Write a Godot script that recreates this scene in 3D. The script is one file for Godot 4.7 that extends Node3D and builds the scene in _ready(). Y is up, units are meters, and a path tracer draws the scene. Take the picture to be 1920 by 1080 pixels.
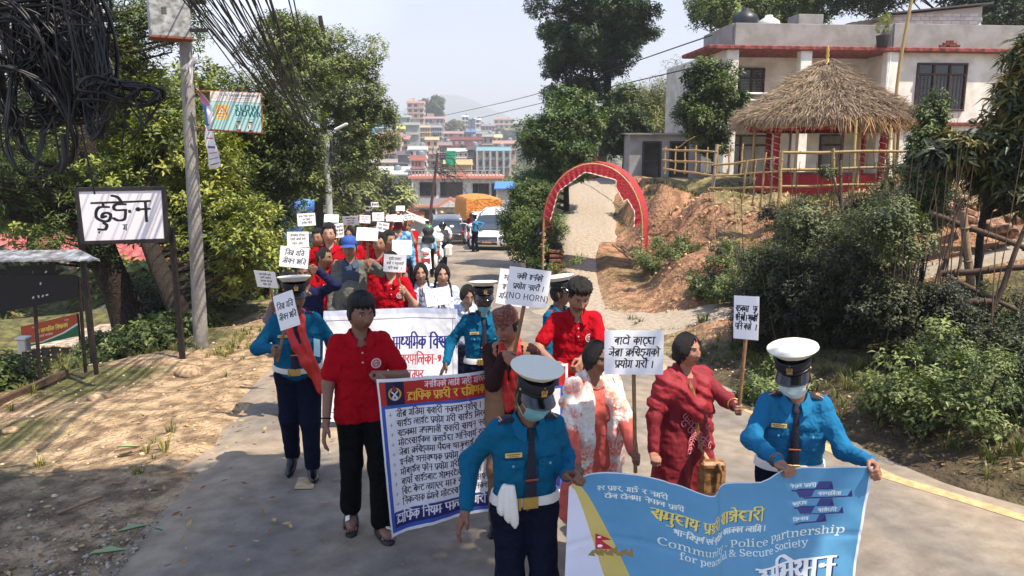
extends Node3D
# A road safety march comes up a village road in the hills: police, villagers, students with placards and banners.
func _ready() -> void:
	var cam:=Camera3D.new()
	cam.name="camera"
	cam.position=Vector3(0,2.6,0)
	cam.rotation_degrees=Vector3(-9.9,0,0)
	cam.fov=40.85
	cam.near=0.05
	cam.far=6000.0
	add_child(cam)
	var env:=Environment.new()
	env.background_mode=Environment.BG_SKY
	var sky:=ProceduralSkyMaterial.new()
	sky.sky_top_color=Color(0.46,0.6,0.82)
	sky.sky_horizon_color=Color(0.92,0.94,0.96)
	sky.sky_curve=0.18
	sky.ground_bottom_color=Color(0.5,0.48,0.44)
	sky.ground_horizon_color=Color(0.8,0.82,0.84)
	sky.sky_energy_multiplier=0.9
	sky.sky_cover=clouds()
	sky.sky_cover_modulate=Color(1,1,1,0.4)
	env.sky=Sky.new()
	env.sky.sky_material=sky
	env.tonemap_mode=Environment.TONE_MAPPER_LINEAR
	env.tonemap_exposure=1.92
	env.sdfgi_enabled=true
	env.ssao_enabled=true
	env.ssil_enabled=true
	env.fog_enabled=FOG
	env.fog_density=0.0008
	env.fog_light_color=Color(0.93,0.95,0.98)
	var we:=WorldEnvironment.new()
	we.name="environment"
	we.environment=env
	add_child(we)
	var sun:=DirectionalLight3D.new()
	sun.name="sun"
	sun.light_energy=1.6
	sun.light_color=Color(1.0,0.95,0.87)
	sun.light_angular_distance=0.5
	sun.shadow_enabled=true
	add_child(sun)
	sun.look_at_from_position(Vector3(0.46,1.0,0.3),Vector3.ZERO)
	shared_tex()
	tex.hairs=noise_tex(15,0.05,Color.BLACK,Color.WHITE,256,3)
	var t0:=Time.get_ticks_msec()
	survey()
	prepare_leaves()
	build_ground()
	build_road()
	print("ground ",Time.get_ticks_msec()-t0)
	build_town()
	build_white_house()
	build_house()
	build_hut()
	build_fences()
	build_arch()
	print("built ",Time.get_ticks_msec()-t0)
	build_trees()
	build_plants()
	shade_tree()
	print("plants ",Time.get_ticks_msec()-t0)
	build_roadside()
	build_cables()
	build_vehicles()
	build_banners()
	print("things ",Time.get_ticks_msec()-t0)
	build_march()
	print("people ",Time.get_ticks_msec()-t0)
const FOG:=true
func clouds() -> NoiseTexture2D:
	var t:=NoiseTexture2D.new()
	t.width=1024; t.height=512; t.seamless=true
	t.noise=noise(81,0.006,5)
	var r:=Gradient.new()
	r.offsets=PackedFloat32Array([0.35,0.8])
	r.colors=PackedColorArray([Color(1,1,1,0.0),Color(1,1,1,1.0)])
	t.color_ramp=r
	return t
# the roadside tree behind the camera whose shade falls on the near left of the road
func shade_tree() -> void:
	tree("shade_tree","big roadside tree overhanging the near verge from behind, out of the picture","tree",[Vector3(7.5,0.4,1.5),Vector3(7.2,3,1.3),Vector3(6.0,5.5,1.0),Vector3(4,7.6,0.4)],0.3,
		clumps_in(Vector3(1.0,8.0,-2.2),Vector3(2.1,0.9,1.5),60,0.45,0.85,170,401)+clumps_in(Vector3(2.8,7.4,-1.0),Vector3(1.6,0.9,0.9),40,0.45,0.9,170,402),"broad",YG,403,{"size":1.2,"reach":9.0})
# ---------------------------------------------------------------- geometry builder
class G:
	var v:=PackedVector3Array()
	var n:=PackedVector3Array()
	var uv:=PackedVector2Array()
	var c:=PackedColorArray()
	var ix:=PackedInt32Array()
	var col:=Color.WHITE
	func vert(p: Vector3,nn: Vector3,t:=Vector2.ZERO) -> int:
		v.append(p); n.append(nn); uv.append(t); c.append(col)
		return v.size()-1
	func tri(a: Vector3,b: Vector3,d: Vector3,ua:=Vector2.ZERO,ub:=Vector2.ZERO,ud:=Vector2.ZERO) -> void:
		var nn:=(d-a).cross(b-a).normalized()
		var k:=vert(a,nn,ua)
		vert(b,nn,ub); vert(d,nn,ud)
		ix.append_array([k,k+1,k+2])
	func quad(a: Vector3,b: Vector3,d: Vector3,e: Vector3,ua:=Vector2(0,1),ub:=Vector2(0,0),ud:=Vector2(1,0),ue:=Vector2(1,1)) -> void:
		var nn:=(d-a).cross(b-a)
		if nn.length_squared()<1e-14: nn=(e-a).cross(d-a)
		nn=nn.normalized()
		var k:=vert(a,nn,ua)
		vert(b,nn,ub); vert(d,nn,ud); vert(e,nn,ue)
		ix.append_array([k,k+1,k+2,k,k+2,k+3])
	# rows of points (all the same length), smooth normals
	func grid(rows: Array,wrap:=false,us:=1.0,vs:=1.0,cols: Array=[]) -> void:
		var h:=rows.size()
		var w: int=rows[0].size()
		var base:=v.size()
		var nr:=PackedVector3Array()
		nr.resize(h*w)
		var m:=w if wrap else w-1
		for j in h-1:
			for i in m:
				var i2:=(i+1) % w
				var p: Vector3=rows[j][i]; var q: Vector3=rows[j][i2]; var r: Vector3=rows[j+1][i2]; var s: Vector3=rows[j+1][i]
				var nn:=(r-p).cross(q-s)
				nr[j*w+i]+=nn; nr[j*w+i2]+=nn; nr[(j+1)*w+i]+=nn; nr[(j+1)*w+i2]+=nn
				var a:=base+j*w+i; var b:=base+j*w+i2; var d:=base+(j+1)*w+i2; var e:=base+(j+1)*w+i
				ix.append_array([a,b,d,a,d,e])
		for j in h:
			for i in w:
				v.append(rows[j][i]); n.append(nr[j*w+i].normalized())
				uv.append(Vector2(us*i/maxf(w-1,1),vs*j/maxf(h-1,1)))
				c.append(cols[j][i] if cols else col)
	func tube(path: Array,rad,sides:=6,cap:=true) -> void:
		var rows:=[]
		var np:=path.size()
		var up:=Vector3.UP
		var t0: Vector3=path[1]-path[0]
		if absf(t0.normalized().y)>0.9: up=Vector3.RIGHT
		var side:=t0.cross(up).normalized()
		for k in np:
			var t: Vector3=(path[mini(k+1,np-1)]-path[maxi(k-1,0)])
			if t.length()<1e-7: t=t0
			t=t.normalized()
			side=(side-t*side.dot(t)).normalized()
			var s2:=t.cross(side)
			var r: float=rad if rad is float else rad[k]
			var row:=PackedVector3Array()
			for s in sides:
				var an:=TAU*s/sides
				row.append(path[k]+(side*cos(an)+s2*sin(an))*r)
			rows.append(row)
		if cap:
			var r0:=PackedVector3Array(); var r1:=PackedVector3Array()
			for s in sides: r0.append(path[0]); r1.append(path[np-1])
			rows.push_front(r0); rows.append(r1)
		grid(rows,true)
	func box(size: Vector3,xf:=Transform3D(),bev:=0.0) -> void:
		var h:=size/2.0
		var b:=minf(bev,minf(h.x,minf(h.y,h.z))*0.9)
		var ax:=[Vector3(1,0,0),Vector3(0,1,0),Vector3(0,0,1)]
		for a in 3:
			for s: float in [-1.0,1.0]:
				var nn: Vector3=ax[a]*s
				var p: Vector3=ax[(a+1) % 3]; var q: Vector3=ax[(a+2) % 3]
				var hp: Vector3=p*(h.dot(p)-b); var hq: Vector3=q*(h.dot(q)-b); var o: Vector3=nn*h[a]
				if s>0: quad(xf*(o-hp-hq),xf*(o-hp+hq),xf*(o+hp+hq),xf*(o+hp-hq))
				else: quad(xf*(o-hp-hq),xf*(o+hp-hq),xf*(o+hp+hq),xf*(o-hp+hq))
		if b<=0.0: return
		for a in 3:
			var p2:=(a+1) % 3; var q2:=(a+2) % 3
			for s: float in [-1.0,1.0]:
				for t: float in [-1.0,1.0]:
					var l: Vector3=ax[a]*(h[a]-b)
					var e1: Vector3=ax[p2]*s*h[p2]+ax[q2]*t*(h[q2]-b)
					var e2: Vector3=ax[p2]*s*(h[p2]-b)+ax[q2]*t*h[q2]
					if s*t>0: quad(xf*(e1-l),xf*(e1+l),xf*(e2+l),xf*(e2-l))
					else: quad(xf*(e1-l),xf*(e2-l),xf*(e2+l),xf*(e1+l))
		for s: float in [-1.0,1.0]:
			for t: float in [-1.0,1.0]:
				for u: float in [-1.0,1.0]:
					var k:=Vector3(s,t,u)
					var x1:=k*Vector3(h.x,h.y-b,h.z-b); var x2:=k*Vector3(h.x-b,h.y,h.z-b); var x3:=k*Vector3(h.x-b,h.y-b,h.z)
					if s*t*u>0: tri(xf*x1,xf*x3,xf*x2)
					else: tri(xf*x1,xf*x2,xf*x3)
	func lathe(prof: Array,segs:=16,xf:=Transform3D(),a0:=0.0,a1:=TAU) -> void:
		var rows:=[]
		var full:=absf(a1-a0-TAU)<1e-4
		for p in prof:
			var row:=PackedVector3Array()
			for s in (segs if full else segs+1):
				var an: float=a0+(a1-a0)*s/segs
				row.append(xf*Vector3(p.x*sin(an),p.y,p.x*cos(an)))
			rows.append(row)
		grid(rows,full)
	func ball(ctr: Vector3,r: Vector3,b:=Basis(),nu:=10,nv:=6) -> void:
		var rows:=[]
		for j in nv+1:
			var la:=PI*j/nv
			var row:=PackedVector3Array()
			for i in nu:
				var lo:=TAU*i/nu
				row.append(ctr+b*(Vector3(sin(la)*sin(lo),cos(la),sin(la)*cos(lo))*r))
			rows.append(row)
		grid(rows,true)
	# a flat outline (counter-clockwise in x,y) pushed out along z
	func prism(poly: PackedVector2Array,z0: float,z1: float,xf:=Transform3D()) -> void:
		var t:=Geometry2D.triangulate_polygon(poly)
		for k in range(0,t.size(),3):
			var a:=poly[t[k]]; var b:=poly[t[k+1]]; var d:=poly[t[k+2]]
			if (b-a).cross(d-a)>0: var q:=b; b=d; d=q
			tri(xf*Vector3(a.x,a.y,z1),xf*Vector3(b.x,b.y,z1),xf*Vector3(d.x,d.y,z1))
			tri(xf*Vector3(a.x,a.y,z0),xf*Vector3(d.x,d.y,z0),xf*Vector3(b.x,b.y,z0))
		for k in poly.size():
			var a:=poly[k]; var b:=poly[(k+1) % poly.size()]
			quad(xf*Vector3(a.x,a.y,z0),xf*Vector3(a.x,a.y,z1),xf*Vector3(b.x,b.y,z1),xf*Vector3(b.x,b.y,z0))
	func add(o: G,xf:=Transform3D(),tint=null) -> void:
		var k:=v.size()
		for i in o.v.size():
			v.append(xf*o.v[i]); n.append((xf.basis*o.n[i]).normalized())
			c.append(tint if tint!=null else o.c[i])
		uv.append_array(o.uv)
		for i in o.ix: ix.append(i+k)
	func smooth() -> void:
		var nr:=PackedVector3Array()
		nr.resize(v.size())
		for k in range(0,ix.size(),3):
			var a:=v[ix[k]]
			var nn:=(v[ix[k+2]]-a).cross(v[ix[k+1]]-a)
			nr[ix[k]]+=nn; nr[ix[k+1]]+=nn; nr[ix[k+2]]+=nn
		for k in v.size(): n[k]=nr[k].normalized()
	func mesh() -> ArrayMesh:
		var a:=[]
		a.resize(Mesh.ARRAY_MAX)
		a[Mesh.ARRAY_VERTEX]=v; a[Mesh.ARRAY_NORMAL]=n; a[Mesh.ARRAY_TEX_UV]=uv; a[Mesh.ARRAY_COLOR]=c; a[Mesh.ARRAY_INDEX]=ix
		var m:=ArrayMesh.new()
		m.add_surface_from_arrays(Mesh.PRIMITIVE_TRIANGLES,a)
		return m
# ---------------------------------------------------------------- naming
func part(parent: Node,called: String,g,m: Material,xf:=Transform3D(),label:="") -> MeshInstance3D:
	var o:=MeshInstance3D.new()
	o.name=called
	o.mesh=g.mesh() if g is G else g
	o.material_override=m
	o.transform=xf
	if label: o.set_meta("label",label)
	parent.add_child(o,true)
	return o
func tag(o: Node,label: String,category: String,group:="",kind:="") -> void:
	if label: o.set_meta("label",label)
	if category: o.set_meta("category",category)
	if group: o.set_meta("group",group)
	if kind: o.set_meta("kind",kind)
func thing(called: String,label: String,category: String,at:=Vector3.ZERO,turn:=0.0,group:="") -> Node3D:
	var o:=Node3D.new()
	o.name=called
	o.position=at
	o.rotation.y=turn
	tag(o,label,category,group)
	add_child(o,true)
	return o
func solo(called: String,g,m: Material,label: String,category: String,group:="",xf:=Transform3D()) -> MeshInstance3D:
	var o:=part(self,called,g,m,xf)
	tag(o,label,category,group)
	return o
func struct(called: String,g,m: Material,label:="") -> MeshInstance3D:
	var o:=part(self,called,g,m)
	tag(o,label,"","","structure")
	return o
func stuff(called: String,mesh: Mesh,m: Material,xfs: Array,cols: Array,parent: Node=self,label:="",category:="") -> MultiMeshInstance3D:
	var mm:=MultiMesh.new()
	mm.transform_format=MultiMesh.TRANSFORM_3D
	mm.use_colors=true
	mm.mesh=mesh
	mm.instance_count=xfs.size()
	for k in xfs.size():
		mm.set_instance_transform(k,xfs[k])
		mm.set_instance_color(k,cols[k])
	var o:=MultiMeshInstance3D.new()
	o.name=called
	o.multimesh=mm
	o.material_override=m
	if label: o.set_meta("label",label)
	if category: o.set_meta("category",category)
	o.set_meta("kind","stuff")
	parent.add_child(o,true)
	return o
# ---------------------------------------------------------------- materials
var mats:={}
func noise(seed_: int,freq: float,oct:=4,kind:=FastNoiseLite.TYPE_SIMPLEX_SMOOTH) -> FastNoiseLite:
	var f:=FastNoiseLite.new()
	f.seed=seed_; f.frequency=freq; f.noise_type=kind
	f.fractal_type=FastNoiseLite.FRACTAL_FBM; f.fractal_octaves=oct
	return f
func noise_tex(seed_: int,freq: float,lo: Color,hi: Color,size:=512,oct:=5,kind:=FastNoiseLite.TYPE_SIMPLEX_SMOOTH,contrast:=0.25) -> NoiseTexture2D:
	var t:=NoiseTexture2D.new()
	t.width=size; t.height=size; t.seamless=true
	t.noise=noise(seed_,freq,oct,kind)
	var r:=Gradient.new()
	r.offsets=PackedFloat32Array([contrast,1.0-contrast])
	r.colors=PackedColorArray([lo,hi])
	t.color_ramp=r
	return t
var tex:={}
func shared_tex() -> void:
	tex.grain=noise_tex(3,0.02,Color(0.72,0.72,0.72),Color(1,1,1),512,6)
	tex.blotch=noise_tex(5,0.008,Color(0.62,0.6,0.58),Color(1,1,1),512,6)
	tex.plaster=noise_tex(6,0.01,Color(0.86,0.85,0.83),Color(1,1,1),512,6)
	tex.wash=noise_tex(8,0.008,Color(0.9,0.89,0.87),Color(1,1,1),512,6)
	tex.asphalt=noise_tex(14,0.012,Color(0.8,0.79,0.78),Color(1,1,1),1024,10,FastNoiseLite.TYPE_SIMPLEX_SMOOTH,0.1)
	tex.relief=noise_tex(7,0.03,Color.BLACK,Color.WHITE,512,6)
	tex.folds=noise_tex(9,0.012,Color.BLACK,Color.WHITE,512,3)
	tex.cells=noise_tex(11,0.03,Color.BLACK,Color.WHITE,512,3,FastNoiseLite.TYPE_CELLULAR)
	tex.speck=noise_tex(13,0.12,Color(0.7,0.68,0.66),Color(1,1,1),512,3)
# key, sRGB colour, roughness; o: map, scale, bump, bump_cm, vc, metal, back, clear
func M(key: String,col:=Color.WHITE,rough:=0.8,o:={}) -> StandardMaterial3D:
	if mats.has(key): return mats[key]
	var m:=StandardMaterial3D.new()
	m.resource_name=key
	m.albedo_color=col
	m.roughness=rough
	m.metallic=o.get("metal",0.0)
	m.metallic_specular=o.get("spec",0.5)
	if o.has("map") or o.has("bump"):
		if o.get("uv",false): m.uv1_scale=o.get("scale3",Vector3.ONE)
		else:
			m.uv1_triplanar=true
			m.uv1_world_triplanar=o.get("world",false)
			var s: float=o.get("scale",1.0)
			m.uv1_scale=o.get("scale3",Vector3(s,s,s))
	if o.has("map"): m.albedo_texture=o.map if o.map is Texture2D else tex[o.map]
	if o.has("bump"):
		m.heightmap_enabled=true
		m.heightmap_texture=o.bump if o.bump is Texture2D else tex[o.bump]
		m.heightmap_scale=o.get("cm",0.5)
	if o.get("vc",false): m.vertex_color_use_as_albedo=true
	if o.has("back"):
		m.backlight_enabled=true
		m.backlight=o.back
	if o.has("clear"):
		m.clearcoat_enabled=true
		m.clearcoat=o.clear
		m.clearcoat_roughness=0.08
	if o.has("rim"):
		m.rim_enabled=true
		m.rim=o.rim
		m.rim_tint=0.6
	mats[key]=m
	return m
func lin(r: float, g: float, b: float) -> Color:
	return Color(r/255.0,g/255.0,b/255.0).srgb_to_linear()
func rgb(r: float,g: float,b: float) -> Color:
	return Color(r/255.0,g/255.0,b/255.0)
func at(p: Vector3,b:=Basis()) -> Transform3D:
	return Transform3D(b,p)
func ry(a: float) -> Basis:
	return Basis(Vector3.UP,a)
func frame(y: Vector3, zhint: Vector3) -> Basis:
	var yy:=y.normalized()
	var x:=yy.cross(zhint)
	if x.length()<1e-4: x=yy.cross(Vector3(0.3,0.2,0.9))
	x=x.normalized()
	return Basis(x,yy,x.cross(yy))
func curve(pts: Array, per := 6) -> Array:
	var out:=[]
	var k:=pts.size()
	for i in k-1:
		var a: Vector3=pts[maxi(i-1,0)]; var b: Vector3=pts[i]; var c: Vector3=pts[i+1]; var d: Vector3=pts[mini(i+2,k-1)]
		for s in per: out.append(b.cubic_interpolate(c,a,d,float(s)/per))
	out.append(pts[k-1])
	return out
func stick(g: G,a: Vector3,b: Vector3,r:=0.02,sides:=6,r2:=-1.0) -> void:
	g.tube([a,b],[r,r if r2<0 else r2],sides)
# ---------------------------------------------------------------- lettering: strokes laid down with a broad nib
# x: one character is 1/18 of an em, y: '9' is the baseline, 'r' the head line. «|n» in front gives the width; '#' a right bar at the width.
var glyphs:={
	"क":"16 9r99 9l7m4l2i3f6f9j 9kcnfmfice","ख":"18# 1p4q6o4l2kfb9b 1p2q5p5m3k 3k9b fmbmajafdeff","ग":"12# 4r4f 4f3c1d2f4f","घ":"13# 1p3q5o3n2l4j 4j2g4caddf",
	"ङ":"17 7r7p bp4p2m4kak bkad8b4b1d eiej","च":"13# 2ldl 4l3g6daeei","छ":"15 7r7p bp5o2m5k9k dnaj6h3f5b9bcd aj","ज":"14# 3kej 7k7g5d2d1f 7k","झ":"15# 6r6p ap3p3m8m9j6h2g 6h7d4b 9kfk",
	"ट":"13 8r8o cn6o3k3f6bbbdd","ठ":"13 7r7o 7o3m2h4caccgbl7o","ड":"13 8r8p bp5p3m5kak bkbe9b4b2d","ढ":"14 8r8o cn5n2j2e6bbbdgai7h6e9f","ण":"16# 2r2i4g7g8i8r","त":"13# dk7k4i3f5c7c",
	"थ":"14# 1n2p4p5n3l2k 2k4h9hej","द":"13 7r7p ap5p3l4hah 7h5j4h6e9bca","ध":"14# 3p5q6n4m3o 4m2k3g7faheh","न":"13# dk4k 4l3k4j5k","प":"13# 2r2k4g8gdi","फ":"18 2r2k4g8gbi br99 brb9 bmenglghde",
	"ब":"13# dn7n3k3g7eai dn 3h9m","भ":"15# 1p3q5o3m 3m5m5i3g1i3kfk","म":"13# 3r3h 3h1f2d4f3h 3hdh","य":"13# 2p4q5n4l2k3g7eai dj","र":"11 2r3r 7r8o6l3l2k5h9b","ल":"16# 1d1j4m7l8h8d 8jbmgl",
	"व":"13# dn7n3k3g7eai dj","श":"15# 4m2o3q6q7n4l 2m5k9g 4l7k7h4g2h","ष":"13# 2r2k4g8gdi 2hdn","स":"14# 6r7o5l2l1k4h8b 4iej","ह":"13 8r8p bp4p3m8mal9j5i3f8f9d7b5a","ळ":"13",
	"क्ष":"16# 3r2o5mak 9r4h2d5b8d5h 5hgi","त्र":"13# dl6l dk3d","द्य":"17# 5r5p 7p3p2l4iaj 6i4k5gba 9n8kbhhj",
	"अ":"17# 2p4q6o4m 4m7l7h4f1h 7khk","इ":"13 7r7p ap4p3m8nal9i4h3f7f9c6a","ई":"13 7r7p ap4p3m8nal9i4h3f7f9c6a 8r9tcwfv","उ":"13 3r 2o6p7n4l8l9g6c2d","ए":"13 2r2j5fa9 brbj7i4k","ओ":"22# 2p4q6o4m 4m7l7h4f1h 7kdk dr d9 drd9 er9w",
	"ा":"7#","।":"7 4q49","९":"12 9n6p3n4k8m9p 9n8h4d 4k7f","६":"12 9o5p3m6k 6k3h4d8d9f a7","०":"11 5n2j5e8j5n","-":"9 2i7i","+":"16 8o8c 2iei",",":"6 3c38",".":"6 3a39","ऊ":"18 2o6p7n4l8l9g6c2d 8ldkef"}
var nib:=Vector2(0.15,0.1)
func yval(ch: int) -> int:
	return ch-48 if ch<58 else ch-87
class Pen:
	var im: Image
	var col:=Color.BLACK
	var xf:=Transform2D()
	var nw:=2
	var nh:=2
	func run(pts: Array,bold:=1.0) -> void:
		var k:=pts.size()
		var w:=maxi(1,roundi(nw*bold)); var h:=maxi(1,roundi(nh*bold))
		if k==1:
			var o: Vector2=xf*pts[0]
			im.fill_rect(Rect2i(roundi(o.x-w/2.0),roundi(o.y-h/2.0),w,h),col)
			return
		for i in k-1:
			var a: Vector2=pts[maxi(i-1,0)]; var b: Vector2=pts[i]; var c: Vector2=pts[i+1]; var d: Vector2=pts[mini(i+2,k-1)]
			var n:=maxi(2,int((xf*c-xf*b).length()/maxf(1.0,h*0.4)))
			for s in n+1:
				var p: Vector2=xf*b.cubic_interpolate(c,a,d,float(s)/n)
				im.fill_rect(Rect2i(roundi(p.x-w/2.0),roundi(p.y-h/2.0),w,h),col)
func strokes(def: String) -> Dictionary:
	var t:=def.split(" ",false)
	var bar:=t[0].ends_with("#")
	var out:={"w":float(t[0].trim_suffix("#"))/18.0,"bar":bar,"s":[]}
	for k in range(1,t.size()):
		var pts:=[]
		for j in range(0,t[k].length()-1,2):
			pts.append(Vector2(yval(t[k].unicode_at(j))/18.0,(yval(t[k].unicode_at(j+1))-9)/18.0))
		out.s.append(pts)
	return out
# splits Nepali text into pieces: [base glyph, half, marks]
func letters(s: String) -> Array:
	var out:=[]
	var k:=0
	while k<s.length():
		var ch:=s[k]
		if ch==" ":
			out.append([" ",false,""]); k+=1; continue
		var marks:=""
		var base:=ch
		k+=1
		if ch=="र" and k<s.length() and s[k]=="्" and k+1<s.length() and s[k+1]!=" ":
			base=s[k+1]; k+=2; marks+="R"
		var tri:=s.substr(k-1,3)
		if tri in ["क्ष","त्र","द्य"]:
			base=tri; k+=2
		var half:=false
		while k<s.length():
			var q:=s[k]
			if q=="्":
				if k+1<s.length() and s[k+1]=="र":
					marks+="r"; k+=2; continue
				if k+1<s.length() and s[k+1]!=" ":half=true
				else: marks+="्"
				k+=1
				break
			if q in ["ि","ी","ु","ू","े","ै","ो","ौ","ं","ँ","ृ"]:
				marks+=q; k+=1; continue
			break
		out.append([base,half,marks])
	return out
func piece_width(p: Array) -> float:
	if p[0]==" ":return 0.5
	if not glyphs.has(p[0]): return 0.6
	var d:=strokes(glyphs[p[0]])
	var w: float=d.w
	if p[1]: w=w-0.12 if d.bar else w*0.9
	for m in p[2]:
		if m in ["ि","ी","ो","ौ"]: w+=0.36
	return w
func text_width(s: String) -> float:
	var w:=0.0
	for p in letters(s): w+=piece_width(p)
	return w
# writes Nepali text; (x, y) is the left end of the base line, em the height of the letters in pixels; slope leans it, rise tilts the base line
func write(im: Image,s: String,x: float,y: float,em: float,col: Color,bold:=1.0,wide:=1.0,slope:=0.0,rise:=0.0) -> float:
	var pen:=Pen.new()
	pen.im=im; pen.col=col
	pen.nw=maxi(1,roundi(em*nib.x*bold)); pen.nh=maxi(1,roundi(em*nib.y*bold))
	var cx:=0.0
	for p in letters(s):
		var w:=piece_width(p)
		if p[0]!=" " and glyphs.has(p[0]):
			var d:=strokes(glyphs[p[0]])
			var at0:=cx
			var o:=func(px: float) -> Transform2D: return Transform2D(Vector2(em*wide,-rise*em*wide),Vector2(slope*em,-em),Vector2(x+px*em*wide,y-rise*px*em*wide))
			if "ि" in p[2]:
				pen.xf=o.bind(cx).call()
				pen.run([Vector2(0.15,0.0),Vector2(0.15,1.0)]); pen.run([Vector2(0.15,1.0),Vector2(0.2,1.3),Vector2(0.55,1.38),Vector2(0.36+d.w-0.15,1.02)])
				cx+=0.36
			pen.xf=o.bind(cx).call()
			for st in d.s:
				if p[1] and not d.bar and st.size()>2 and p[0] in ["क","फ"] and st[0].x>0.45 and st[0].y<0.9: continue
				pen.run(st)
			if d.bar and not p[1]: pen.run([Vector2(d.w-0.16,0.0),Vector2(d.w-0.16,1.0)])
			if p[1] and not d.bar: pen.run([Vector2(0.35,-0.05),Vector2(0.55,-0.25)])
			var bx: float=d.w-0.16 if d.bar else d.w*0.5
			var end: float=d.w
			for m in p[2]:
				match m:
					"ी":
						pen.run([Vector2(d.w+0.18,0.0),Vector2(d.w+0.18,1.0)]); pen.run([Vector2(d.w+0.18,1.0),Vector2(d.w+0.05,1.32),Vector2(bx-0.15,1.3),Vector2(bx-0.2,1.02)]); end+=0.36
					"ो","ौ":
						pen.run([Vector2(d.w+0.18,0.0),Vector2(d.w+0.18,1.0)]); pen.run([Vector2(d.w+0.18,1.0),Vector2(d.w+0.02,1.25),Vector2(d.w-0.2,1.33)]); end+=0.36
						if m=="ौ":pen.run([Vector2(d.w+0.18,1.0),Vector2(d.w+0.16,1.25),Vector2(d.w+0.02,1.42)])
					"े","ै":
						pen.run([Vector2(bx,1.0),Vector2(bx-0.15,1.25),Vector2(bx-0.38,1.33)])
						if m=="ै":pen.run([Vector2(bx,1.0),Vector2(bx-0.02,1.25),Vector2(bx-0.15,1.42)])
					"ु":pen.run([Vector2(bx,0.0),Vector2(bx+0.12,-0.12),Vector2(bx+0.02,-0.32),Vector2(bx-0.25,-0.3)])
					"ू":pen.run([Vector2(bx-0.3,-0.08),Vector2(bx-0.05,-0.08),Vector2(bx-0.05,-0.25),Vector2(bx+0.2,-0.36)])
					"ृ":pen.run([Vector2(bx,0.0),Vector2(bx-0.2,-0.15),Vector2(bx,-0.32)])
					"्":pen.run([Vector2(bx-0.1,-0.05),Vector2(bx+0.15,-0.28)])
					"ं":pen.run([Vector2(bx+0.1,1.3)],1.5)
					"ँ":
						pen.run([Vector2(bx-0.2,1.35),Vector2(bx,1.2),Vector2(bx+0.2,1.35)]); pen.run([Vector2(bx,1.42)],1.2)
					"R":pen.run([Vector2(bx,1.0),Vector2(bx+0.02,1.22),Vector2(bx+0.2,1.32),Vector2(bx+0.3,1.22)])
					"r":pen.run([Vector2(bx,0.35),Vector2(bx-0.35,0.05)])
			if not p[0] in ["।","९","६","०","-","+",",","."]:
				pen.xf=o.bind(at0).call()
				pen.run([Vector2(-0.02,1.0),Vector2(end+(cx-at0)+0.02,1.0)])
			cx=at0
		cx+=w
	return cx*em*wide
func write_mid(im: Image,s: String,cx: float,y: float,em: float,col: Color,bold:=1.0,wide:=1.0) -> void:
	write(im,s,cx-text_width(s)*em*wide/2.0,y,em,col,bold,wide)
# Latin lettering, from the outline of a font
func latin(im: Image,s: String,x: float,y: float,em: float,col: Color,face:="Droid Sans",weight:=400,wide:=1.0,mid:=false) -> float:
	var f:=SystemFont.new()
	f.font_names=PackedStringArray([face]); f.font_weight=weight
	var tm:=TextMesh.new()
	tm.font=f; tm.text=s; tm.depth=0.0; tm.font_size=64; tm.pixel_size=1.0
	tm.horizontal_alignment=HORIZONTAL_ALIGNMENT_LEFT; tm.vertical_alignment=VERTICAL_ALIGNMENT_TOP
	var a:=tm.get_mesh_arrays()
	var v: PackedVector3Array=a[Mesh.ARRAY_VERTEX]
	var ids: PackedInt32Array=a[Mesh.ARRAY_INDEX] if a[Mesh.ARRAY_INDEX]!=null else PackedInt32Array(range(v.size()))
	var k:=em/46.0
	var x1:=0.0
	for p in v: x1=maxf(x1,p.x)
	if mid: x-=x1*k*wide/2.0
	var asc:=f.get_ascent(64)
	for t in range(0,ids.size()-2,3):
		var p:=[]
		for q in 3:
			var w:=v[ids[t+q]]
			p.append(Vector2(x+w.x*k*wide,y-(w.y+asc)*k))
		var lo:=maxi(0,floori(minf(p[0].y,minf(p[1].y,p[2].y))))
		var hi:=mini(im.get_height()-1,ceili(maxf(p[0].y,maxf(p[1].y,p[2].y))))
		for yy in range(lo,hi+1):
			var fy:=yy+0.5
			var xa:=1e9; var xb:=-1e9
			for q in 3:
				var A: Vector2=p[q]; var B: Vector2=p[(q+1) % 3]
				if (A.y<=fy)!=(B.y<=fy):
					var xx:=A.x+(B.x-A.x)*(fy-A.y)/(B.y-A.y)
					xa=minf(xa,xx); xb=maxf(xb,xx)
			if xb>xa: im.fill_rect(Rect2i(roundi(xa),yy,maxi(1,roundi(xb)-roundi(xa)),1),col)
	return x1*k*wide
func blank(w: int,h: int,col: Color) -> Image:
	var im:=Image.create(w,h,false,Image.FORMAT_RGB8)
	im.fill(col)
	return im
func disc(im: Image,cx: float,cy: float,r: float,col: Color,inner:=0.0) -> void:
	for yy in range(int(cy-r),int(cy+r)+1):
		var dx:=sqrt(maxf(0.0,r*r-(yy-cy)*(yy-cy)))
		if inner>0.0 and absf(yy-cy)<inner:
			var di:=sqrt(inner*inner-(yy-cy)*(yy-cy))
			im.fill_rect(Rect2i(int(cx-dx),yy,int(dx-di)+1,1),col); im.fill_rect(Rect2i(int(cx+di),yy,int(dx-di)+1,1),col)
		else: im.fill_rect(Rect2i(int(cx-dx),yy,int(2*dx)+1,1),col)
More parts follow.
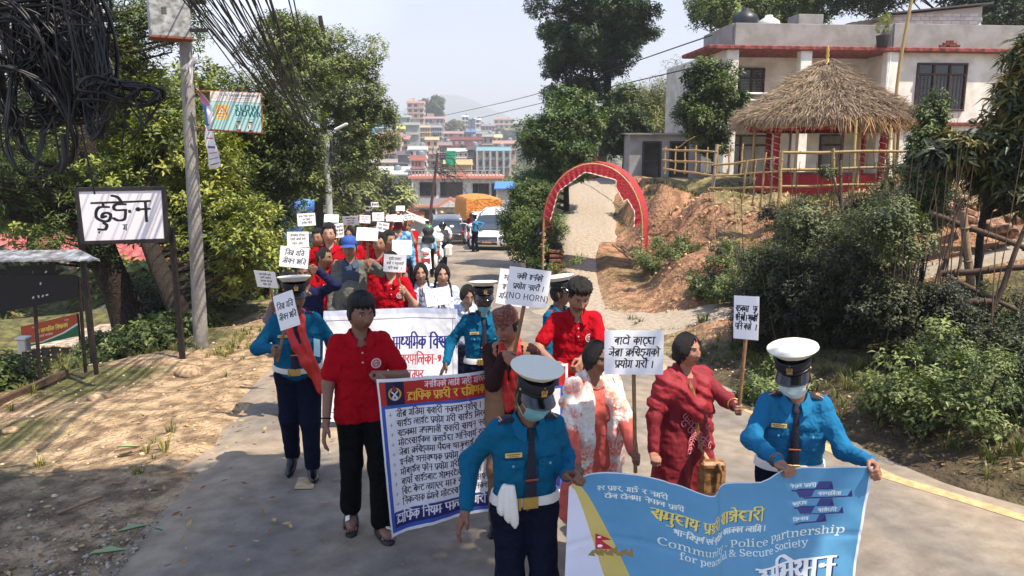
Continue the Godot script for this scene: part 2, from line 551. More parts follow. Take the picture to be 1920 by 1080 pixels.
func fill_poly(im: Image,pts: Array,col: Color) -> void:
	var lo:=1e9; var hi:=-1e9
	for p in pts: lo=minf(lo,p.y); hi=maxf(hi,p.y)
	for yy in range(maxi(0,int(lo)),mini(im.get_height(),int(hi)+1)):
		var xs:=[]
		for k in pts.size():
			var A: Vector2=pts[k]; var B: Vector2=pts[(k+1) % pts.size()]
			if (A.y<=yy+0.5)!=(B.y<=yy+0.5): xs.append(A.x+(B.x-A.x)*(yy+0.5-A.y)/(B.y-A.y))
		xs.sort()
		for k in range(0,xs.size()-1,2): im.fill_rect(Rect2i(roundi(xs[k]),yy,roundi(xs[k+1])-roundi(xs[k]),1),col)
func printed(key: String,im: Image,rough:=0.6,o:={}) -> StandardMaterial3D:
	im.flip_y() if o.get("flip",false) else null
	var q:=o.duplicate()
	q.map=ImageTexture.create_from_image(im)
	q.uv=true
	return M(key,o.get("tint",Color.WHITE),rough,q)
# ---------------------------------------------------------------- smooth bodies: tapered capsules joined by a smooth minimum, meshed with surface nets
func sdf_at(p: Vector3,pr: Array,k: float) -> float:
	var d:=1e9
	for q in pr:
		var a: Vector3=q[0]; var ba: Vector3=q[4]
		var h:=clampf((p-a).dot(ba)*q[5],0.0,1.0)
		var e: float=(p-a-ba*h).length()-q[2]-q[6]*h
		var m:=maxf(k-absf(d-e),0.0)/k
		d=minf(d,e)-m*m*k*0.25
	return d
func caps(list: Array) -> Array:
	var out:=[]
	for q in list:
		var ba: Vector3=q[1]-q[0]
		out.append([q[0],q[1],q[2],q[3] if q.size()>3 else q[2],ba,1.0/maxf(ba.length_squared(),1e-8),(q[3]-q[2]) if q.size()>3 else 0.0])
	return out
func nets(list: Array,cell: float,k:=0.03,cuts: Array=[],uvs:=Vector2(1,1)) -> G:
	var pr:=caps(list)
	var lo:=Vector3(1e9,1e9,1e9); var hi:=-lo
	for q in pr:
		var r: float=maxf(q[2],q[3])+k*0.3
		lo=lo.min(q[0]-Vector3.ONE*r).min(q[1]-Vector3.ONE*r)
		hi=hi.max(q[0]+Vector3.ONE*r).max(q[1]+Vector3.ONE*r)
	lo-=Vector3.ONE*cell*1.5
	var BL:=4
	var nb:=Vector3i(((hi-lo)/(cell*BL)).ceil())+Vector3i.ONE
	var nx:=nb.x*BL+1; var ny:=nb.y*BL+1; var nz:=nb.z*BL+1
	var f:=PackedFloat32Array()
	f.resize(nx*ny*nz); f.fill(1e8)
	var half:=cell*BL*0.5
	var diag:=half*1.7321
	var live:=[]
	for bz in nb.z:
		for by in nb.y:
			for bx in nb.x:
				var ctr:=lo+Vector3(bx,by,bz)*(cell*BL)+Vector3.ONE*half
				var best:=1e9
				var ds:=PackedFloat32Array()
				for q in pr:
					var ba: Vector3=q[4]
					var h:=clampf((ctr-q[0]).dot(ba)*q[5],0.0,1.0)
					var e: float=(ctr-q[0]-ba*h).length()-q[2]-q[6]*h
					ds.append(e)
					best=minf(best,e)
				if best>diag+cell+k*0.3 or best<-diag-cell-k: continue
				var use:=[]
				for i in pr.size():
					if ds[i]<best+2.0*diag+k: use.append(pr[i])
				live.append(Vector3i(bx,by,bz))
				for z in range(bz*BL,bz*BL+BL+1):
					for y in range(by*BL,by*BL+BL+1):
						for x in range(bx*BL,bx*BL+BL+1):
							var id:=(z*ny+y)*nx+x
							if f[id]<1e7: continue
							var p:=lo+Vector3(x,y,z)*cell
							var d:=sdf_at(p,use,k)
							for c in cuts: d=maxf(d,c.distance_to(p))
							f[id]=d
	var g:=G.new()
	var cells:={}
	var offs:=[0,1,nx,nx+1,nx*ny,nx*ny+1,nx*ny+nx,nx*ny+nx+1]
	var cor:=[Vector3(0,0,0),Vector3(1,0,0),Vector3(0,1,0),Vector3(1,1,0),Vector3(0,0,1),Vector3(1,0,1),Vector3(0,1,1),Vector3(1,1,1)]
	var edges:=[[0,1],[2,3],[4,5],[6,7],[0,2],[1,3],[4,6],[5,7],[0,4],[1,5],[2,6],[3,7]]
	for b in live:
		for z in range(b.z*BL,b.z*BL+BL):
			for y in range(b.y*BL,b.y*BL+BL):
				for x in range(b.x*BL,b.x*BL+BL):
					var id: int=(z*ny+y)*nx+x
					var neg:=0
					for o in offs:
						if f[id+o]<0.0: neg+=1
					if neg==0 or neg==8: continue
					var s:=Vector3.ZERO
					var n:=0
					for e in edges:
						var fa:=f[id+offs[e[0]]]; var fb:=f[id+offs[e[1]]]
						if (fa<0.0)!=(fb<0.0) and absf(fa)<1e7 and absf(fb)<1e7:
							s+=cor[e[0]].lerp(cor[e[1]],fa/(fa-fb)); n+=1
					if n==0: continue
					cells[id]=g.v.size()
					var p:=lo+(Vector3(x,y,z)+s/n)*cell
					g.v.append(p); g.n.append(Vector3.UP); g.uv.append(Vector2(p.x*uvs.x,p.y*uvs.y)); g.c.append(Color.WHITE)
	var st:=[1,nx,nx*ny]
	for id in cells:
		for ax in 3:
			var u: int=st[(ax+1) % 3]; var w: int=st[(ax+2) % 3]
			var f0:=f[id]; var f1:=f[id+st[ax]]
			if (f0<0.0)==(f1<0.0): continue
			if not (cells.has(id-u) and cells.has(id-w) and cells.has(id-u-w)): continue
			var a: int=cells[id]; var b2: int=cells[id-u]; var c2: int=cells[id-u-w]; var d2: int=cells[id-w]
			if f0<0.0: g.ix.append_array([a,c2,b2,a,d2,c2])
			else: g.ix.append_array([a,b2,c2,a,c2,d2])
	g.smooth()
	return g
# cloth: pushes the surface in and out along its normal in long folds
var fold_noise:=noise(21,1.0,3)
func rumple(g: G,amp: float,f:=Vector3(9,4,9),seed_:=0.0) -> void:
	for i in g.v.size():
		var p:=g.v[i]
		var q:=fold_noise.get_noise_3d(p.x*f.x+seed_,p.y*f.y+p.x*3.0,p.z*f.z)
		g.v[i]=p+g.n[i]*(amp*(1.0-absf(q)*3.2))
	g.smooth()
# long parallel folds across a direction
func drape(g: G,amp: float,dir: Vector3,freq: float) -> void:
	for i in g.v.size():
		var p:=g.v[i]
		g.v[i]=p+g.n[i]*amp*(sin(p.dot(dir)*freq+3.5*fold_noise.get_noise_3d(p.x*4.0,p.y*2.0,p.z*4.0))+0.5*sin(p.dot(dir)*freq*1.9+5.0*fold_noise.get_noise_3d(p.x*5.0,p.y*2.5,p.z*5.0+7.0)))
	g.smooth()
# ---------------------------------------------------------------- heads
func bell(x: float,s: float) -> float:
	return exp(-(x*x)/(s*s))
func face_point(th: float,ph: float,look: Dictionary) -> Vector3:
	var p:=Vector3(sin(th)*sin(ph)*0.077,cos(th)*0.12,sin(th)*cos(ph)*0.098)
	var t:=clampf(-p.y/0.12,0.0,1.0)
	p.x *= 1.0-(0.26 if look.get("f",false) else 0.2)*t*t+0.04*bell(p.y+0.02,0.04)*look.get("wide",1.0)
	if p.z<0.0: p.z *= 1.0-0.3*t
	else: p.z *= 1.0-0.02*t
	if p.z>0.02:
		var ax:=absf(p.x)
		var y:=p.y
		var nose:=0.0
		if y<0.022 and y>-0.05: nose=lerpf(0.004,0.021,clampf((0.022-y)/0.05,0,1))*(1.0 if y>-0.03 else bell(y+0.03,0.011))
		p.z+=nose*(bell(p.x,0.0105)+(0.45*bell(ax-0.012,0.006) if y<-0.018 else 0.0))
		p.z-=0.008*bell(ax-0.031,0.017)*bell(y-0.012,0.0125)
		p.z+=0.004*bell(y-0.034,0.009)*bell(ax-0.028,0.026)
		p.z+=0.004*bell(ax-0.045,0.016)*bell(y+0.018,0.018)
		p.z+=0.0055*bell(p.x,0.02)*(bell(y+0.059,0.0055)+bell(y+0.071,0.006))
		p.z-=0.004*bell(y+0.0655,0.0028)*bell(p.x,0.024)
		p.z-=0.004*bell(y+0.084,0.007)*bell(p.x,0.03)
		p.z+=0.007*bell(y+0.103,0.014)*bell(p.x,0.024)
		p.z-=0.003*bell(ax-0.03,0.008)*bell(y+0.045,0.02)*look.get("lines",0.6)
	return p
func on_face(x: float,y: float,look: Dictionary) -> Vector3:
	var th:=acos(clampf(y/0.12,-0.98,0.98))
	var t:=clampf(-y/0.12,0.0,1.0)
	var ph:=asin(clampf(x/(0.077*sin(th)*(1.0-0.23*t*t+0.04*bell(y+0.02,0.04))),-0.99,0.99))
	return face_point(th,ph,look)
func head(look: Dictionary,rows: int,colsn: int) -> G:
	var g:=G.new()
	var skin: Color=look.skin
	var rr:=[]; var cc:=[]
	for j in rows+1:
		var th:=PI*j/rows
		var row:=PackedVector3Array(); var cr:=PackedColorArray()
		for i in colsn:
			var u:=2.0*i/colsn-1.0
			var ph:=PI*(0.55*u+0.45*u*u*u)
			var p:=face_point(th,ph,look)
			row.append(p)
			var k:=skin
			if p.z>0.03:
				var lip:=bell(p.x,0.02)*(bell(p.y+0.06,0.0055)+bell(p.y+0.071,0.0055))
				k=k.lerp(look.get("lips",Color(skin.r*0.62,skin.g*0.36,skin.b*0.36)),clampf(lip*1.1,0,0.9))
				k=k.lerp(Color(skin.r*0.7,skin.g*0.6,skin.b*0.58),0.35*bell(absf(p.x)-0.031,0.017)*bell(p.y-0.008,0.013))
				k=k.lerp(Color(skin.r*1.1,skin.g*0.82,skin.b*0.75),0.4*bell(absf(p.x)-0.045,0.02)*bell(p.y+0.025,0.02))
				if look.get("stubble",0.0)>0.0 and p.y<-0.035: k=k.lerp(Color(skin.r*0.45,skin.g*0.45,skin.b*0.48),look.stubble*clampf((-p.y-0.035)*40.0,0,1)*(1.0-clampf(lip,0,1)))
			cr.append(k)
		rr.append(row); cc.append(cr)
	g.grid(rr,true,1,1,cc)
	# ears, eyes, brows
	for s: float in [-1.0,1.0]:
		g.col=skin
		g.ball(Vector3(s*0.078,0.0,-0.012),Vector3(0.009,0.032,0.019),Basis(Vector3.UP,s*0.5)*Basis(Vector3.RIGHT,-0.2),8,6)
		if rows<24: 
			g.col=Color(0.012,0.008,0.006)
			g.ball(on_face(s*0.031,0.012,look),Vector3(0.015,0.006,0.006),Basis(),6,4)
			g.ball(on_face(s*0.031,0.033,look),Vector3(0.017,0.004,0.005),Basis(),6,4)
			continue
		var e:=on_face(s*0.031,0.012,look)
		g.col=Color(0.5,0.46,0.42)
		g.ball(e+Vector3(0,0,-0.0015),Vector3(0.0145,0.0064*look.get("eyes",1.0),0.0055),Basis(Vector3.UP,s*0.25),10,6)
		g.col=Color(0.02,0.011,0.007)
		g.ball(e+Vector3(look.get("gaze",0.0)*0.004,-0.0005,0.0022),Vector3(0.0058,0.0052*look.get("eyes",1.0),0.003),Basis(),8,6)
		g.col=Color(0.016,0.011,0.009)
		var lid:=[]; var brow:=[]
		for k in 6:
			var q:=k/5.0
			lid.append(on_face(s*lerpf(0.017,0.046,q),0.0165+0.0035*sin(PI*q)-0.003*q,look)+Vector3(0,0,0.0022))
			brow.append(on_face(s*lerpf(0.014,0.05,q),0.032+0.005*sin(PI*q*0.8),look)+Vector3(0,0,0.001))
		g.tube(lid,[0.0007,0.0016,0.002,0.002,0.0016,0.0007],5)
		g.tube(brow,[0.0016,0.003,0.0034,0.003,0.002,0.0007],5)
	if look.get("moustache",false):
		g.col=look.get("moustache_col",Color(0.015,0.012,0.01))
		var ms:=[]
		for k in 7:
			var q:=k/6.0*2.0-1.0
			ms.append(on_face(q*0.028,-0.05-0.006*q*q,look)+Vector3(0,0,0.001))
		g.tube(ms,[0.001,0.003,0.0045,0.004,0.0045,0.003,0.001],5)
	return g
# hair: a shell over the skull whose thickness falls below zero where the skin shows
func hair(look: Dictionary,style: String,rows: int,colsn: int) -> G:
	var g:=G.new()
	var rr:=[]
	var sd: float=look.get("seed",1.0)
	for j in rows+1:
		var th:=PI*j/rows
		var row:=PackedVector3Array()
		for i in colsn:
			var u:=2.0*i/colsn-1.0
			var ph:=PI*u
			var plain:=Vector3(sin(th)*sin(ph)*0.077,cos(th)*0.12,sin(th)*cos(ph)*0.098)
			var a:=absf(ph)
			var line := 0.0
			var thick:=0.012
			match style:
				"short":
					line=lerpf(0.068,-0.02,smoothstep(0.75,1.25,a)) if a<1.35 else lerpf(-0.025,-0.075,smoothstep(1.6,2.2,a))
					thick=lerpf(0.008,0.026,smoothstep(0.03,0.11,plain.y))+0.006*sin(ph*2.0+sd)
				"fringe":
					line=lerpf(0.05,-0.02,smoothstep(0.7,1.2,a+0.25*ph)) if a<1.35 else lerpf(-0.03,-0.08,smoothstep(1.6,2.2,a))
					thick=lerpf(0.01,0.034,smoothstep(0.02,0.1,plain.y))
				"curly":
					line=lerpf(0.058,0.0,smoothstep(0.8,1.25,a)) if a<1.35 else lerpf(0.0,-0.06,smoothstep(1.6,2.2,a))
					thick=lerpf(0.004,0.042,smoothstep(0.035,0.09,plain.y))
				"cropped":
					line=lerpf(0.07,0.0,smoothstep(0.75,1.25,a)) if a<1.35 else lerpf(-0.01,-0.06,smoothstep(1.6,2.2,a))
					thick=0.007
				"parted","braid","bun":
					line=lerpf(0.078,-0.06,smoothstep(0.15,1.35,a)) if a<1.5 else lerpf(-0.06,-0.1,smoothstep(1.5,2.2,a))
					thick=0.016-0.007*bell(ph,0.08)*(1.0 if plain.y>0.03 and plain.z>0 else 0.0)
					if style=="bun":thick+=0.01*smoothstep(1.5,2.6,a)
				"under":
					line=0.06 if a<1.2 else lerpf(-0.03,-0.07,smoothstep(1.4,2.0,a))
					thick=0.008
			line+=0.007*sin(ph*13.0+sd*3.0)+0.006*sin(ph*29.0+sd)
			var on:=clampf((plain.y-line)/0.012,0.0,1.0)
			var wob:=0.0
			if style=="curly":wob=0.013*fold_noise.get_noise_3d(plain.x*42+sd,plain.y*42,plain.z*42)+0.006*sin(th*23.0)*sin(ph*19.0)
			else: wob=0.0035*fold_noise.get_noise_2d(ph*9.0+sd*7.0,th*1.2)+0.0015*sin(ph*31.0+th*4.0)
			var p:=face_point(th,ph,{"f":look.get("f",false)}) if on>0.0 else plain
			var nn:=Vector3(plain.x/0.006,plain.y/0.0144,plain.z/0.0096).normalized()
			row.append(p+nn*lerpf(-0.012,thick+wob,on))
		rr.append(row)
	g.grid(rr,true,4,4)
	if style=="bun":g.ball(Vector3(0,-0.05,-0.11),Vector3(0.045,0.04,0.035),Basis(),10,8)
	if style=="braid":
		for s: float in [-1.0,1.0]:
			var path:=curve([Vector3(s*0.06,-0.05,-0.05),Vector3(s*0.085,-0.11,-0.02),Vector3(s*0.1,-0.19,0.03),Vector3(s*0.105,-0.32,0.055)],6)
			var rad:=[]
			for k in path.size(): rad.append(0.017+0.004*sin(k*2.2)-0.006*k/path.size())
			g.tube(path,rad,7)
	return g
# ---------------------------------------------------------------- hands: wrist at the origin, fingers along +z, thumb side +y; s = +1 palm towards +x (a right hand), -1 towards -x
var hand_cache:={}
func hand(kind: String,s: float,cell:=0.0042) -> G:
	var key:="%s%d%d" % [kind,s,int(cell*1e4)]
	if hand_cache.has(key): return hand_cache[key]
	var l:=[]
	l.append([Vector3(0,0,-0.02),Vector3(0,0.002,0.02),0.026,0.026])
	for y in [-0.026,-0.009,0.009,0.026]: l.append([Vector3(0,y*0.75,0.012),Vector3(-s*0.002,y,0.082),0.0145,0.0125])
	var ys:=[0.03,0.0105,-0.0095,-0.028]
	var ln:=[1.0,1.1,1.03,0.82]
	for k in 4:
		var y: float=ys[k]; var m: float=ln[k]
		var a:=Vector3(-s*0.003,y,0.085)
		var p: Array
		if kind=="grip":p=[a,a+Vector3(s*0.02,0,0.036)*m,a+Vector3(s*0.047,-0.001,0.03)*m,a+Vector3(s*0.047,-0.002,0.006)*m]
		else: p=[a,a+Vector3(s*0.006,0,0.043)*m,a+Vector3(s*0.019,0,0.068)*m,a+Vector3(s*0.036,0,0.083)*m]
		l.append([p[0],p[1],0.0105,0.0098]); l.append([p[1],p[2],0.0096,0.0088]); l.append([p[2],p[3],0.0088,0.0076])
	if kind=="grip":
		l.append([Vector3(s*0.004,0.022,0.02),Vector3(s*0.026,0.044,0.05),0.0145,0.0115]); l.append([Vector3(s*0.026,0.044,0.05),Vector3(s*0.044,0.038,0.082),0.0115,0.009])
	else:
		l.append([Vector3(s*0.004,0.022,0.02),Vector3(s*0.018,0.047,0.052),0.0145,0.0115]); l.append([Vector3(s*0.018,0.047,0.052),Vector3(s*0.03,0.048,0.085),0.011,0.0085])
	var g:=nets(l,cell,0.009)
	hand_cache[key]=g
	return g
func shoe(g: G,xf: Transform3D,long:=0.27,wide:=0.095,high:=0.1) -> void:
	var rows:=[]
	for j in 11:
		var q:=j/10.0
		var z:=lerpf(-0.07,long-0.07,q)
		var w:=wide*0.5*(0.72+0.28*sin(PI*clampf(q*0.9+0.1,0,1)))*(1.0 if q<0.8 else sqrt(maxf(0.02,1.0-pow((q-0.8)/0.21,2.0))))*(1.0 if q>0.08 else 0.75)
		var h:=lerpf(high,0.042,smoothstep(0.3,0.75,q))*(1.0 if q<0.9 else 0.75)
		var row:=PackedVector3Array()
		for k in 12:
			var a:=TAU*k/12.0
			row.append(xf*Vector3(cos(a)*w,clampf(h*0.5+sin(a)*h*0.62,0.0,h),z))
		rows.append(row)
	g.grid(rows,true)
	var c0:=PackedVector3Array(); var c1:=PackedVector3Array()
	for k in 12: c0.append(xf*Vector3(0,high*0.5,-0.07)); c1.append(xf*Vector3(0,0.02,long-0.07))
	g.grid([c0,rows[0]],true); g.grid([rows[10],c1],true)
# ---------------------------------------------------------------- a whole figure
# local axes: the figure looks along +z, its right hand is at -x
func ik(sh: Vector3,wr: Vector3,l1: float,l2: float,hint: Vector3) -> Vector3:
	var d:=wr-sh
	var L:=clampf(d.length(),0.05,(l1+l2)*0.999)
	var a:=(l1*l1-l2*l2+L*L)/(2.0*L)
	var h:=sqrt(maxf(0.0,l1*l1-a*a))
	var u:=d.normalized()
	var side:=(hint-u*hint.dot(u)).normalized()
	return sh+u*a+side*h
func front_of(pr: Array,x: float,y: float,k:=0.04,back:=false) -> Vector3:
	var z:=0.45
	for i in 60:
		var p:=Vector3(x,y,-z if back else z)
		var d:=sdf_at(p,pr,k)
		if d<0.001: break
		z-=maxf(d*0.7,0.0012)
		if z<-0.1:
			z=0.12
			break
	return Vector3(x,y,-z if back else z)
func ring_of(pr: Array,y: float,off: float,n:=28,k:=0.04,ctr:=Vector3.ZERO) -> PackedVector3Array:
	var out:=PackedVector3Array()
	for i in n:
		var a:=TAU*i/n
		var dir:=Vector3(sin(a),0,cos(a))
		var r:=0.42
		for q in 50:
			var d:=sdf_at(Vector3(ctr.x,y,ctr.z)+dir*r,pr,k)
			if d<0.001: break
			r-=maxf(d*0.7,0.0012)
		out.append(Vector3(ctr.x,y,ctr.z)+dir*(r+off))
	return out
func person(o: Dictionary) -> Dictionary:
	var s: float=o.get("h",1.68)/1.7
	var fem: bool=o.get("f",false)
	var w: float=o.get("w",1.0)
	var cell: float=o.get("cell",0.014)
	var near: bool=cell<0.018
	var root:=thing("person",o.label,"person",o.at,deg_to_rad(o.get("yaw",0.0)),o.get("group",""))
	var inv:=root.transform.affine_inverse()
	var lean:=Basis(Vector3.RIGHT,deg_to_rad(o.get("lean",0.0)))*Basis(Vector3.BACK,deg_to_rad(o.get("tilt",0.0)))
	var piv:=Vector3(0,0.95,0)*s
	var U:=func(x: float,y: float,z: float) -> Vector3: return piv+lean*(Vector3(x,y,z)*s-piv)
	var sx: float=(0.145 if fem else 0.158)*o.get("sh",1.0)
	var S:={}; var E:={}; var W:={}; var HB:={}
	for side: int in [-1,1]:
		var sh: Vector3=U.call(side*sx,1.385,-0.01)
		var key:="R" if side<0 else "L"
		var spec=o.get(key,null)
		var wr: Vector3
		var hb: Basis
		var hint:=Vector3(side*0.5,-1.0,-0.35)
		if spec is Array:
			var gp: Vector3=inv*spec[0]
			var ax: Vector3=(inv.basis*spec[1]).normalized()
			var fw: Vector3=(inv.basis*spec[2]) if spec.size()>2 else gp-sh
			fw=(fw-ax*fw.dot(ax)).normalized()
			hb=Basis(ax.cross(fw),ax,fw)
			wr=gp-hb*Vector3(-side*0.03,0.0,0.088)*s
			if spec.size()>3: hint=spec[3]
		else:
			var hang: Vector3=spec if spec is Vector3 else Vector3(side*(sx+0.09),0.84,0.06)
			wr=hang*s if not spec is Vector3 else hang
			var fw2:=(wr-sh).normalized()
			hb=Basis(Vector3(0,0,1).cross(fw2),Vector3(0,0,1),fw2).orthonormalized()
			var yy:=(Vector3(0,0,1)-fw2*fw2.z).normalized()
			hb=Basis(yy.cross(fw2),yy,fw2)
			hint=Vector3(side*0.4,-0.3,-1.0)
		if (wr-sh).length()>0.545*s: wr=sh+(wr-sh).normalized()*0.545*s
		S[key]=sh; W[key]=wr; HB[key]=hb
		E[key]=ik(sh,wr,0.29*s,0.262*s,hint)
	# legs
	var st: float=o.get("step",0.5)
	var hip:={}; var knee:={}; var ank:={}
	for side: int in [-1,1]:
		var key:="R" if side<0 else "L"
		var q:=st*side
		hip[key]=Vector3(side*0.088,0.9,0)*s
		ank[key]=Vector3(side*0.095,0.085+(0.07*maxf(0.0,-q)),0.2*q)*s
		knee[key]=(hip[key]+ank[key])*0.5+Vector3(0,0.01,0.04+0.06*maxf(0.0,-q)+0.02*absf(q))*s
	# shirt
	var sleeve: String=o.get("sleeve","long")
	var belly: float=o.get("belly",0.0)
	var hem: float=o.get("hem",0.97)
	var tor:=[]
	var wx:=w*(0.9 if fem else 1.0)
	for side: float in [-1.0,1.0]:
		tor.append([U.call(side*0.082*wx,1.0,0),U.call(side*0.092*wx,1.27,0.0),0.09*s*w,0.096*s*w])
		tor.append([U.call(side*0.05,1.385,-0.012),U.call(side*(sx-0.03),1.372,-0.012),0.066*s,0.06*s])
		if side>0: tor.append([U.call(0,1.03,0.0),U.call(0,1.3,0.0),0.1*s*w,0.098*s*w])
		if hem<0.9: tor.append([U.call(side*0.08*wx,1.02,0),Vector3(side*0.085*wx,0.87,0.0)*s,0.1*s*w,o.get("flare",0.118)*s*w])
		if hem<0.7: tor.append([Vector3(side*0.085*wx,0.87,0.0)*s,Vector3(side*0.11*wx,hem-0.05,0.0)*s,0.112*s*w,o.get("flare",0.112)*1.25*s*w])
		if fem: tor.append([U.call(side*0.075,1.215,0.055),U.call(side*0.07,1.2,0.06),0.068*s*w])
	if belly>0.0: tor.append([U.call(0,1.1,0.045),U.call(0,1.04,0.045),(0.115+belly)*s*w])
	var arms:=[]
	for key: String in ["R","L"]:
		var up: Vector3=E[key]-S[key]
		if sleeve=="short":
			arms.append([S[key],S[key]+up*0.74,0.054*s*w,0.06*s])
		else:
			arms.append([S[key],E[key],0.055*s*w,0.05*s]); arms.append([E[key],W[key]-(W[key]-E[key]).normalized()*0.015,0.05*s,0.039*s])
	var cuts:=[Plane(Vector3.DOWN,-hem*s)] if o.has("hem") else []
	if sleeve=="short":
		pass
	var shirt_list: Array=tor+arms
	var g:=nets(shirt_list,cell,0.045*s,cuts)
	rumple(g,o.get("fold",0.0042),Vector3(12,7,12),o.at.x*7.0)
	drape(g,0.0011,Vector3(0.5 if o.at.x>0 else -0.5,1.0,0.2),62.0)
	var shirt:=part(root,o.get("top_name","shirt"),g,o.top)
	var torc:=caps(tor)
	# trousers or skirt
	var leg:=[]
	for key: String in ["R","L"]:
		var side:=-1.0 if key=="R" else 1.0
		leg.append([Vector3(side*0.075*wx,0.95,0)*s,hip[key],0.098*s*w,0.102*s*w])
		leg.append([hip[key],knee[key],0.098*s*w,0.076*s*w])
		leg.append([knee[key],ank[key]+Vector3(0,0.02,0),0.074*s*w,o.get("cuff",0.066)*s])
	var tg:=nets(leg,maxf(cell,o.get("leg_cell",0.016)),0.04*s,[Plane(Vector3.UP,(1.0 if hem>0.9 else hem+0.02)*s)])
	rumple(tg,0.003,Vector3(8,5,8),o.at.z)
	part(root,o.get("leg_name","trousers"),tg,o.legs)
	# skin
	var sk:=[]
	sk.append([U.call(0,1.15,0),U.call(0,1.38,-0.012),0.07*s,0.06*s])
	sk.append([U.call(0,1.38,-0.012),U.call(0,1.52,0.008),(0.052 if fem else 0.058)*s,(0.047 if fem else 0.053)*s])
	sk.append([U.call(0,1.15,0),Vector3(0,0.95,0)*s,0.07*s,0.08*s])
	if o.get("bare_chest",true): sk.append([U.call(-0.035,1.365,0.025),U.call(0.035,1.365,0.025),0.05*s])
	for key: String in ["R","L"]:
		sk.append([U.call(0,1.37,-0.012),S[key],0.045*s,0.045*s])
		sk.append([S[key],E[key],0.044*s,0.041*s])
		sk.append([E[key],W[key],0.041*s,0.027*s])
		sk.append([Vector3(0,0.95,0)*s,hip[key],0.07*s,0.07*s])
		sk.append([hip[key],knee[key],0.065*s,0.05*s]); sk.append([knee[key],ank[key],0.05*s,0.035*s])
	var look: Dictionary=o.get("look",{})
	look.f=fem
	if not look.has("skin"): look.skin=Color(0.3,0.155,0.095)
	var body:=nets(sk,maxf(cell*0.95,0.0115),0.03*s)
	for i in body.c.size(): body.c[i]=look.skin
	for key: String in ["R","L"]:
		var kind:="grip" if o.get(key,null) is Array else "rest"
		body.add(hand(kind,1.0 if key=="R" else -1.0,0.0042 if near else 0.008),Transform3D(HB[key].scaled_local(Vector3.ONE*s*(0.93 if fem else 1.0)),W[key]),look.skin*Color(0.95,0.9,0.88))
	var hd: Array=o.get("head",[0,0,0])
	var hbasis:=lean*Basis.from_euler(Vector3(deg_to_rad(hd[1]),deg_to_rad(hd[0]),deg_to_rad(hd[2])))
	var hs: float=s*(0.95 if fem else 1.0)*o.get("head_size",1.05)
	var neck: Vector3=U.call(0,1.492,0.002)
	var hx:=Transform3D(hbasis.scaled_local(Vector3.ONE*hs),neck+hbasis*Vector3(0,0.098,0.022)*hs)
	body.add(head(look,56 if near else 18,64 if near else 22),hx)
	part(root,"body",body,M("skin",Color.WHITE,0.55,{"vc":true,"bump":"relief","cm":0.06,"scale":6.0}))
	if o.get("hair","short")!="none":
		var hg:=hair(look,o.get("hair","short"),40 if near else 16,64 if near else 24)
		var hm:=MeshInstance3D.new()
		part(root,"hair",hg,o.get("hair_mat",M("hair",rgb(17,14,13),0.55,{"bump":"hairs","cm":0.5,"uv":true,"scale3":Vector3(5,0.6,1)})),hx)
		hm.free()
	# shoes
	if o.get("shoes",true):
		for key: String in ["R","L"]:
			var sg:=G.new()
			var side:=-1.0 if key=="R" else 1.0
			var q:=st*side
			shoe(sg,Transform3D(Basis(Vector3.UP,side*0.12)*Basis(Vector3.RIGHT,0.45*maxf(0.0,-q)-0.12*maxf(0.0,q)),ank[key]-Vector3(0,0.085,0)*s),0.27*s,0.097*s)
			part(root,"shoe",sg,o.get("shoe_mat",M("black_shoe",rgb(18,17,17),0.28)))
	return {"root":root,"tor":torc,"S":S,"E":E,"W":W,"hx":hx,"U":U,"s":s,"look":look,"lean":lean,"sx":sx,"shirt":shirt,"leg":caps(leg),"hip":hip,"near":near}
# ---------------------------------------------------------------- clothing details
# a strip laid on the chest along points (x, y), wide at each
func on_chest(f: Dictionary,pts: Array,widths: Array,off:=0.008,back:=false) -> G:
	var g:=G.new()
	var rows:=[]
	for k in pts.size():
		var row:=PackedVector3Array()
		var t: Vector2=(pts[mini(k+1,pts.size()-1)]-pts[maxi(k-1,0)]).normalized()
		var n:=Vector2(-t.y,t.x)
		for q in 5:
			var p: Vector2=(pts[k]+n*widths[k]*(q-2)/4.0)*f.s
			row.append(front_of(f.tor,p.x,p.y,0.045*f.s,back)+Vector3(0,0,(off+0.006)*(1.0-0.12*absf(q-2))*(-1.0 if back else 1.0)))
		rows.append(row)
	g.grid(rows)
	return g
func chest_spot(f: Dictionary, x: float, y: float, off: float) -> Transform3D:
	var p:=front_of(f.tor,x*f.s,y*f.s,0.045*f.s)
	var px:=front_of(f.tor,(x+0.03)*f.s,y*f.s,0.045*f.s)-p
	var py:=front_of(f.tor,x*f.s,(y+0.03)*f.s,0.045*f.s)-p
	var n:=px.cross(py).normalized()
	var b:=Basis(py.cross(n).normalized(),py.normalized(),n).orthonormalized()
	return Transform3D(b,p+n*(off+0.004))
func collar(f: Dictionary,m: Material,open:=0.05,drop:=0.055) -> void:
	var s: float=f.s
	var g:=G.new()
	var rows:=[PackedVector3Array(),PackedVector3Array(),PackedVector3Array(),PackedVector3Array()]
	var n:=22
	for i in n+1:
		var a := lerpf(-PI + 0.28, PI - 0.28, float(i) / n)
		var front:=smoothstep(1.7,PI-0.28,absf(a))
		var dir:=Vector3(sin(a),0,-cos(a))
		var up: Vector3=f.U.call(0,1.475-0.055*front,-0.004)
		var lo: Vector3=f.U.call(0,1.425-0.05*front-drop*0.35*front,-0.004)
		rows[0].append(f.U.call(0,1.44-0.05*front,-0.004)+dir*(0.06+0.012*front)*s)
		rows[1].append(up+dir*(0.066+0.01*front)*s)
		rows[2].append(up+dir*(0.074+0.012*front)*s+Vector3(0,-0.004,0))
		rows[3].append(lo+dir*(0.1+0.035*front)*s)
	g.grid(rows)
	part(f.root,"collar",g,m)
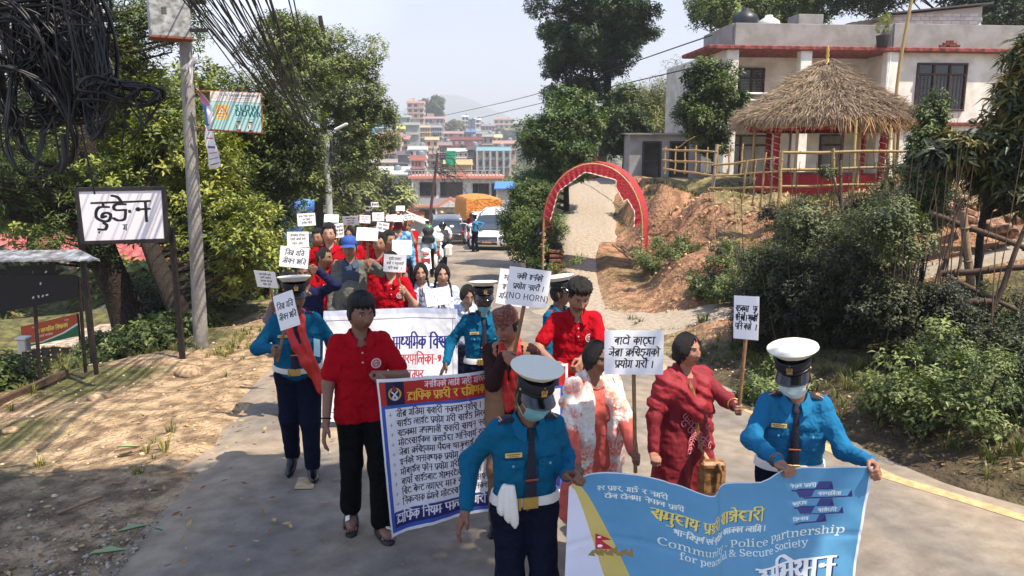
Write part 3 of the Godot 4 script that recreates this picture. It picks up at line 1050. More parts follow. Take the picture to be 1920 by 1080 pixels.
func belt(f: Dictionary,y: float,m: Material,gold: Material) -> void:
	var pr: Array=f.tor+f.leg
	var rows:=[ring_of(pr,(y-0.026)*f.s,0.004),ring_of(pr,(y-0.025)*f.s,0.012),ring_of(pr,(y+0.025)*f.s,0.012),ring_of(pr,(y+0.026)*f.s,0.004)]
	var g:=G.new()
	g.grid(rows,true)
	var b:=part(f.root,"belt",g,m)
	var bk:=G.new()
	bk.box(Vector3(0.075,0.058,0.012),at(front_of(pr,0,y*f.s,0.045)+Vector3(0,0,0.016)),0.003)
	bk.box(Vector3(0.014,0.062,0.012),at(front_of(pr,-0.052,y*f.s,0.045)+Vector3(0,0,0.015)),0.003)
	for k in 8: bk.ball(front_of(pr,0,y*f.s,0.045)+Vector3(cos(TAU*k/8)*0.016,sin(TAU*k/8)*0.016,0.022),Vector3(0.004,0.004,0.003),Basis(),6,4)
	part(b,"buckle",bk,gold)
func peaked_cap(f: Dictionary,tilt:=0.0,big:=1.0) -> void:
	var root:=Node3D.new()
	root.name="peaked_cap"
	f.root.add_child(root,true)
	root.transform=f.hx*Transform3D(Basis(Vector3.RIGHT,tilt).scaled(Vector3(1.03,1.05,1.1)),Vector3(0,0.012,0))
	var hi:=40 if f.near else 16
	var navy:=M("cap_band",rgb(18,19,30),0.7,{"bump":"relief","cm":0.15,"scale":5.0})
	var g:=G.new()
	g.lathe([Vector2(0.078,0.04),Vector2(0.0835,0.04),Vector2(0.087,0.068),Vector2(0.0945,0.102),Vector2(0.08,0.108)],hi)
	part(root,"band",g,navy)
	g=G.new()
	var tilted:=Transform3D(Basis(Vector3.RIGHT,-0.17),Vector3(0,0.016,0.004)).scaled_local(Vector3(big,1,big))
	g.lathe([Vector2(0.09,0.098),Vector2(0.104,0.109),Vector2(0.12,0.124),Vector2(0.1285,0.129),Vector2(0.1315,0.1325),Vector2(0.1305,0.136),Vector2(0.124,0.138),Vector2(0.08,0.1395),Vector2(0.03,0.1395),Vector2(0.0,0.1395)],hi,tilted)
	rumple(g,0.0012,Vector3(14,14,14))
	part(root,"crown",g,M("cap_white",rgb(214,210,196),0.8,{"bump":"relief","cm":0.12,"scale":4.0}))
	g=G.new()
	var rows:=[]
	for j in 5:
		var row:=PackedVector3Array()
		for i in 19:
			var a:=lerpf(-1.25,1.25,i/18.0)
			var out: float=[0.0,0.45,0.85,1.0,0.97][j]
			var ext:=0.052*pow(cos(a*1.15),0.7) if absf(a*1.15)<1.55 else 0.0
			row.append(Vector3(sin(a)*(0.085+ext*out*0.45),0.05-0.034*out-0.012*(1.0-cos(a))+(-0.004 if j==4 else 0.0),cos(a)*0.085+ext*out))
		rows.append(row)
	g.grid(rows)
	part(root,"visor",g,M("cap_visor",rgb(14,14,16),0.12,{"clear":0.6}))
	if not f.near: return
	g=G.new()
	var strap:=[]
	for i in 17:
		var a:=lerpf(-1.4,1.4,i/16.0)
		strap.append(Vector3(sin(a)*0.0885,0.052+0.01*absf(sin(a)),cos(a)*0.0885))
	g.tube(strap,0.0045,5)
	part(root,"strap",g,M("cap_strap",rgb(12,12,13),0.3))
	g=G.new()
	var gold:=M("gold",rgb(196,164,92),0.35,{"metal":0.8})
	var poly:=PackedVector2Array()
	for k in 12: poly.append(Vector2(cos(TAU*k/12.0),sin(TAU*k/12.0))*0.0165)
	var bx:=Transform3D(Basis(Vector3.RIGHT,-0.15),Vector3(0,0.084,0.09))
	g.prism(poly,0.0,0.004,bx)
	g.prism(PackedVector2Array([Vector2(-0.008,0.012),Vector2(0.008,0.012),Vector2(0.0,0.026)]),0.0,0.0045,bx)
	g.prism(PackedVector2Array([Vector2(-0.014,-0.022),Vector2(0.014,-0.022),Vector2(0.016,-0.014),Vector2(-0.016,-0.014)]),0.0,0.0045,bx)
	for sgn: float in [-1.0,1.0]: g.ball(Vector3(sgn*0.087,0.058,0.02),Vector3(0.007,0.007,0.007),Basis(),8,5)
	var bd:=part(root,"badge",g,gold)
	g=G.new()
	for k in 4: g.ball(bx*Vector3(cos(PI/4+TAU*k/4)*0.007,sin(PI/4+TAU*k/4)*0.007,0.0045),Vector3(0.0038,0.0038,0.0015),Basis(),6,4)
	part(bd,"emblem",g,M("emblem_dark",rgb(24,22,40),0.5))
func mask(f: Dictionary,col: Color,chin:=false) -> void:
	var g:=G.new()
	var rows:=[]
	var dy:=-0.05 if chin else 0.0
	for j in 15:
		var q:=j/14.0
		var y:=lerpf(0.006,-0.108,q)+dy
		var row:=PackedVector3Array()
		for i in 19:
			var u:=i/18.0*2.0-1.0
			var half:=lerpf(0.062,0.058,q)+0.006*sin(PI*q)
			var yy:=y+(0.012*u*u*(q*2.0-1.0))+0.008*(1.0-absf(u))*(1.0-q)*(0.0 if chin else 1.0)
			var p:=on_face(clampf(u*half,-0.07,0.07),clampf(yy,-0.11,0.05),f.look)
			var bulge:=0.017*pow(cos(u*1.35),1.5)*sin(PI*clampf(q*0.9+0.12,0,1))
			p.z=maxf(p.z,on_face(u*half*0.8,clampf(yy+0.01,-0.1,0.05),f.look).z-0.006)
			p.y=yy
			row.append(p+Vector3(u*0.004,0,0.004+bulge+0.0014*sin(q*26.0)*(1.0-absf(u))+0.0015*fold_noise.get_noise_2d(u*9,q*14)))
		rows.append(row)
	g.grid(rows)
	g.grid([rows[0],rows[0]])
	var m:=part(f.root,"face_mask",g,M("mask_cloth%d" % int(col.r*255),col,0.85,{"bump":"relief","cm":0.1,"scale":10.0,"back":Color(0.3,0.32,0.32)}),f.hx)
	g=G.new()
	for sgn: float in [-1.0,1.0]:
		var e: Vector3=rows[1][18 if sgn>0 else 0]; var e2: Vector3=rows[12][18 if sgn>0 else 0]
		var ear:=Vector3(sgn*0.08,0.02,-0.016); var ear2:=Vector3(sgn*0.08,-0.03,-0.012)
		g.tube([e,Vector3(sgn*0.08,0.01,0.03),ear,ear2,Vector3(sgn*0.075,-0.045,0.03),e2],0.0013,5)
	part(m,"ear_loop",g,M("loop_white",rgb(225,225,220),0.8))
func roundel(f: Dictionary, x: float, y: float, r: float) -> void:
	var xf:=chest_spot(f,x,y,0.006)
	var g:=G.new()
	g.lathe([Vector2(r,0.0),Vector2(r,0.002),Vector2(r*0.8,0.002),Vector2(r*0.8,0.0)],20,xf*Transform3D(Basis(Vector3.RIGHT,PI/2),Vector3.ZERO))
	g.lathe([Vector2(r*0.5,0.0),Vector2(r*0.5,0.0018),Vector2(r*0.4,0.0018)],12,xf*Transform3D(Basis(Vector3.RIGHT,PI/2),Vector3.ZERO))
	for k in 3: g.box(Vector3(r*0.5,r*0.14,0.002),xf*at(Vector3(0,(k-1)*r*0.3,0.001)))
	for k in 14: g.box(Vector3(r*0.09,r*0.14,0.002),xf*at(Vector3(cos(TAU*k/14)*r*0.66,sin(TAU*k/14)*r*0.66,0.001),Basis(Vector3.BACK,TAU*k/14)))
	part(f.root,"chest_badge",g,M("badge_print",rgb(226,190,190),0.7))
func polo(f: Dictionary,m: Material,logo:=0.09) -> void:
	collar(f,m,0.05,0.05)
	if not f.near:
		roundel(f,logo,1.25,0.03)
		return
	var pl:=on_chest(f,[Vector2(0,1.36),Vector2(0,1.3),Vector2(0,1.22)],[0.034,0.034,0.034],0.004)
	part(f.root,"placket",pl,m)
	var g:=G.new()
	for y in [1.325,1.265]: g.ball(chest_spot(f,0.0,y,0.012).origin,Vector3(0.006,0.006,0.003),Basis(),8,5)
	part(f.root,"button",g,M("button_white",rgb(220,200,195),0.4))
	roundel(f,logo,1.25,0.034)
func officer(f: Dictionary,o:={}) -> void:
	var navy:=M("navy_cloth",rgb(20,24,44),0.8,{"bump":"relief","cm":0.15,"scale":5.0})
	var gold:=M("gold",rgb(196,164,92),0.35,{"metal":0.8})
	var blue: Material=o.shirt
	collar(f,blue,0.04,0.075)
	if o.get("tie",true):
		var t:=on_chest(f,[Vector2(0,1.405),Vector2(0,1.375),Vector2(0.0,1.355),Vector2(0.0,1.2),Vector2(0.0,1.06),Vector2(0.0,1.0),Vector2(0,0.975)],[0.03,0.04,0.028,0.052,0.066,0.07,0.012],0.012)
		var tie:=part(f.root,"tie",t,navy)
		var g:=G.new()
		g.box(Vector3(0.062,0.01,0.006),chest_spot(f,0.0,1.13,0.022),0.002)
		part(tie,"tie_clip",g,M("clip_copper",rgb(176,96,66),0.35,{"metal":0.7}))
	for sgn: float in [-1.0,1.0]:
		var key:="R" if sgn<0 else "L"
		var a: Vector3=f.U.call(sgn*0.075,1.447,-0.012); var b: Vector3=f.U.call(sgn*(f.sx+0.01),1.44,-0.012)
		var g:=G.new()
		var bs:=frame(f.lean*Vector3(0,1,0),Vector3(0,0,1))
		var rows:=[]
		for k in 6:
			var q:=k/5.0
			var c:=a.lerp(b,q)+Vector3(0,0.008*sin(PI*q)+0.004-0.012*q*q,0)
			rows.append(PackedVector3Array([c+Vector3(0,-0.012,-0.034),c+Vector3(0,0.0,-0.03),c+Vector3(0,0.003,0),c+Vector3(0,0.0,0.03),c+Vector3(0,-0.012,0.034)]))
		g.grid(rows)
		var ep:=part(f.root,"epaulette",g,navy)
		g=G.new()
		var marks: int=o.get("stripes",2)
		for k in marks:
			var q:=(0.62+0.11*k) if o.get("chevron",false) else (0.78+0.1*k)
			var c:=a.lerp(b,q)+Vector3(0,0.008*sin(PI*q)+0.0085-0.012*q*q,0)
			if o.get("chevron",false):
				g.box(Vector3(0.006,0.003,0.034),at(c+Vector3(-sgn*0.006,0,0.013),Basis(Vector3.UP,sgn*0.55)))
				g.box(Vector3(0.006,0.003,0.034),at(c+Vector3(-sgn*0.006,0,-0.013),Basis(Vector3.UP,-sgn*0.55)))
			else: g.box(Vector3(0.006,0.003,0.056),at(c))
		part(ep,"stripe",g,M("stripe_gold",rgb(204,150,96),0.6))
	var px:=0.098
	for sgn: float in [-1.0,1.0]:
		var rows:=[]
		var g:=G.new()
		for j in 4:
			var row:=PackedVector3Array()
			for i in 5:
				var xf:=chest_spot(f,sgn*px+(i-2)*0.028,1.235-j*0.04-(0.012 if j==3 and i==2 else 0.0),0.005)
				row.append(xf.origin)
			rows.append(row)
		g.grid(rows)
		var pk:=part(f.root,"chest_pocket",g,blue)
		g=G.new()
		rows=[]
		for j in 2:
			var row:=PackedVector3Array()
			for i in 5: row.append(chest_spot(f,sgn*px+(i-2)*0.0295,1.245-j*(0.034+0.014*(1.0-absf(i-2)/2.0)),0.009+0.003*j).origin)
			rows.append(row)
		g.grid(rows)
		var fl:=part(pk,"flap",g,blue)
		g=G.new()
		g.ball(chest_spot(f,sgn*px,1.213,0.013).origin,Vector3(0.007,0.007,0.004),Basis(),8,5)
		part(pk,"button",g,M("button_blue",rgb(96,150,180),0.3))
	if o.get("plate",true):
		var g:=G.new()
		var xf:=chest_spot(f,-px,1.272,0.012)
		g.box(Vector3(0.078,0.022,0.004),xf,0.001)
		var pl:=part(f.root,"name_plate",g,M("plate_brass",rgb(206,176,104),0.45,{"metal":0.3}))
		g=G.new()
		for k in 9: g.box(Vector3(0.0045,0.005,0.001),xf*at(Vector3(-0.028+k*0.007,0.003,0.0028)))
		for k in 7: g.box(Vector3(0.0045,0.004,0.001),xf*at(Vector3(-0.021+k*0.007,-0.005,0.0028)))
		part(pl,"lettering",g,M("plate_ink",rgb(60,40,30),0.6))
	belt(f,0.985,M("belt_white",rgb(222,220,214),0.6),gold)
# ---------------------------------------------------------------- placards
# a card on a stick; the stick runs from foot to the card's middle; face is the way the print looks
func placard(label: String,lines: Array,ctr: Vector3,size: Vector2,foot: Vector3,face: Vector3,o:={}) -> Node3D:
	var t:=thing("placard",label,"placard",foot,0.0,"placards carried in the march")
	var px:=420.0/size.x*0.4
	var W:=int(size.x*px*2.0); var H:=int(size.y*px*2.0)
	var im:=blank(W,H,o.get("paper",Color(0.95,0.945,0.955)))
	var n:=lines.size()
	var em: float=o.get("em",H*0.72/(n*1.75))
	for k in n:
		var s: String=lines[k]
		var y: float=H*o.get("top",0.5)+(k-(n-1)/2.0)*H*o.get("gap",0.8)/n+em*0.5
		if s.unicode_at(0)<0x250: latin(im,s,W/2.0,y,em*1.2,o.get("ink",Color(0.1,0.1,0.13)),"Droid Sans",400,1.0,true)
		else:
			var wide:=minf(1.0,W*0.86/(text_width(s)*em))
			write(im,s,(W-text_width(s)*em*wide)/2.0,y,em,o.get("ink",Color(0.08,0.08,0.11)),1.15,wide,0.12)
	var up:=ctr-foot
	var b:=frame(UP,face)
	b=Basis(UP.cross(face).normalized(),UP,face)
	b.z=b.x.cross(b.y)
	b=b*Basis(Vector3.RIGHT,-asin(clampf(face.normalized().y,-1,1)))
	b=b*Basis(Vector3.BACK,deg_to_rad(o.get("roll",0.0)))
	var g:=G.new()
	var rows:=[]
	for j in 7:
		var row:=PackedVector3Array()
		for i in 7:
			var u:=i/6.0-0.5; var v:=0.5-j/6.0
			row.append(Vector3(u*size.x,v*size.y,0.004+0.006*fold_noise.get_noise_2d(u*2.0+ctr.x*9.0,v*2.0+ctr.z)+o.get("bow",0.012)*(0.25-u*u)))
		rows.append(row)
	g.grid(rows)
	var card:=part(t,"card",g,printed("print "+label,im,0.7),at(ctr-foot,b))
	g=G.new()
	var back:=[]
	for r in rows:
		var q:=PackedVector3Array()
		for p in r: q.append(p+Vector3(0,0,-0.004))
		back.append(q)
	g.grid(back)
	for e in [[rows[0],back[0]],[rows[6],back[6]]]: g.grid(e)
	for i in [0,6]:
		var e1:=PackedVector3Array(); var e2:=PackedVector3Array()
		for j in 7: e1.append(rows[j][i]); e2.append(back[j][i])
		g.grid([e1,e2])
	part(card,"backing",g,M("card_back",rgb(206,196,176),0.85))
	g=G.new()
	var dir:=up.normalized()
	stick(g,Vector3(0,0,0)-dir*o.get("tail",0.12)-b.z*0.012,up-b.z*0.018,o.get("thick",0.011),6)
	part(t,"stick",g,M("stick_wood",rgb(158,118,80),0.8,{"map":"grain","scale3":Vector3(14,1.5,14)}))
	return t
# ---------------------------------------------------------------- the lie of the land; d is the distance ahead of the camera (-z)
func tab(t: Array,x: float) -> float:
	if x<=t[0].x: return t[0].y
	for k in t.size()-1:
		if x<t[k+1].x: return lerpf(t[k].y,t[k+1].y,(x-t[k].x)/(t[k+1].x-t[k].x))
	return t[-1].y
var LEFT:=[Vector2(-8,-1.2),Vector2(0,-2.0),Vector2(4.5,-2.6),Vector2(8,-3.05),Vector2(10,-3.4),Vector2(16,-4.1),Vector2(24,-4.8),Vector2(35,-5.3),Vector2(60,-7.6),Vector2(90,-7.0),Vector2(125,-3)]
var RIGHT:=[Vector2(-8,20),Vector2(0,9.4),Vector2(3,5.9),Vector2(5.1,4.25),Vector2(6,3.62),Vector2(9.8,2.6),Vector2(16,1.65),Vector2(24.5,0.95),Vector2(33,0.6),Vector2(60,-1.2),Vector2(90,-1),Vector2(125,4)]
var FALL:=[Vector2(-8,0.72),Vector2(35,-1.65),Vector2(50,-3.0),Vector2(70,-5.0),Vector2(90,-6.7),Vector2(125,-8.6)]
var spots:=[]
var LINE_A:=[Vector2(14.6,1.6),Vector2(16.4,1.9),Vector2(19,2.05),Vector2(22,2.2),Vector2(26,2.6),Vector2(30,3.2),Vector2(33.5,4.6)]
var TRACK_A:=[Vector2(14.6,-0.5),Vector2(16.4,-0.36),Vector2(19,-0.08),Vector2(22,0.36),Vector2(26,0.87),Vector2(30,1.3),Vector2(33.5,1.5)]
var LINE_B:=[Vector2(2.4,13.45),Vector2(4.6,13.2),Vector2(6,12.6),Vector2(7.4,12),Vector2(9,11.6),Vector2(12,11)]
var TRACK_B:=[Vector2(2.4,-0.42),Vector2(3.2,-0.3),Vector2(4.6,0.05),Vector2(6,0.55),Vector2(7.4,1.0),Vector2(9,1.4),Vector2(12,1.9)]
func road_y(d: float) -> float: return tab(FALL,d)
func survey() -> void:
	var t:={}
	t.bank=[5.3,6,0.35,6.5,6,0.6,4.6,8,0.15,6,8,0.45,8,8,0.8,3.4,10.5,-0.15,4.5,10.2,0.2,6,10,0.5,9,9.5,1.15,12,9,1.6,9,5,0.8,12,4,1.2,14,0,1.2]
	t.path_b=[3.2,13.3,-0.3,4.6,13.2,0.05,6,12.6,0.55,7.4,12,1.0,9,11.6,1.4,12,11,1.9,16,10.5,2.1]
	t.slope=[2.6,15,-0.38,3.6,14.3,-0.1,4.3,14.7,0.2,4.6,15.7,0.8,4.8,17.4,1.55,5.5,16.4,1.45,6.5,15.2,1.45,8,14.4,1.6,10,13.5,1.85,13,13,2.1]
	t.terrace=[5,19,1.7,6,18,1.7,8,17,1.75,8,20,1.95,10,20,2.0,6,23,1.95,9,25,1.9,14,20,2.1,18,18,2.2,12,30,1.8,6,30,1.7,18,30,2,30,30,2.5,30,15,2.6]
	t.path_a=[1.9,17,-0.38,2.05,19,-0.1,2.2,22,0.35,2.6,26,0.85,3.2,30,1.3,4.5,34,1.5]
	t.beside=[0.95,21,-0.6,1.0,26,-0.4,1.4,32,0.6,3.4,36,1.4,0.9,40,-0.5,3.35,19,0.2,3.5,21,0.9,4.1,21,1.8,3.4,17,0.1,3.9,17,0.55,4.2,24,1.85,4.3,28,1.8,5,33,1.7]
	t.verge=[-4,5,0,-6,5,0.02,-4.6,8,-0.18,-6.3,8.8,-0.25,-5.7,10.2,-0.32,-5.2,11,-0.35,-5.4,13,-0.5,-5.6,17,-0.7,-6,22,-0.95,-6.5,30,-1.5,-5,1,0.2,-7,1,0.2]
	t.left=[-7.2,8,-0.7,-8,5,-0.3,-8,9,-1.3,-7.3,11.5,-1.2,-7.6,15,-1.0,-7.5,18,-1.6,-8,24,-2.5,-9,12,-2.2,-10,9,-2.4,-10,16,-2.4,-12,12,-3,-12,20,-3.2,-15,15,-3.6,-9,30,-3.2,-16,28,-4,-25,20,-4.2,-20,40,-5.5,-12,45,-5]
	t.valley=[-30,40,-6,-30,60,-8,-15,60,-6.5,-50,60,-9,-50,30,-6,-12,5,-2,-20,5,-3,-30,0,-3.5,-40,90,-12,-15,90,-9,5,60,-2.5,10,60,-2,25,60,-1,6,90,-6,20,90,-5,40,90,-4,50,40,1,0,120,-10,30,120,-8,-30,120,-13]
	for k in t:
		var a: Array=t[k]
		for i in range(0,a.size(),3): spots.append(Vector3(a[i],a[i+1],a[i+2]))
var soil_noise:=noise(31,0.9,4)
func land(x: float,d: float) -> float:
	if d>125.0: return tab([Vector2(125,-9.5),Vector2(200,-6),Vector2(300,-4),Vector2(450,4),Vector2(650,19),Vector2(800,15),Vector2(1500,-20)],d)-0.00012*x*x*(1.0 if x>-60 else 0.4)
	var s:=0.0; var w:=0.0
	for p in spots:
		var q: float=(p.x-x)*(p.x-x)+(p.y-d)*(p.y-d)+0.03
		q=1.0/(q*sqrt(q))
		w+=q; s+=q*p.z
	s /= w
	var out:=maxf(tab(LEFT,d)-x,x-tab(RIGHT,d))
	var rough:=0.03
	if x>3.0 and d>13.0 and d<24.0: rough=0.16
	s+=soil_noise.get_noise_2d(x,d)*rough
	if d>14.0 and d<34.0: s=lerpf(tab(TRACK_A,d),s,smoothstep(1.0,1.45,absf(x-tab(LINE_A,d))))
	if x>2.4 and x<13.0 and d>9.0 and d<15.0: s=lerpf(tab(TRACK_B,x),s,smoothstep(0.6,1.3,absf(d-tab(LINE_B,x))))
	return lerpf(road_y(d),s,smoothstep(0.0,1.0,out))
func ground_point(x: float,d: float,up:=0.0) -> Vector3:
	return Vector3(x,land(x,d)+up,-d)
func steps_of(a: Array) -> PackedFloat32Array:
	var o:=PackedFloat32Array()
	for k in range(0,a.size(),3):
		var v: float=a[k]
		while v<a[k+1]-1e-4:
			o.append(v); v+=a[k+2]
	o.append(a[-2])
	return o
func build_ground() -> void:
	var xs:=steps_of([-70,-30,8,-30,-12,2.0,-12,10,0.32,10,30,2.0,30,70,8])
	var ds:=steps_of([-8,2,1.0,2,24,0.32,24,44,1.0,44,125,6])
	var rows:=[]; var cols:=[]
	var tan:=lin(186,158,124); var brown:=lin(180,136,102); var green:=lin(112,110,62); var pale:=lin(152,136,96); var field:=lin(150,152,92)
	var mixn:=noise(41,0.35,4)
	for d in ds:
		var row:=PackedVector3Array(); var cr:=PackedColorArray()
		for x in xs:
			var y:=land(x,d)
			var out:=maxf(tab(LEFT,d)-x,x-tab(RIGHT,d))
			if out<-0.12: y-=0.06
			row.append(Vector3(x,y,-d))
			var n:=mixn.get_noise_2d(x,d)
			var c:=tan
			if x<0:
				c=tan.lerp(green,smoothstep(-0.05,0.25,n+clampf((out-1.6)*0.25,-0.4,0.6)+(0.12 if d>11 else -0.12)))
				if d>24: c=field.lerp(green,clampf(n+0.4,0,1))
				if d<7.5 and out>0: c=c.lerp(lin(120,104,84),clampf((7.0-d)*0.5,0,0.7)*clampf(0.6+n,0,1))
			else:
				c=tan.lerp(brown,smoothstep(0.1,0.9,out))
				c=c.lerp(green,smoothstep(0.1,0.35,n)*0.6)
				if d>16.5 and x>4.8: c=pale.lerp(green,clampf(n*1.5,0,0.5))
				if d>24.0 and x<3.5: c=green.lerp(pale,clampf(n+0.3,0,1))
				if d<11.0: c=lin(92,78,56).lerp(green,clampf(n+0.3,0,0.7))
			cr.append(c)
		rows.append(row); cols.append(cr)
	var g:=G.new()
	g.grid(rows,false,1,1,cols)
	struct("ground",g,M("soil",Color.WHITE,0.95,{"vc":true,"map":"blotch","scale":0.7,"bump":"relief","cm":3.0,"world":true}))
	# beyond: the town's hill, the far ridge
	rows=[]; cols=[]
	for d: float in [122,140,160,180,200,230,260,300,340,390,450,510,580,650,720,800,1000,1500]:
		var row:=PackedVector3Array(); var cr:=PackedColorArray()
		for i in 41:
			var x:=(i-20)*(10.0+d*0.045)
			row.append(Vector3(x,land(x,maxf(d,126.0))+mixn.get_noise_2d(x*0.1,d*0.1)*3.0-(2.0 if d<130 else 0.0),-d))
			cr.append(lin(96,106,66).lerp(lin(150,130,104),clampf(mixn.get_noise_2d(x*0.2,d*0.2)+0.4,0,1)))
		rows.append(row); cols.append(cr)
	g=G.new()
	g.grid(rows,false,1,1,cols)
	struct("hillside",g,M("hill_soil",Color.WHITE,0.95,{"vc":true,"map":"blotch","scale":0.03,"world":true}))
	rows=[]
	var ridge:=noise(51,0.0011,5)
	for j in 7:
		var row:=PackedVector3Array()
		for i in 70:
			var x:=-1900.0+i*55.0
			var top:=150.0*bell(x+260.0,330.0)+60.0*bell(x-700.0,500.0)+190.0*bell(x+1500.0,500.0)+70.0*bell(x-1700.0,400.0)+30.0+ridge.get_noise_2d(x,3.0)*60.0+ridge.get_noise_2d(x*5.0,9.0)*14.0
			row.append(Vector3(x,lerpf(-60.0,top,sin(PI*j/6.0)),-2500.0-j*110.0+ridge.get_noise_2d(x*2.0,j*90.0)*60.0))
		rows.append(row)
	g=G.new()
	g.grid(rows)
	struct("hills",g,M("far_forest",rgb(70,86,62),1.0))
func build_road() -> void:
	var ds:=steps_of([-8,2,1.0,2,40,0.5,40,124,3.0])
	var edge:=noise(61,1.3,3)
	var rows:=[]; var cols:=[]
	for d in ds:
		var l:=tab(LEFT,d)+edge.get_noise_1d(d)*0.22; var r:=tab(RIGHT,d)+edge.get_noise_1d(d+90.0)*0.15
		var row:=PackedVector3Array(); var cr:=PackedColorArray()
		for i in 21:
			var q:=i/20.0
			row.append(Vector3(lerpf(l,r,q),road_y(d)+0.012+0.05*sin(PI*q)-(0.05 if i==0 or i==20 else 0.0),-d))
			var n:=edge.get_noise_2d(lerpf(l,r,q)*0.6,d*0.35)
			cr.append(lin(128,121,112).lerp(lin(164,148,128),clampf(n*1.9+0.3+0.5*smoothstep(0.8,1.0,q)+0.4*smoothstep(0.14,0.0,q),0,1)))
		rows.append(row); cols.append(cr)
	var g:=G.new()
	g.grid(rows,false,1,1,cols)
	struct("road",g,M("asphalt",Color.WHITE,0.92,{"vc":true,"map":"asphalt","scale":0.3,"bump":"speck","cm":0.8,"world":true}))
	for side in [0,1]:
		rows=[]
		var wear:=noise(71+side,1.1,3)
		g=G.new()
		for d in steps_of([5.7 if side==0 else 2.0,40,0.25,40,120,2]):
			var x:=tab(LEFT,d)+1.12 if side==0 else tab(RIGHT,d)-0.52
			var dx:=((tab(LEFT,d+0.4) if side==0 else tab(RIGHT,d+0.4))-(tab(LEFT,d-0.4) if side==0 else tab(RIGHT,d-0.4)))/0.8
			var w:=0.075*sqrt(1.0+dx*dx)*(1.0+0.35*wear.get_noise_1d(d*2.0))
			var q:=(x-tab(LEFT,d))/(tab(RIGHT,d)-tab(LEFT,d))
			var y:=road_y(d)+0.018+0.05*sin(PI*q)
			var worn: bool=wear.get_noise_1d(d)<0.02 and side==0
			if worn:
				if rows.size()>1: g.grid(rows)
				rows=[]
			else: rows.append(PackedVector3Array([Vector3(x-w,y,-d),Vector3(x,y+0.001,-d),Vector3(x+w,y,-d)]))
		if rows.size()>1: g.grid(rows)
		struct("road_marking",g,M("worn_yellow" if side==0 else "faded_yellow",rgb(196,168,134) if side==0 else rgb(204,168,122),0.9,{"map":"plaster","scale":2.0,"world":true}),"faded orange edge line painted along the road")
	# the concrete tracks that leave the road on the right
	var slab:=M("old_concrete",rgb(172,158,140),0.93,{"map":"asphalt","scale":0.6,"bump":"relief","cm":0.7,"world":true})
	for tr in [[[Vector3(1.5,14.4,1.7),Vector3(1.85,16.2,1.35),Vector3(2.05,19,0.98),Vector3(2.2,22,0.95),Vector3(2.6,26,1.0),Vector3(3.2,30,1.2),Vector3(4.6,33.5,1.4),Vector3(7.0,35,1.2)],"rising rough concrete path under the red arch"],
			[[Vector3(1.5,13.4,1.7),Vector3(3.0,13.3,1.15),Vector3(4.6,13.2,0.7),Vector3(6,12.6,0.6),Vector3(7.4,12,0.6),Vector3(9,11.6,0.65),Vector3(12,11,0.7)],"side track of worn concrete climbing behind the hedge"]]:
		rows=[]
		var c: Array=curve(tr[0].map(func(p): return Vector3(p.x,p.z,p.y)),8)
		for k in c.size():
			var t: Vector3=c[mini(k+1,c.size()-1)]-c[maxi(k-1,0)]
			var side:=Vector3(t.z,0,-t.x).normalized()
			var row:=PackedVector3Array()
			for i in 9:
				var q:=(i-4)/4.0
				var w: float=c[k].y*(1.0+0.12*edge.get_noise_1d(k*3.0+i*40.0*absf(q)))
				var p: Vector3=Vector3(c[k].x,0,c[k].z)+side*q*w
				row.append(Vector3(p.x,land(c[k].x,c[k].z)+0.035+edge.get_noise_2d(p.x*0.5,p.z*0.5)*0.03-(0.16 if absf(q)>0.99 else 0.0),-p.z))
			rows.append(row)
		g=G.new()
		g.grid(rows)
		struct("path",g,slab,tr[1])
# ---------------------------------------------------------------- foliage
func leaf(g: G,base: Vector3,dir: Vector3,up: Vector3,long: float,wide: float,droop:=0.25) -> void:
	var s:=dir.cross(up).normalized()*wide*0.5
	var u:=s.cross(dir).normalized()
	var m:=base+dir*long*0.5
	var tip:=base+dir*long-u*long*droop
	var q:=u*wide*0.18
	g.tri(base,m-s+q,m); g.tri(base,m,m+s+q)
	g.tri(m-s+q,tip,m); g.tri(m,tip,m+s+q)
func sprig(count: int,long: float,wide: float,stem: float,seed_: int,droop:=0.25,rosette:=false) -> ArrayMesh:
	var r:=RandomNumberGenerator.new()
	r.seed=seed_
	var g:=G.new()
	for k in count:
		var q:=(k+0.5)/count
		var a:=k*2.4+r.randf()*0.6
		var el:=r.randf_range(0.1,0.7) if not rosette else r.randf_range(-0.1,0.6)
		var d:=Vector3(cos(a)*cos(el),sin(el),sin(a)*cos(el))
		var b:=Vector3(r.randf_range(-0.02,0.02),stem*(q if not rosette else 1.0),r.randf_range(-0.02,0.02)) 
		leaf(g,b,d.normalized(),Vector3.UP if absf(d.y)<0.9 else Vector3.RIGHT,long*r.randf_range(0.7,1.15),wide*r.randf_range(0.8,1.15),droop)
	return g.mesh()
func tuft(blades: int,high: float,seed_: int) -> ArrayMesh:
	var r:=RandomNumberGenerator.new()
	r.seed=seed_
	var g:=G.new()
	for k in blades:
		var a:=r.randf()*TAU
		var out:=Vector3(cos(a),0,sin(a))
		var s:=Vector3(-out.z,0,out.x)*high*0.035
		var b:=out*r.randf()*high*0.2
		var h:=high*r.randf_range(0.5,1.0)
		var m:=b+Vector3(0,h*0.6,0)+out*h*0.2; var t:=b+Vector3(0,h*0.85,0)+out*h*r.randf_range(0.4,0.8)
		g.tri(b-s,m-s*0.8,b+s); g.tri(b+s,m-s*0.8,m+s*0.8); g.tri(m-s*0.8,t,m+s*0.8)
	return g.mesh()
var leafmat: StandardMaterial3D
var sprigs:={}
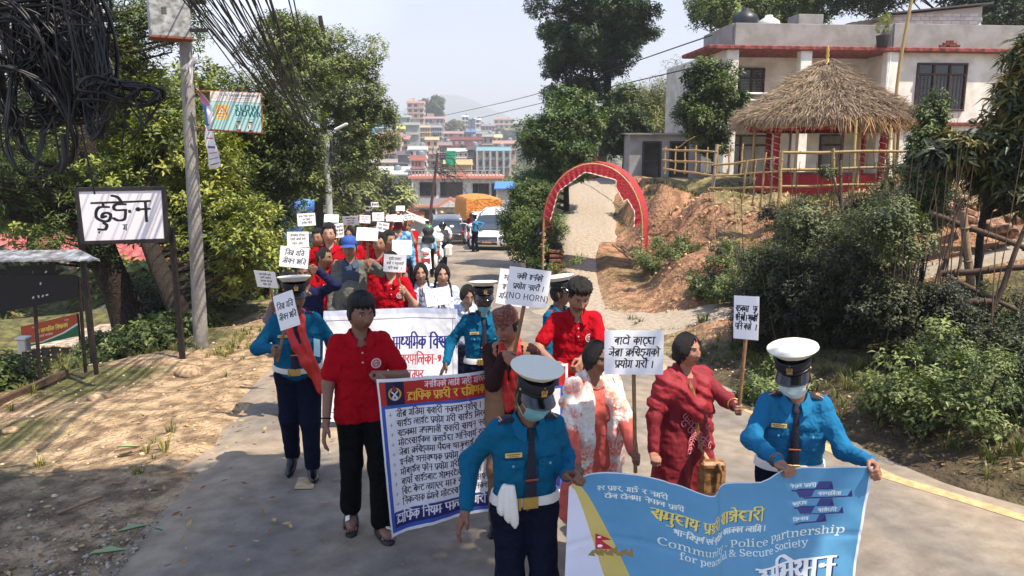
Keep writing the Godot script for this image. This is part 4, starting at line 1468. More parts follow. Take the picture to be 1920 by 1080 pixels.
func prepare_leaves() -> void:
	greens()
	leafmat=M("leaf",Color.WHITE,0.5,{"vc":true,"back":Color(0.68,0.74,0.3)})
	sprigs.broad=sprig(9,0.15,0.062,0.2,101)
	sprigs.small=sprig(9,0.07,0.034,0.14,102)
	sprigs.tiny=sprig(12,0.04,0.02,0.1,103)
	sprigs.fine=sprig(11,0.13,0.028,0.22,104,0.3)
	sprigs.narrow=sprig(8,0.2,0.026,0.3,105,0.45)
	sprigs.mango=sprig(9,0.2,0.05,0.09,106,0.35,true)
	sprigs.far=sprig(7,0.42,0.22,0.4,107)
	sprigs.grass=tuft(12,0.2,108)
# leaves: [kind, clumps [centre, radius, number]] ; tints are picked between the given colours
func crown(parent: Node,called: String,kind: String,clumps: Array,tints: Array,seed_: int,size:=1.0,hang:=0.0,label:="",category:="") -> MultiMeshInstance3D:
	var r:=RandomNumberGenerator.new()
	r.seed=seed_
	var xfs:=[]; var cols:=[]
	for c in clumps:
		var tone:=r.randf()
		for k in int(c[2]):
			var dir:=Vector3(r.randfn(),r.randfn(),r.randfn()).normalized()
			var rad: float=c[1]*pow(r.randf(),0.42)
			var p: Vector3=c[0]+dir*rad*Vector3(1,0.72,1)
			var b:=Basis(Vector3.UP,r.randf()*TAU)*Basis(Vector3.RIGHT,r.randf_range(-0.9,0.9)+hang)
			var out:=(dir+Vector3(0,0.5,0)).normalized()
			b=frame(out.lerp(b.y,0.55),Vector3(r.randfn(),0.2,r.randfn()))
			var s:=size*r.randf_range(0.65,1.25)
			xfs.append(Transform3D(b.scaled_local(Vector3.ONE*s),p))
			var t:=clampf(tone*0.6+r.randf()*0.55-0.05,0,1)*(tints.size()-1)
			var i:=mini(int(t),tints.size()-2)
			var col: Color=tints[i].lerp(tints[i+1],t-i)
			cols.append(col*r.randf_range(0.75,1.2))
	return stuff(called,sprigs[kind],leafmat,xfs,cols,parent,label,category)
func clumps_in(ctr: Vector3,rad: Vector3,count: int,r0: float,r1: float,per: int,seed_: int) -> Array:
	var r:=RandomNumberGenerator.new()
	r.seed=seed_
	var out:=[]
	for k in count:
		var dir:=Vector3(r.randfn(),r.randfn(),r.randfn()).normalized()
		var q:=r.randf_range(r0,r1)
		out.append([ctr+dir*rad*pow(r.randf(),0.5),q,per*q*q/(r1*r1)+8])
	return out
# a tree: tapered trunk through the given points, a limb to every clump, leaves
func tree(called: String,label: String,category: String,trunk: Array,r0: float,clumps: Array,kind: String,tints: Array,seed_: int,o:={}) -> Node3D:
	var base: Vector3=trunk[0]
	var t:=thing(called,label,category,base,0.0,o.get("group",""))
	var r:=RandomNumberGenerator.new()
	r.seed=seed_
	var pts:=curve(trunk.map(func(p): return p-base),5)
	var rad:=[]
	for k in pts.size(): rad.append(r0*lerpf(1.0,0.38,float(k)/pts.size())*(1.25 if k==0 else 1.0))
	pts.push_front(pts[0]-Vector3(0,0.4,0)); rad.push_front(r0*1.4)
	var g:=G.new()
	g.tube(pts,rad,9)
	var bark: Material=o.get("bark",M("bark",rgb(74,62,52),0.95,{"map":"blotch","scale3":Vector3(5,1.6,5),"bump":"relief","cm":4.0}))
	if o.has("side"):
		var sd: Array=curve(o.side.map(func(p): return p-base),5)
		var sr:=[]
		for k in sd.size(): sr.append(r0*lerpf(0.55,0.22,float(k)/sd.size()))
		g.tube(sd,sr,8)
	part(t,"trunk",g,bark)
	g=G.new()
	var moved:=[]
	for c in clumps:
		var p: Vector3=c[0]-base
		moved.append([p,c[1],c[2]])
		var best:=0; var bd:=1e9
		for k in range(1,pts.size()):
			var dd: float=(pts[k]-p).length()+maxf(0.0,pts[k].y-p.y+0.3)*1.2
			if dd<bd: bd=dd; best=k
		if bd>o.get("reach",6.0) or (o.get("thin",false) and r.randf()<0.5): continue
		var a: Vector3=pts[best]
		var m:=a.lerp(p,0.5)+Vector3(r.randf_range(-0.15,0.15),-0.06*bd,r.randf_range(-0.15,0.15))*bd*0.4
		var q: float=minf(rad[best]*0.55,0.03+bd*0.014)*o.get("limb",1.0)
		g.tube(curve([a,m,p],3),[q,q*0.85,q*0.7,q*0.55,q*0.45,q*0.35,q*0.25],5)
	if g.v.size(): part(t,"limbs",g,bark)
	crown(t,"crown",kind,moved,tints,seed_+1,o.get("size",1.0),o.get("hang",0.0))
	return t
var YG:=[]
func greens() -> void:
	YG=[lin(54,66,26),lin(104,116,44),lin(150,156,66),lin(176,176,84)]
func build_trees() -> void:
	var deep:=[lin(22,36,16),lin(46,66,28),lin(78,96,44)]
	var mid:=[lin(30,46,18),lin(66,84,34),lin(104,118,54)]
	var olive:=[lin(44,50,24),lin(88,92,46),lin(122,124,72)]
	var lichen:=M("lichen_bark",rgb(82,66,54),0.95,{"map":noise_tex(17,0.03,rgb(120,104,92),rgb(255,255,255),256,5),"scale3":Vector3(2.5,1.5,2.5),"bump":"relief","cm":5.0})
	# left of the road
	tree("leaning_tree","thick lichen-spotted tree leaning left behind the village name sign","tree",[Vector3(-7.55,-1.1,-15),Vector3(-7.67,-0.34,-15),Vector3(-7.86,0.42,-14.9),Vector3(-7.98,1.16,-14.8),Vector3(-7.99,2.07,-14.7),Vector3(-7.98,3.15,-14.6),Vector3(-8.03,4.28,-14.5),Vector3(-8.03,5.46,-14.4),Vector3(-8,6.61,-14.4)],0.34,
		clumps_in(Vector3(-8.73,2.19,-14.2),Vector3(1.5,0.7,1.2),16,0.3,0.6,60,11)+clumps_in(Vector3(-8.28,0.82,-14.2),Vector3(0.9,0.35,0.8),8,0.2,0.4,26,12)+clumps_in(Vector3(-9.37,2.48,-13.5),Vector3(1.4,1.2,1.2),12,0.4,0.7,80,13)+clumps_in(Vector3(-9.27,3.99,-15.4),Vector3(1.2,1.6,0.8),15,0.3,0.6,70,51)+clumps_in(Vector3(-6.81,5.07,-15.4),Vector3(1.2,0.6,0.8),16,0.25,0.5,50,52)+clumps_in(Vector3(-8.1,4.43,-15.8),Vector3(1.0,0.8,0.6),14,0.25,0.5,60,53),"fine",mid,14,{"bark":lichen,"reach":3.4,"side":[Vector3(-7.94,0.95,-14.8),Vector3(-8.27,1.18,-14.6),Vector3(-8.77,1.42,-14.3),Vector3(-9.69,1.58,-13.8)]})
	tree("roadside_tree","yellow-green leafy tree behind the concrete pole, its dark trunk leaning left","tree",[Vector3(-5.86,-0.48,-13.6),Vector3(-6.21,0.14,-13.8),Vector3(-6.65,0.82,-14.2),Vector3(-6.99,1.48,-14.6),Vector3(-6.84,2.47,-15),Vector3(-6.68,3.39,-15.5)],0.2,
		clumps_in(Vector3(-7.03,2.15,-15.6),Vector3(1.5,1.5,1.4),44,0.35,0.75,72,21)+clumps_in(Vector3(-5.77,0.78,-15.4),Vector3(0.95,0.95,1.0),30,0.3,0.6,80,22)+clumps_in(Vector3(-7.62,3.73,-16),Vector3(1.2,0.9,1.2),18,0.35,0.7,50,23),"broad",YG,24,{"limb":0.8})
	tree("shaded_tree","dense tree with a dark upright trunk beside the blue roof, left of the marchers","tree",[Vector3(-5.94,-0.45,-19),Vector3(-5.91,0.62,-19),Vector3(-5.98,1.79,-19),Vector3(-6,3.07,-19.2),Vector3(-5.84,4.35,-19.4)],0.24,
		clumps_in(Vector3(-6.27,2.95,-19.3),Vector3(1.5,1.6,1.4),46,0.4,0.8,76,31)+clumps_in(Vector3(-6.61,1.14,-19),Vector3(1.2,0.9,1.1),26,0.35,0.7,96,32)+clumps_in(Vector3(-5.43,2.04,-19.4),Vector3(0.8,1.0,1.0),18,0.35,0.7,80,33),"broad",[lin(36,48,20),lin(80,94,38),lin(138,146,66)],34)
	tree("tall_tree","tall airy tree with pale leaves against the sky, behind the hanging cables","tree",[Vector3(-6.82,-0.78,-27),Vector3(-6.64,1.82,-27),Vector3(-6.41,3.8,-27),Vector3(-6.26,5.56,-27),Vector3(-6.41,7.11,-27)],0.17,
		clumps_in(Vector3(-6.14,5.04,-27),Vector3(1.7,1.7,1.6),40,0.35,0.75,100,41)+clumps_in(Vector3(-4.93,3.44,-27),Vector3(0.95,1.1,1.1),22,0.3,0.6,60,42)+clumps_in(Vector3(-7.53,6.08,-27),Vector3(1.3,1.5,1.4),30,0.4,0.8,110,43)+clumps_in(Vector3(-5.88,2.36,-27),Vector3(1.3,0.8,1.1),22,0.35,0.7,80,44),"broad",[lin(48,58,26),lin(96,108,52),lin(150,156,92)],45,{"limb":0.5})
	tree("valley_tree","pale feathery green trees in the valley beside the white house","tree",[Vector3(-11.59,-4.3,-62),Vector3(-11.5,-1.3,-62),Vector3(-11.33,1.22,-62)],0.3,
		clumps_in(Vector3(-12.09,-1.09,-62),Vector3(3.1,2.2,3),34,0.9,1.7,120,61),"far",[lin(64,74,34),lin(112,120,60),lin(150,154,90)],62)
	tree("valley_tree","bushy olive tree behind the tail of the march","tree",[Vector3(-11.3,-2.91,-44),Vector3(-11.24,-1.38,-44),Vector3(-11.02,0.13,-44)],0.25,
		clumps_in(Vector3(-11.21,-0.77,-44),Vector3(2.4,2.0,2.4),30,0.7,1.3,120,63),"far",olive,64)
	tree("valley_tree","light green tree below the road, seen past the sign's left edge","tree",[Vector3(-18.86,-2.21,-30),Vector3(-18.68,-0.53,-30),Vector3(-18.3,1.12,-30)],0.22,
		clumps_in(Vector3(-18.23,1.73,-30),Vector3(3.2,2.2,2.4),40,0.6,1.2,130,65),"broad",YG,66,{"size":1.9})
	tree("valley_tree","rounded yellow-green tree standing in the valley behind the pole","tree",[Vector3(-11.41,-1.2,-26),Vector3(-11.3,0.25,-26),Vector3(-11.1,1.85,-26)],0.22,
		clumps_in(Vector3(-11.56,2.54,-27),Vector3(3.4,2.6,2.4),40,0.6,1.2,100,67),"broad",YG,68,{"size":1.9})
	# right of the road
	tree("tall_tree","tall dark tree with two bare trunks rising behind the red arch","tree",[Vector3(4.24,1.53,-37),Vector3(4.33,3.76,-37),Vector3(4.45,5.94,-37),Vector3(4.21,8.07,-37),Vector3(3.87,10.86,-37)],0.23,
		clumps_in(Vector3(3.69,7.37,-37),Vector3(2.52,1.68,2.16),44,0.4,0.85,150,71)+clumps_in(Vector3(3.87,10.4,-37),Vector3(3.48,2.04,2.64),50,0.5,0.95,150,72)+clumps_in(Vector3(5.63,8.07,-37),Vector3(1.2,0.96,1.2),14,0.35,0.6,90,73)+clumps_in(Vector3(2.85,5.46,-37),Vector3(1.2,0.84,1.08),14,0.35,0.7,110,74),"broad",[lin(26,42,22),lin(52,74,38),lin(92,112,66)],75,{"size":1.35})
	tree("tall_tree","slimmer trunk with a thin crown close beside the tall dark tree","tree",[Vector3(3.84,1.5,-38),Vector3(3.89,4.29,-38),Vector3(3.74,7.01,-38),Vector3(3.5,9.66,-38)],0.14,
		clumps_in(Vector3(3.27,8.22,-38),Vector3(1.44,1.44,1.44),20,0.35,0.7,110,76),"broad",deep,77,{"size":1.35})
	tree("leafy_tree","dense bright green tree left of the red arch","tree",[Vector3(1.76,-0.01,-25),Vector3(1.75,1.03,-25),Vector3(1.7,2.38,-25),Vector3(1.6,3.71,-25)],0.12,
		clumps_in(Vector3(1.66,3.05,-25),Vector3(1.2,1.25,1.1),44,0.35,0.65,170,81)+clumps_in(Vector3(0.86,1.37,-25),Vector3(0.6,0.9,0.8),20,0.3,0.55,150,82),"broad",[lin(28,44,18),lin(60,82,32),lin(108,126,62)],83)
	tree("leafy_tree","green tree between the tall dark trunk and the grey shed","tree",[Vector3(4.73,1.64,-33),Vector3(4.75,2.75,-33),Vector3(4.72,4.07,-33)],0.12,
		clumps_in(Vector3(4.72,3.74,-33),Vector3(1.05,1.15,1.0),26,0.4,0.7,150,84),"broad",mid,85,{"size":1.2})
	tree("leafy_bush","leafy roadside bush overhanging the road in front of the arch's left foot","bush",[Vector3(0.45,-0.61,-20),Vector3(0.44,0.1,-20),Vector3(0.48,0.79,-20)],0.09,
		clumps_in(Vector3(0.45,0.67,-20.5),Vector3(0.62,0.75,0.9),44,0.25,0.48,190,86)+clumps_in(Vector3(0.82,0.15,-19.6),Vector3(0.35,0.5,0.4),16,0.2,0.35,120,87)+clumps_in(Vector3(0.58,1.28,-21),Vector3(0.5,0.4,0.6),14,0.25,0.4,140,96),"small",[lin(30,46,16),lin(68,88,34),lin(118,134,62)],88,{"size":1.2})
	tree("bamboo_clump","pale yellowish bamboo clump between the tall tree and the house","bamboo",[Vector3(7.65,1.44,-40),Vector3(7.68,3.85,-40),Vector3(7.81,6.21,-40)],0.05,
		clumps_in(Vector3(7.54,4.77,-40),Vector3(2.2,2.0,1.6),34,0.5,1.1,90,89),"narrow",[lin(96,100,58),lin(150,150,96),lin(186,182,130)],90,{"size":1.6})
	tree("young_tree","young broad-leaved tree in front of the house's left corner","tree",[Vector3(5.98,1.62,-23),Vector3(5.9,2.71,-23),Vector3(5.79,4.08,-23),Vector3(5.66,5.42,-23)],0.09,
		clumps_in(Vector3(5.75,4.08,-23),Vector3(0.75,1.55,0.8),34,0.22,0.45,95,91)+clumps_in(Vector3(6.34,3.92,-23),Vector3(0.5,0.4,0.5),10,0.2,0.35,70,92),"broad",mid,93,{"thin":true})
	tree("back_tree","spreading green tree behind the house's water tanks","tree",[Vector3(12.84,1.44,-40),Vector3(12.35,5.43,-40),Vector3(11.14,8.01,-40),Vector3(9.71,10.53,-40)],0.28,
		clumps_in(Vector3(12.65,9.53,-40),Vector3(4.2,1.5,2.4),50,0.6,1.1,120,94),"broad",[lin(40,56,22),lin(84,104,42),lin(128,142,74)],95,{"size":1.7})
	tree("back_tree","dark tree filling the corner behind the white rooftop shed","tree",[Vector3(23.01,2.27,-38),Vector3(22.64,5.78,-38),Vector3(22.38,8.22,-38)],0.28,
		clumps_in(Vector3(22.61,8.46,-38),Vector3(3.6,2.0,2.4),50,0.7,1.2,130,97)+clumps_in(Vector3(16.95,10.14,-38),Vector3(3.6,0.9,2),24,0.6,1.0,110,98),"broad",deep,99,{"size":1.7})
	tree("mango_tree","broad-leaved tree with yellowish young leaves at the right end of the bank","tree",[Vector3(6.46,0.9,-10.6),Vector3(6.32,1.59,-10.4),Vector3(6.28,2.3,-10.2),Vector3(6.39,3.18,-10.1),Vector3(6.45,3.82,-10)],0.055,
		clumps_in(Vector3(6.61,2.3,-10.3),Vector3(0.5,0.5,0.6),26,0.2,0.36,60,111)+clumps_in(Vector3(6.69,3.19,-10.2),Vector3(0.3,0.75,0.5),24,0.2,0.34,55,112)+clumps_in(Vector3(5.8,2.51,-10.4),Vector3(0.3,0.25,0.35),9,0.16,0.26,36,113),"mango",[lin(20,32,14),lin(44,58,24),lin(96,96,40),lin(170,140,58)],114,{"hang":0.4})
	tree("sapling","slender leafy sapling standing in front of the house's right window","sapling",[Vector3(6.11,0.77,-11.4),Vector3(6.1,1.57,-11.4),Vector3(6.09,2.5,-11.4),Vector3(6.07,3.33,-11.4)],0.03,
		clumps_in(Vector3(6.07,2.12,-11.4),Vector3(0.26,0.95,0.3),44,0.14,0.26,70,115)+clumps_in(Vector3(6.07,3.11,-11.4),Vector3(0.1,0.25,0.12),7,0.1,0.16,36,116),"small",[lin(40,56,26),lin(86,102,52),lin(140,150,92)],117,{"thin":true})
func build_plants() -> void:
	var r:=RandomNumberGenerator.new()
	r.seed=5
	# the hedge that hangs over the road on the right
	var line:=[Vector3(2.95,0,10.9),Vector3(3.35,0,9.7),Vector3(3.95,0,8.4),Vector3(4.7,0,7.2),Vector3(5.6,0,6.2),Vector3(6.6,0,5.4),Vector3(7.8,0,4.6)]
	var t:=thing("hedge","tall dark overgrown hedge covering the bank on the right of the road","hedge",ground_point(4.4,9.0))
	var low:=[]; var top:=[]; var st:=G.new()
	var twig:=M("twig",rgb(84,66,52),0.95)
	for k in 150:
		var q:=r.randf()*(line.size()-1.001)
		var p: Vector3=line[int(q)].lerp(line[int(q)+1],q-int(q))
		var back:=pow(r.randf(),1.2)*(2.6 if q<3.0 else 1.5)
		var x:=p.x+back*0.86+0.12; var d:=p.z+back*0.5
		var high:=lerpf(1.15,2.05,clampf((q-0.2)/1.2,0,1))*lerpf(1.0,0.4,smoothstep(2.3,3.4,q))
		high *= lerpf(1.0,0.2,smoothstep(-0.35,0.15,x-0.53*d))
		var y:=land(x,d)
		var h:=r.randf()
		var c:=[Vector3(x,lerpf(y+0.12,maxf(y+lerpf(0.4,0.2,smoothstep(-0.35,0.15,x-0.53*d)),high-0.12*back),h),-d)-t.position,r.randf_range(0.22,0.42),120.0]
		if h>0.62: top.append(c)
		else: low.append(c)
	for k in 60:
		var q:=0.1+r.randf()*2.3
		var p: Vector3=line[int(q)].lerp(line[int(q)+1],q-int(q))
		var b:=r.randf()*0.7
		low.append([ground_point(p.x+b*0.86+0.25,p.z+b*0.5,0.1+0.75*r.randf())-t.position,r.randf_range(0.2,0.36),110.0])
	for k in 70:
		var q:=r.randf()*2.4
		var p: Vector3=line[int(q)].lerp(line[int(q)+1],q-int(q))
		var b:=r.randf()*2.0
		var a:=ground_point(p.x+b*0.86+0.2,p.z+b*0.5,-0.05)-t.position
		st=G.new()
		stick(st,a,a+Vector3(r.randf_range(-0.35,0.35),r.randf_range(1.2,2.5)*(1.0 if q<3.0 else 0.6),r.randf_range(-0.35,0.35)),r.randf_range(0.007,0.016),4,0.004)
		part(t,"stem",st,twig)
	for k in 150:
		var x:=r.randf_range(3.9,8.4); var d:=r.randf_range(11.2,15.2)
		if absf(d-tab(LINE_B,x))<0.75 or x-0.53*d>-0.2 and d<13.5: continue
		var tall:=r.randf()*r.randf()*(1.5 if d<12.4 else 0.9)
		if k % 2: low.append([ground_point(x,d,0.1+tall)-t.position,r.randf_range(0.14,0.36),60.0])
		if k % 2==0: top.append([ground_point(x,d,0.25+tall)-t.position,r.randf_range(0.12,0.24),60.0])
		var a:=ground_point(x,d,-0.05)-t.position
		st=G.new()
		stick(st,a,a+Vector3(r.randf_range(-0.3,0.3),r.randf_range(0.6,1.9),r.randf_range(-0.3,0.3)),r.randf_range(0.006,0.013),4,0.003)
		part(t,"stem",st,twig)
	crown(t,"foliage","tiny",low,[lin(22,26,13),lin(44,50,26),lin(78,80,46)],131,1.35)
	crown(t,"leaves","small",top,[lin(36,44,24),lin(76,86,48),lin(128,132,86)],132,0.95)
	# single plants that catch the sun at the roadside
	for s in [[Vector3(3.85,-0.01,-7.3),0.62,0.24,"sunlit leafy shrub standing out before the dark hedge, right of the sergeant's cap"],[Vector3(4.25,0.19,-6.6),0.36,0.28,"leafy weeds at the hedge's foot near the picture's right edge"],[Vector3(2.91,-0.47,-8.4),0.3,0.2,"small green weeds beside the road behind the maroon shawl"],[Vector3(3.71,0.05,-14.3),0.5,0.3,"bright green bush on the earth bank above the concrete track"],[Vector3(3.53,0.43,-16.4),0.3,0.2,"large-leaved weed growing low on the earth bank by the arch"],
			[Vector3(3.17,0.15,-17.4),0.4,0.2,"leafy plant hiding the right foot of the red arch"],[Vector3(1.17,-0.12,-18.6),0.55,0.4,"leafy plant climbing the left foot of the red arch"],[Vector3(4.26,1.24,-14),0.7,0.5,"dusty green bush below the bamboo fence"],[Vector3(4.7,1.37,-12.6),0.8,0.55,"tangled thin bush below the straw hut"],[Vector3(5.31,1.35,-12),0.8,0.5,"stemmy bush on the bank right of the bamboo fence corner"]]:
		var p: Vector3=s[0]
		p.y=land(p.x,-p.z)
		var cl:=[]
		for k in int(30*s[2]/0.3): cl.append([p+Vector3(r.randfn()*s[2]*0.95,r.randf()*r.randf()*s[1]*1.5,r.randfn()*s[2]*0.8),0.06+0.14*r.randf(),22])
		tree("shrub",s[3],"shrub",[p,p+Vector3(0,s[1]*0.5,0),p+Vector3(0.03,s[1],0)],0.012,cl,"small",[lin(44,60,26),lin(92,108,54),lin(146,154,96)],140+int(p.x*10),{"size":0.9})
	# grass and weeds nobody could count
	var xs:=[]; var cs:=[]
	for k in 15000:
		var d:=2.5+22.0*pow(r.randf(),1.2)
		var x:=r.randf_range(-9.5,9.5)
		var l:=tab(LEFT,d); var rt:=tab(RIGHT,d)
		var ok:=false
		if x<l-0.3:
			var n:=soil_noise.get_noise_2d(x*0.5,d*0.5)
			ok=n+(0.3 if x<l-2.6 else -0.3)+(0.16 if d>11 and x<l-0.6 else 0.0)>0.06
		elif x>rt+0.15:
			ok=x<rt+1.0 and d<11.5 or soil_noise.get_noise_2d(x*0.6,d*0.6)>0.12
			if absf(x-2.1)<1.1 and d>14: ok=false
			if d>11.3 and d<14.2: ok=ok and soil_noise.get_noise_2d(x,d)>0.3
		if not ok: continue
		xs.append(Transform3D(Basis(Vector3.UP,r.randf()*TAU).scaled_local(Vector3.ONE*r.randf_range(0.35,1.1)),ground_point(x,d,-0.01)))
		cs.append(lin(60,78,30).lerp(lin(150,142,78),r.randf()*(1.0 if x<0 else 0.6)))
	stuff("grass",sprigs.grass,leafmat,xs,cs,self,"short grass and weeds along both roadsides")
	# undergrowth on the slope that drops to the valley
	var cl:=[]
	for k in 64:
		var d:=r.randf_range(7.5,11.0)
		cl.append([ground_point(tab(LEFT,d)-r.randf_range(3.2,6.0),d,0.05+r.randf()*0.22),r.randf_range(0.2,0.4),80])
	for k in 34:
		cl.append([ground_point(r.randf_range(-7.6,-5.6),r.randf_range(12.2,16.0),0.02+r.randf()*0.15),r.randf_range(0.14,0.28),60])
	crown(self,"undergrowth","small",cl,[lin(36,50,22),lin(78,94,42),lin(124,134,70)],151,1.5,0.0,"leafy undergrowth on the slope below the road")
	cl=[]
	for k in 60:
		var d:=r.randf_range(16.0,34.0)
		cl.append([ground_point(tab(LEFT,d)-r.randf_range(1.2,4.0),d,0.2+r.randf()*0.7),r.randf_range(0.4,0.8),90])
	crown(self,"undergrowth","broad",cl,[lin(34,46,20),lin(74,88,36),lin(120,128,60)],152,1.2,0.0,"bushes along the left side of the road behind the marchers")
	cl=[]
	for k in 260:
		var d:=r.randf_range(100.0,620.0)
		var x:=r.randf_range(-0.3,0.22)*d
		cl.append([Vector3(x,land(x,maxf(d,126))+1.0,-d),r.randf_range(1.5,3.5)*(0.6+d/400.0),46])
	crown(self,"far_greenery","far",cl,[lin(50,62,36),lin(86,98,56),lin(120,126,78)],153,4.5,0.0,"trees and gardens between the houses of the town")
	cl=[]
	for k in 120:
		var d:=r.randf_range(26.0,110.0)
		var x:=-r.randf_range(0.14,0.8)*d-3.0
		cl.append([ground_point(x,d,0.5),r.randf_range(0.6,1.6),60])
	crown(self,"valley_greenery","far",cl,[lin(60,72,34),lin(104,114,54),lin(150,152,84)],154,1.5,0.0,"shrubs scattered over the valley floor")
	# stones, dead leaves and twigs on the verge
	var peb:=G.new()
	peb.ball(Vector3.ZERO,Vector3(0.5,0.3,0.4),Basis(),6,4)
	xs=[]; cs=[]
	for k in 2600:
		var d:=3.4+2.2*pow(r.randf(),0.9)
		var x:=tab(LEFT,d)-pow(r.randf(),1.6)*2.6+0.15
		if r.randf()<(d-4.3)*0.8: continue
		xs.append(Transform3D(Basis(Vector3.UP,r.randf()*TAU).scaled_local(Vector3.ONE*(0.012+0.03*pow(r.randf(),3.0))),ground_point(x,d,0.008)))
		cs.append(lin(96,88,80).lerp(lin(188,176,160),r.randf()))
	for k in 900:
		var d:=r.randf_range(5.0,16.0)
		var x:=tab(LEFT,d)-r.randf()*2.6 if r.randf()<0.6 else tab(RIGHT,d)+0.1+r.randf()*0.5
		xs.append(Transform3D(Basis(Vector3.UP,r.randf()*TAU).scaled_local(Vector3.ONE*(0.012+0.05*pow(r.randf(),4.0))),ground_point(x,d,0.006)))
		cs.append(lin(120,104,84).lerp(lin(210,190,160),r.randf()))
	for k in 1500:
		var d:=r.randf_range(13.4,20.0)
		var x:=r.randf_range(2.9,8.6)
		if absf(d-tab(LINE_B,x))<0.7 or absf(x-tab(LINE_A,d))<1.1: continue
		xs.append(Transform3D(Basis.from_euler(Vector3(r.randf(),r.randf()*TAU,r.randf())).scaled_local(Vector3.ONE*(0.025+0.13*pow(r.randf(),4.0))),ground_point(x,d,0.005)))
		cs.append(lin(128,88,62).lerp(lin(206,166,126),r.randf()))
	stuff("gravel",peb.mesh(),M("stone",Color.WHITE,0.95,{"vc":true}),xs,cs,self,"loose gravel and clods on the dirt verge and the earth bank")
	var dead:=G.new()
	leaf(dead,Vector3.ZERO,Vector3(1,0,0),Vector3.UP,0.07,0.03,-0.15)
	xs=[]; cs=[]
	for k in 1000:
		var d:=3.4+10.0*pow(r.randf(),1.6)
		var x:=tab(LEFT,d)+r.randfn()*0.9-0.2
		if r.randf()<0.35: x=tab(RIGHT,d)+0.15+absf(r.randfn())*0.25
		var y:=land(x,d)
		if x>tab(LEFT,d) and x<tab(RIGHT,d): y=road_y(d)+0.05
		xs.append(Transform3D((Basis(Vector3.UP,r.randf()*TAU)*Basis(Vector3.RIGHT,r.randf_range(-0.4,0.4))).scaled_local(Vector3.ONE*r.randf_range(0.3,1.2)),Vector3(x,y+0.012,-d)))
		cs.append(lin(110,74,46).lerp(lin(190,156,104),r.randf()))
	for k in 1300:
		var d:=r.randf_range(11.5,19.0)
		var x:=r.randf_range(3.0,9.0)
		if absf(d-tab(LINE_B,x))<0.6: continue
		xs.append(Transform3D(Basis.from_euler(Vector3(r.randfn()*0.6,r.randf()*TAU,r.randfn()*0.6)).scaled_local(Vector3.ONE*r.randf_range(0.6,1.7)),ground_point(x,d,0.02)))
		cs.append(lin(130,92,60).lerp(lin(214,186,138),r.randf()))
	stuff("dead_leaves",dead.mesh(),M("dead_leaf",Color.WHITE,0.9,{"vc":true}),xs,cs,self,"dry leaves scattered along the road edges and over the earth bank")
	for q in [[Vector3(-2.61,-0.06,-4.95),0.11,0.6,"large green leaf lying on the asphalt"],[Vector3(-2.43,-0.06,-4.95),0.06,2.6,"small green leaf beside the larger one on the asphalt"],[Vector3(-2.59,-0.04,-4.6),0.12,0.3,"green leaf lying where the gravel meets the asphalt"],[Vector3(-3.51,-0.12,-6.7),0.1,0.1,"pale green leaf lying on the dirt verge"]]:
		var g:=G.new()
		for k in 3: leaf(g,Vector3(-q[1],0.004*k,0),Vector3(1,0,0),Vector3.UP,q[1]*2.0,q[1]*0.9-0.02*k,0.02)
		var p: Vector3=q[0]
		p.y=maxf(land(p.x,-p.z),road_y(-p.z)+0.02)+0.03
		solo("fallen_leaf",g,M("green_leaf",rgb(132,150,104),0.6),q[3],"leaf","",at(p,ry(q[2])))
	for q in [[Vector3(-3.33,-0.1,-5.3),Vector3(-3.17,-0.07,-5.6),"long dry stick lying across the gravel"],[Vector3(-3.22,-0.02,-5.9),Vector3(-3.14,-0.04,-5.9),"short dark twig on the dirt"],[Vector3(-3.74,-0.07,-6.9),Vector3(-3.55,-0.05,-7),"pale stick on the dirt verge"],[Vector3(-3.59,-0.08,-6.7),Vector3(-3.44,-0.07,-6.85),"brown twig lying beside the pale stick"]]:
		var g:=G.new()
		var a: Vector3=q[0]; var b: Vector3=q[1]
		a.y=land(a.x,-a.z)+0.02; b.y=land(b.x,-b.z)+0.02
		g.tube(curve([a,a.lerp(b,0.5)+Vector3(0.01,0.012,0.03),b],4),0.011,5)
		solo("stick",g,M("stick_pale",rgb(150,122,92),0.9),q[2],"stick")
	for q in [[Vector3(-4.83,-0.19,-8.7),0.14,"flat sandy stone at the grass edge of the verge"],[Vector3(-5.16,-0.23,-7.6),0.09,"pale stone on the grassy bank at the left edge"],[Vector3(-3.9,-0.07,-6.3),0.06,"grey stone alone on the dirt verge"],[Vector3(-4.4,-0.29,-10.2),0.22,"broken slab at the foot of the concrete pole"],[Vector3(4.15,0.67,-10.2),0.1,"small stone under the hedge"]]:
		var g:=G.new()
		var p: Vector3=q[0]
		p.y=land(p.x,-p.z)+q[1]*0.12
		g.ball(Vector3.ZERO,Vector3(q[1],q[1]*0.4,q[1]*0.7),Basis(),9,6)
		rumple(g,q[1]*0.18,Vector3(9,9,9),p.x)
		solo("stone",g,M("sandstone",rgb(188,160,128),0.95,{"map":"blotch","scale":3.0}),q[2],"stone","",at(p,ry(p.x*3.0)))
# ---------------------------------------------------------------- buildings
func wallmat(key: String,c: Color) -> StandardMaterial3D:
	return M(key,c,0.9,{"map":"wash","scale":0.3,"bump":"relief","cm":0.15})
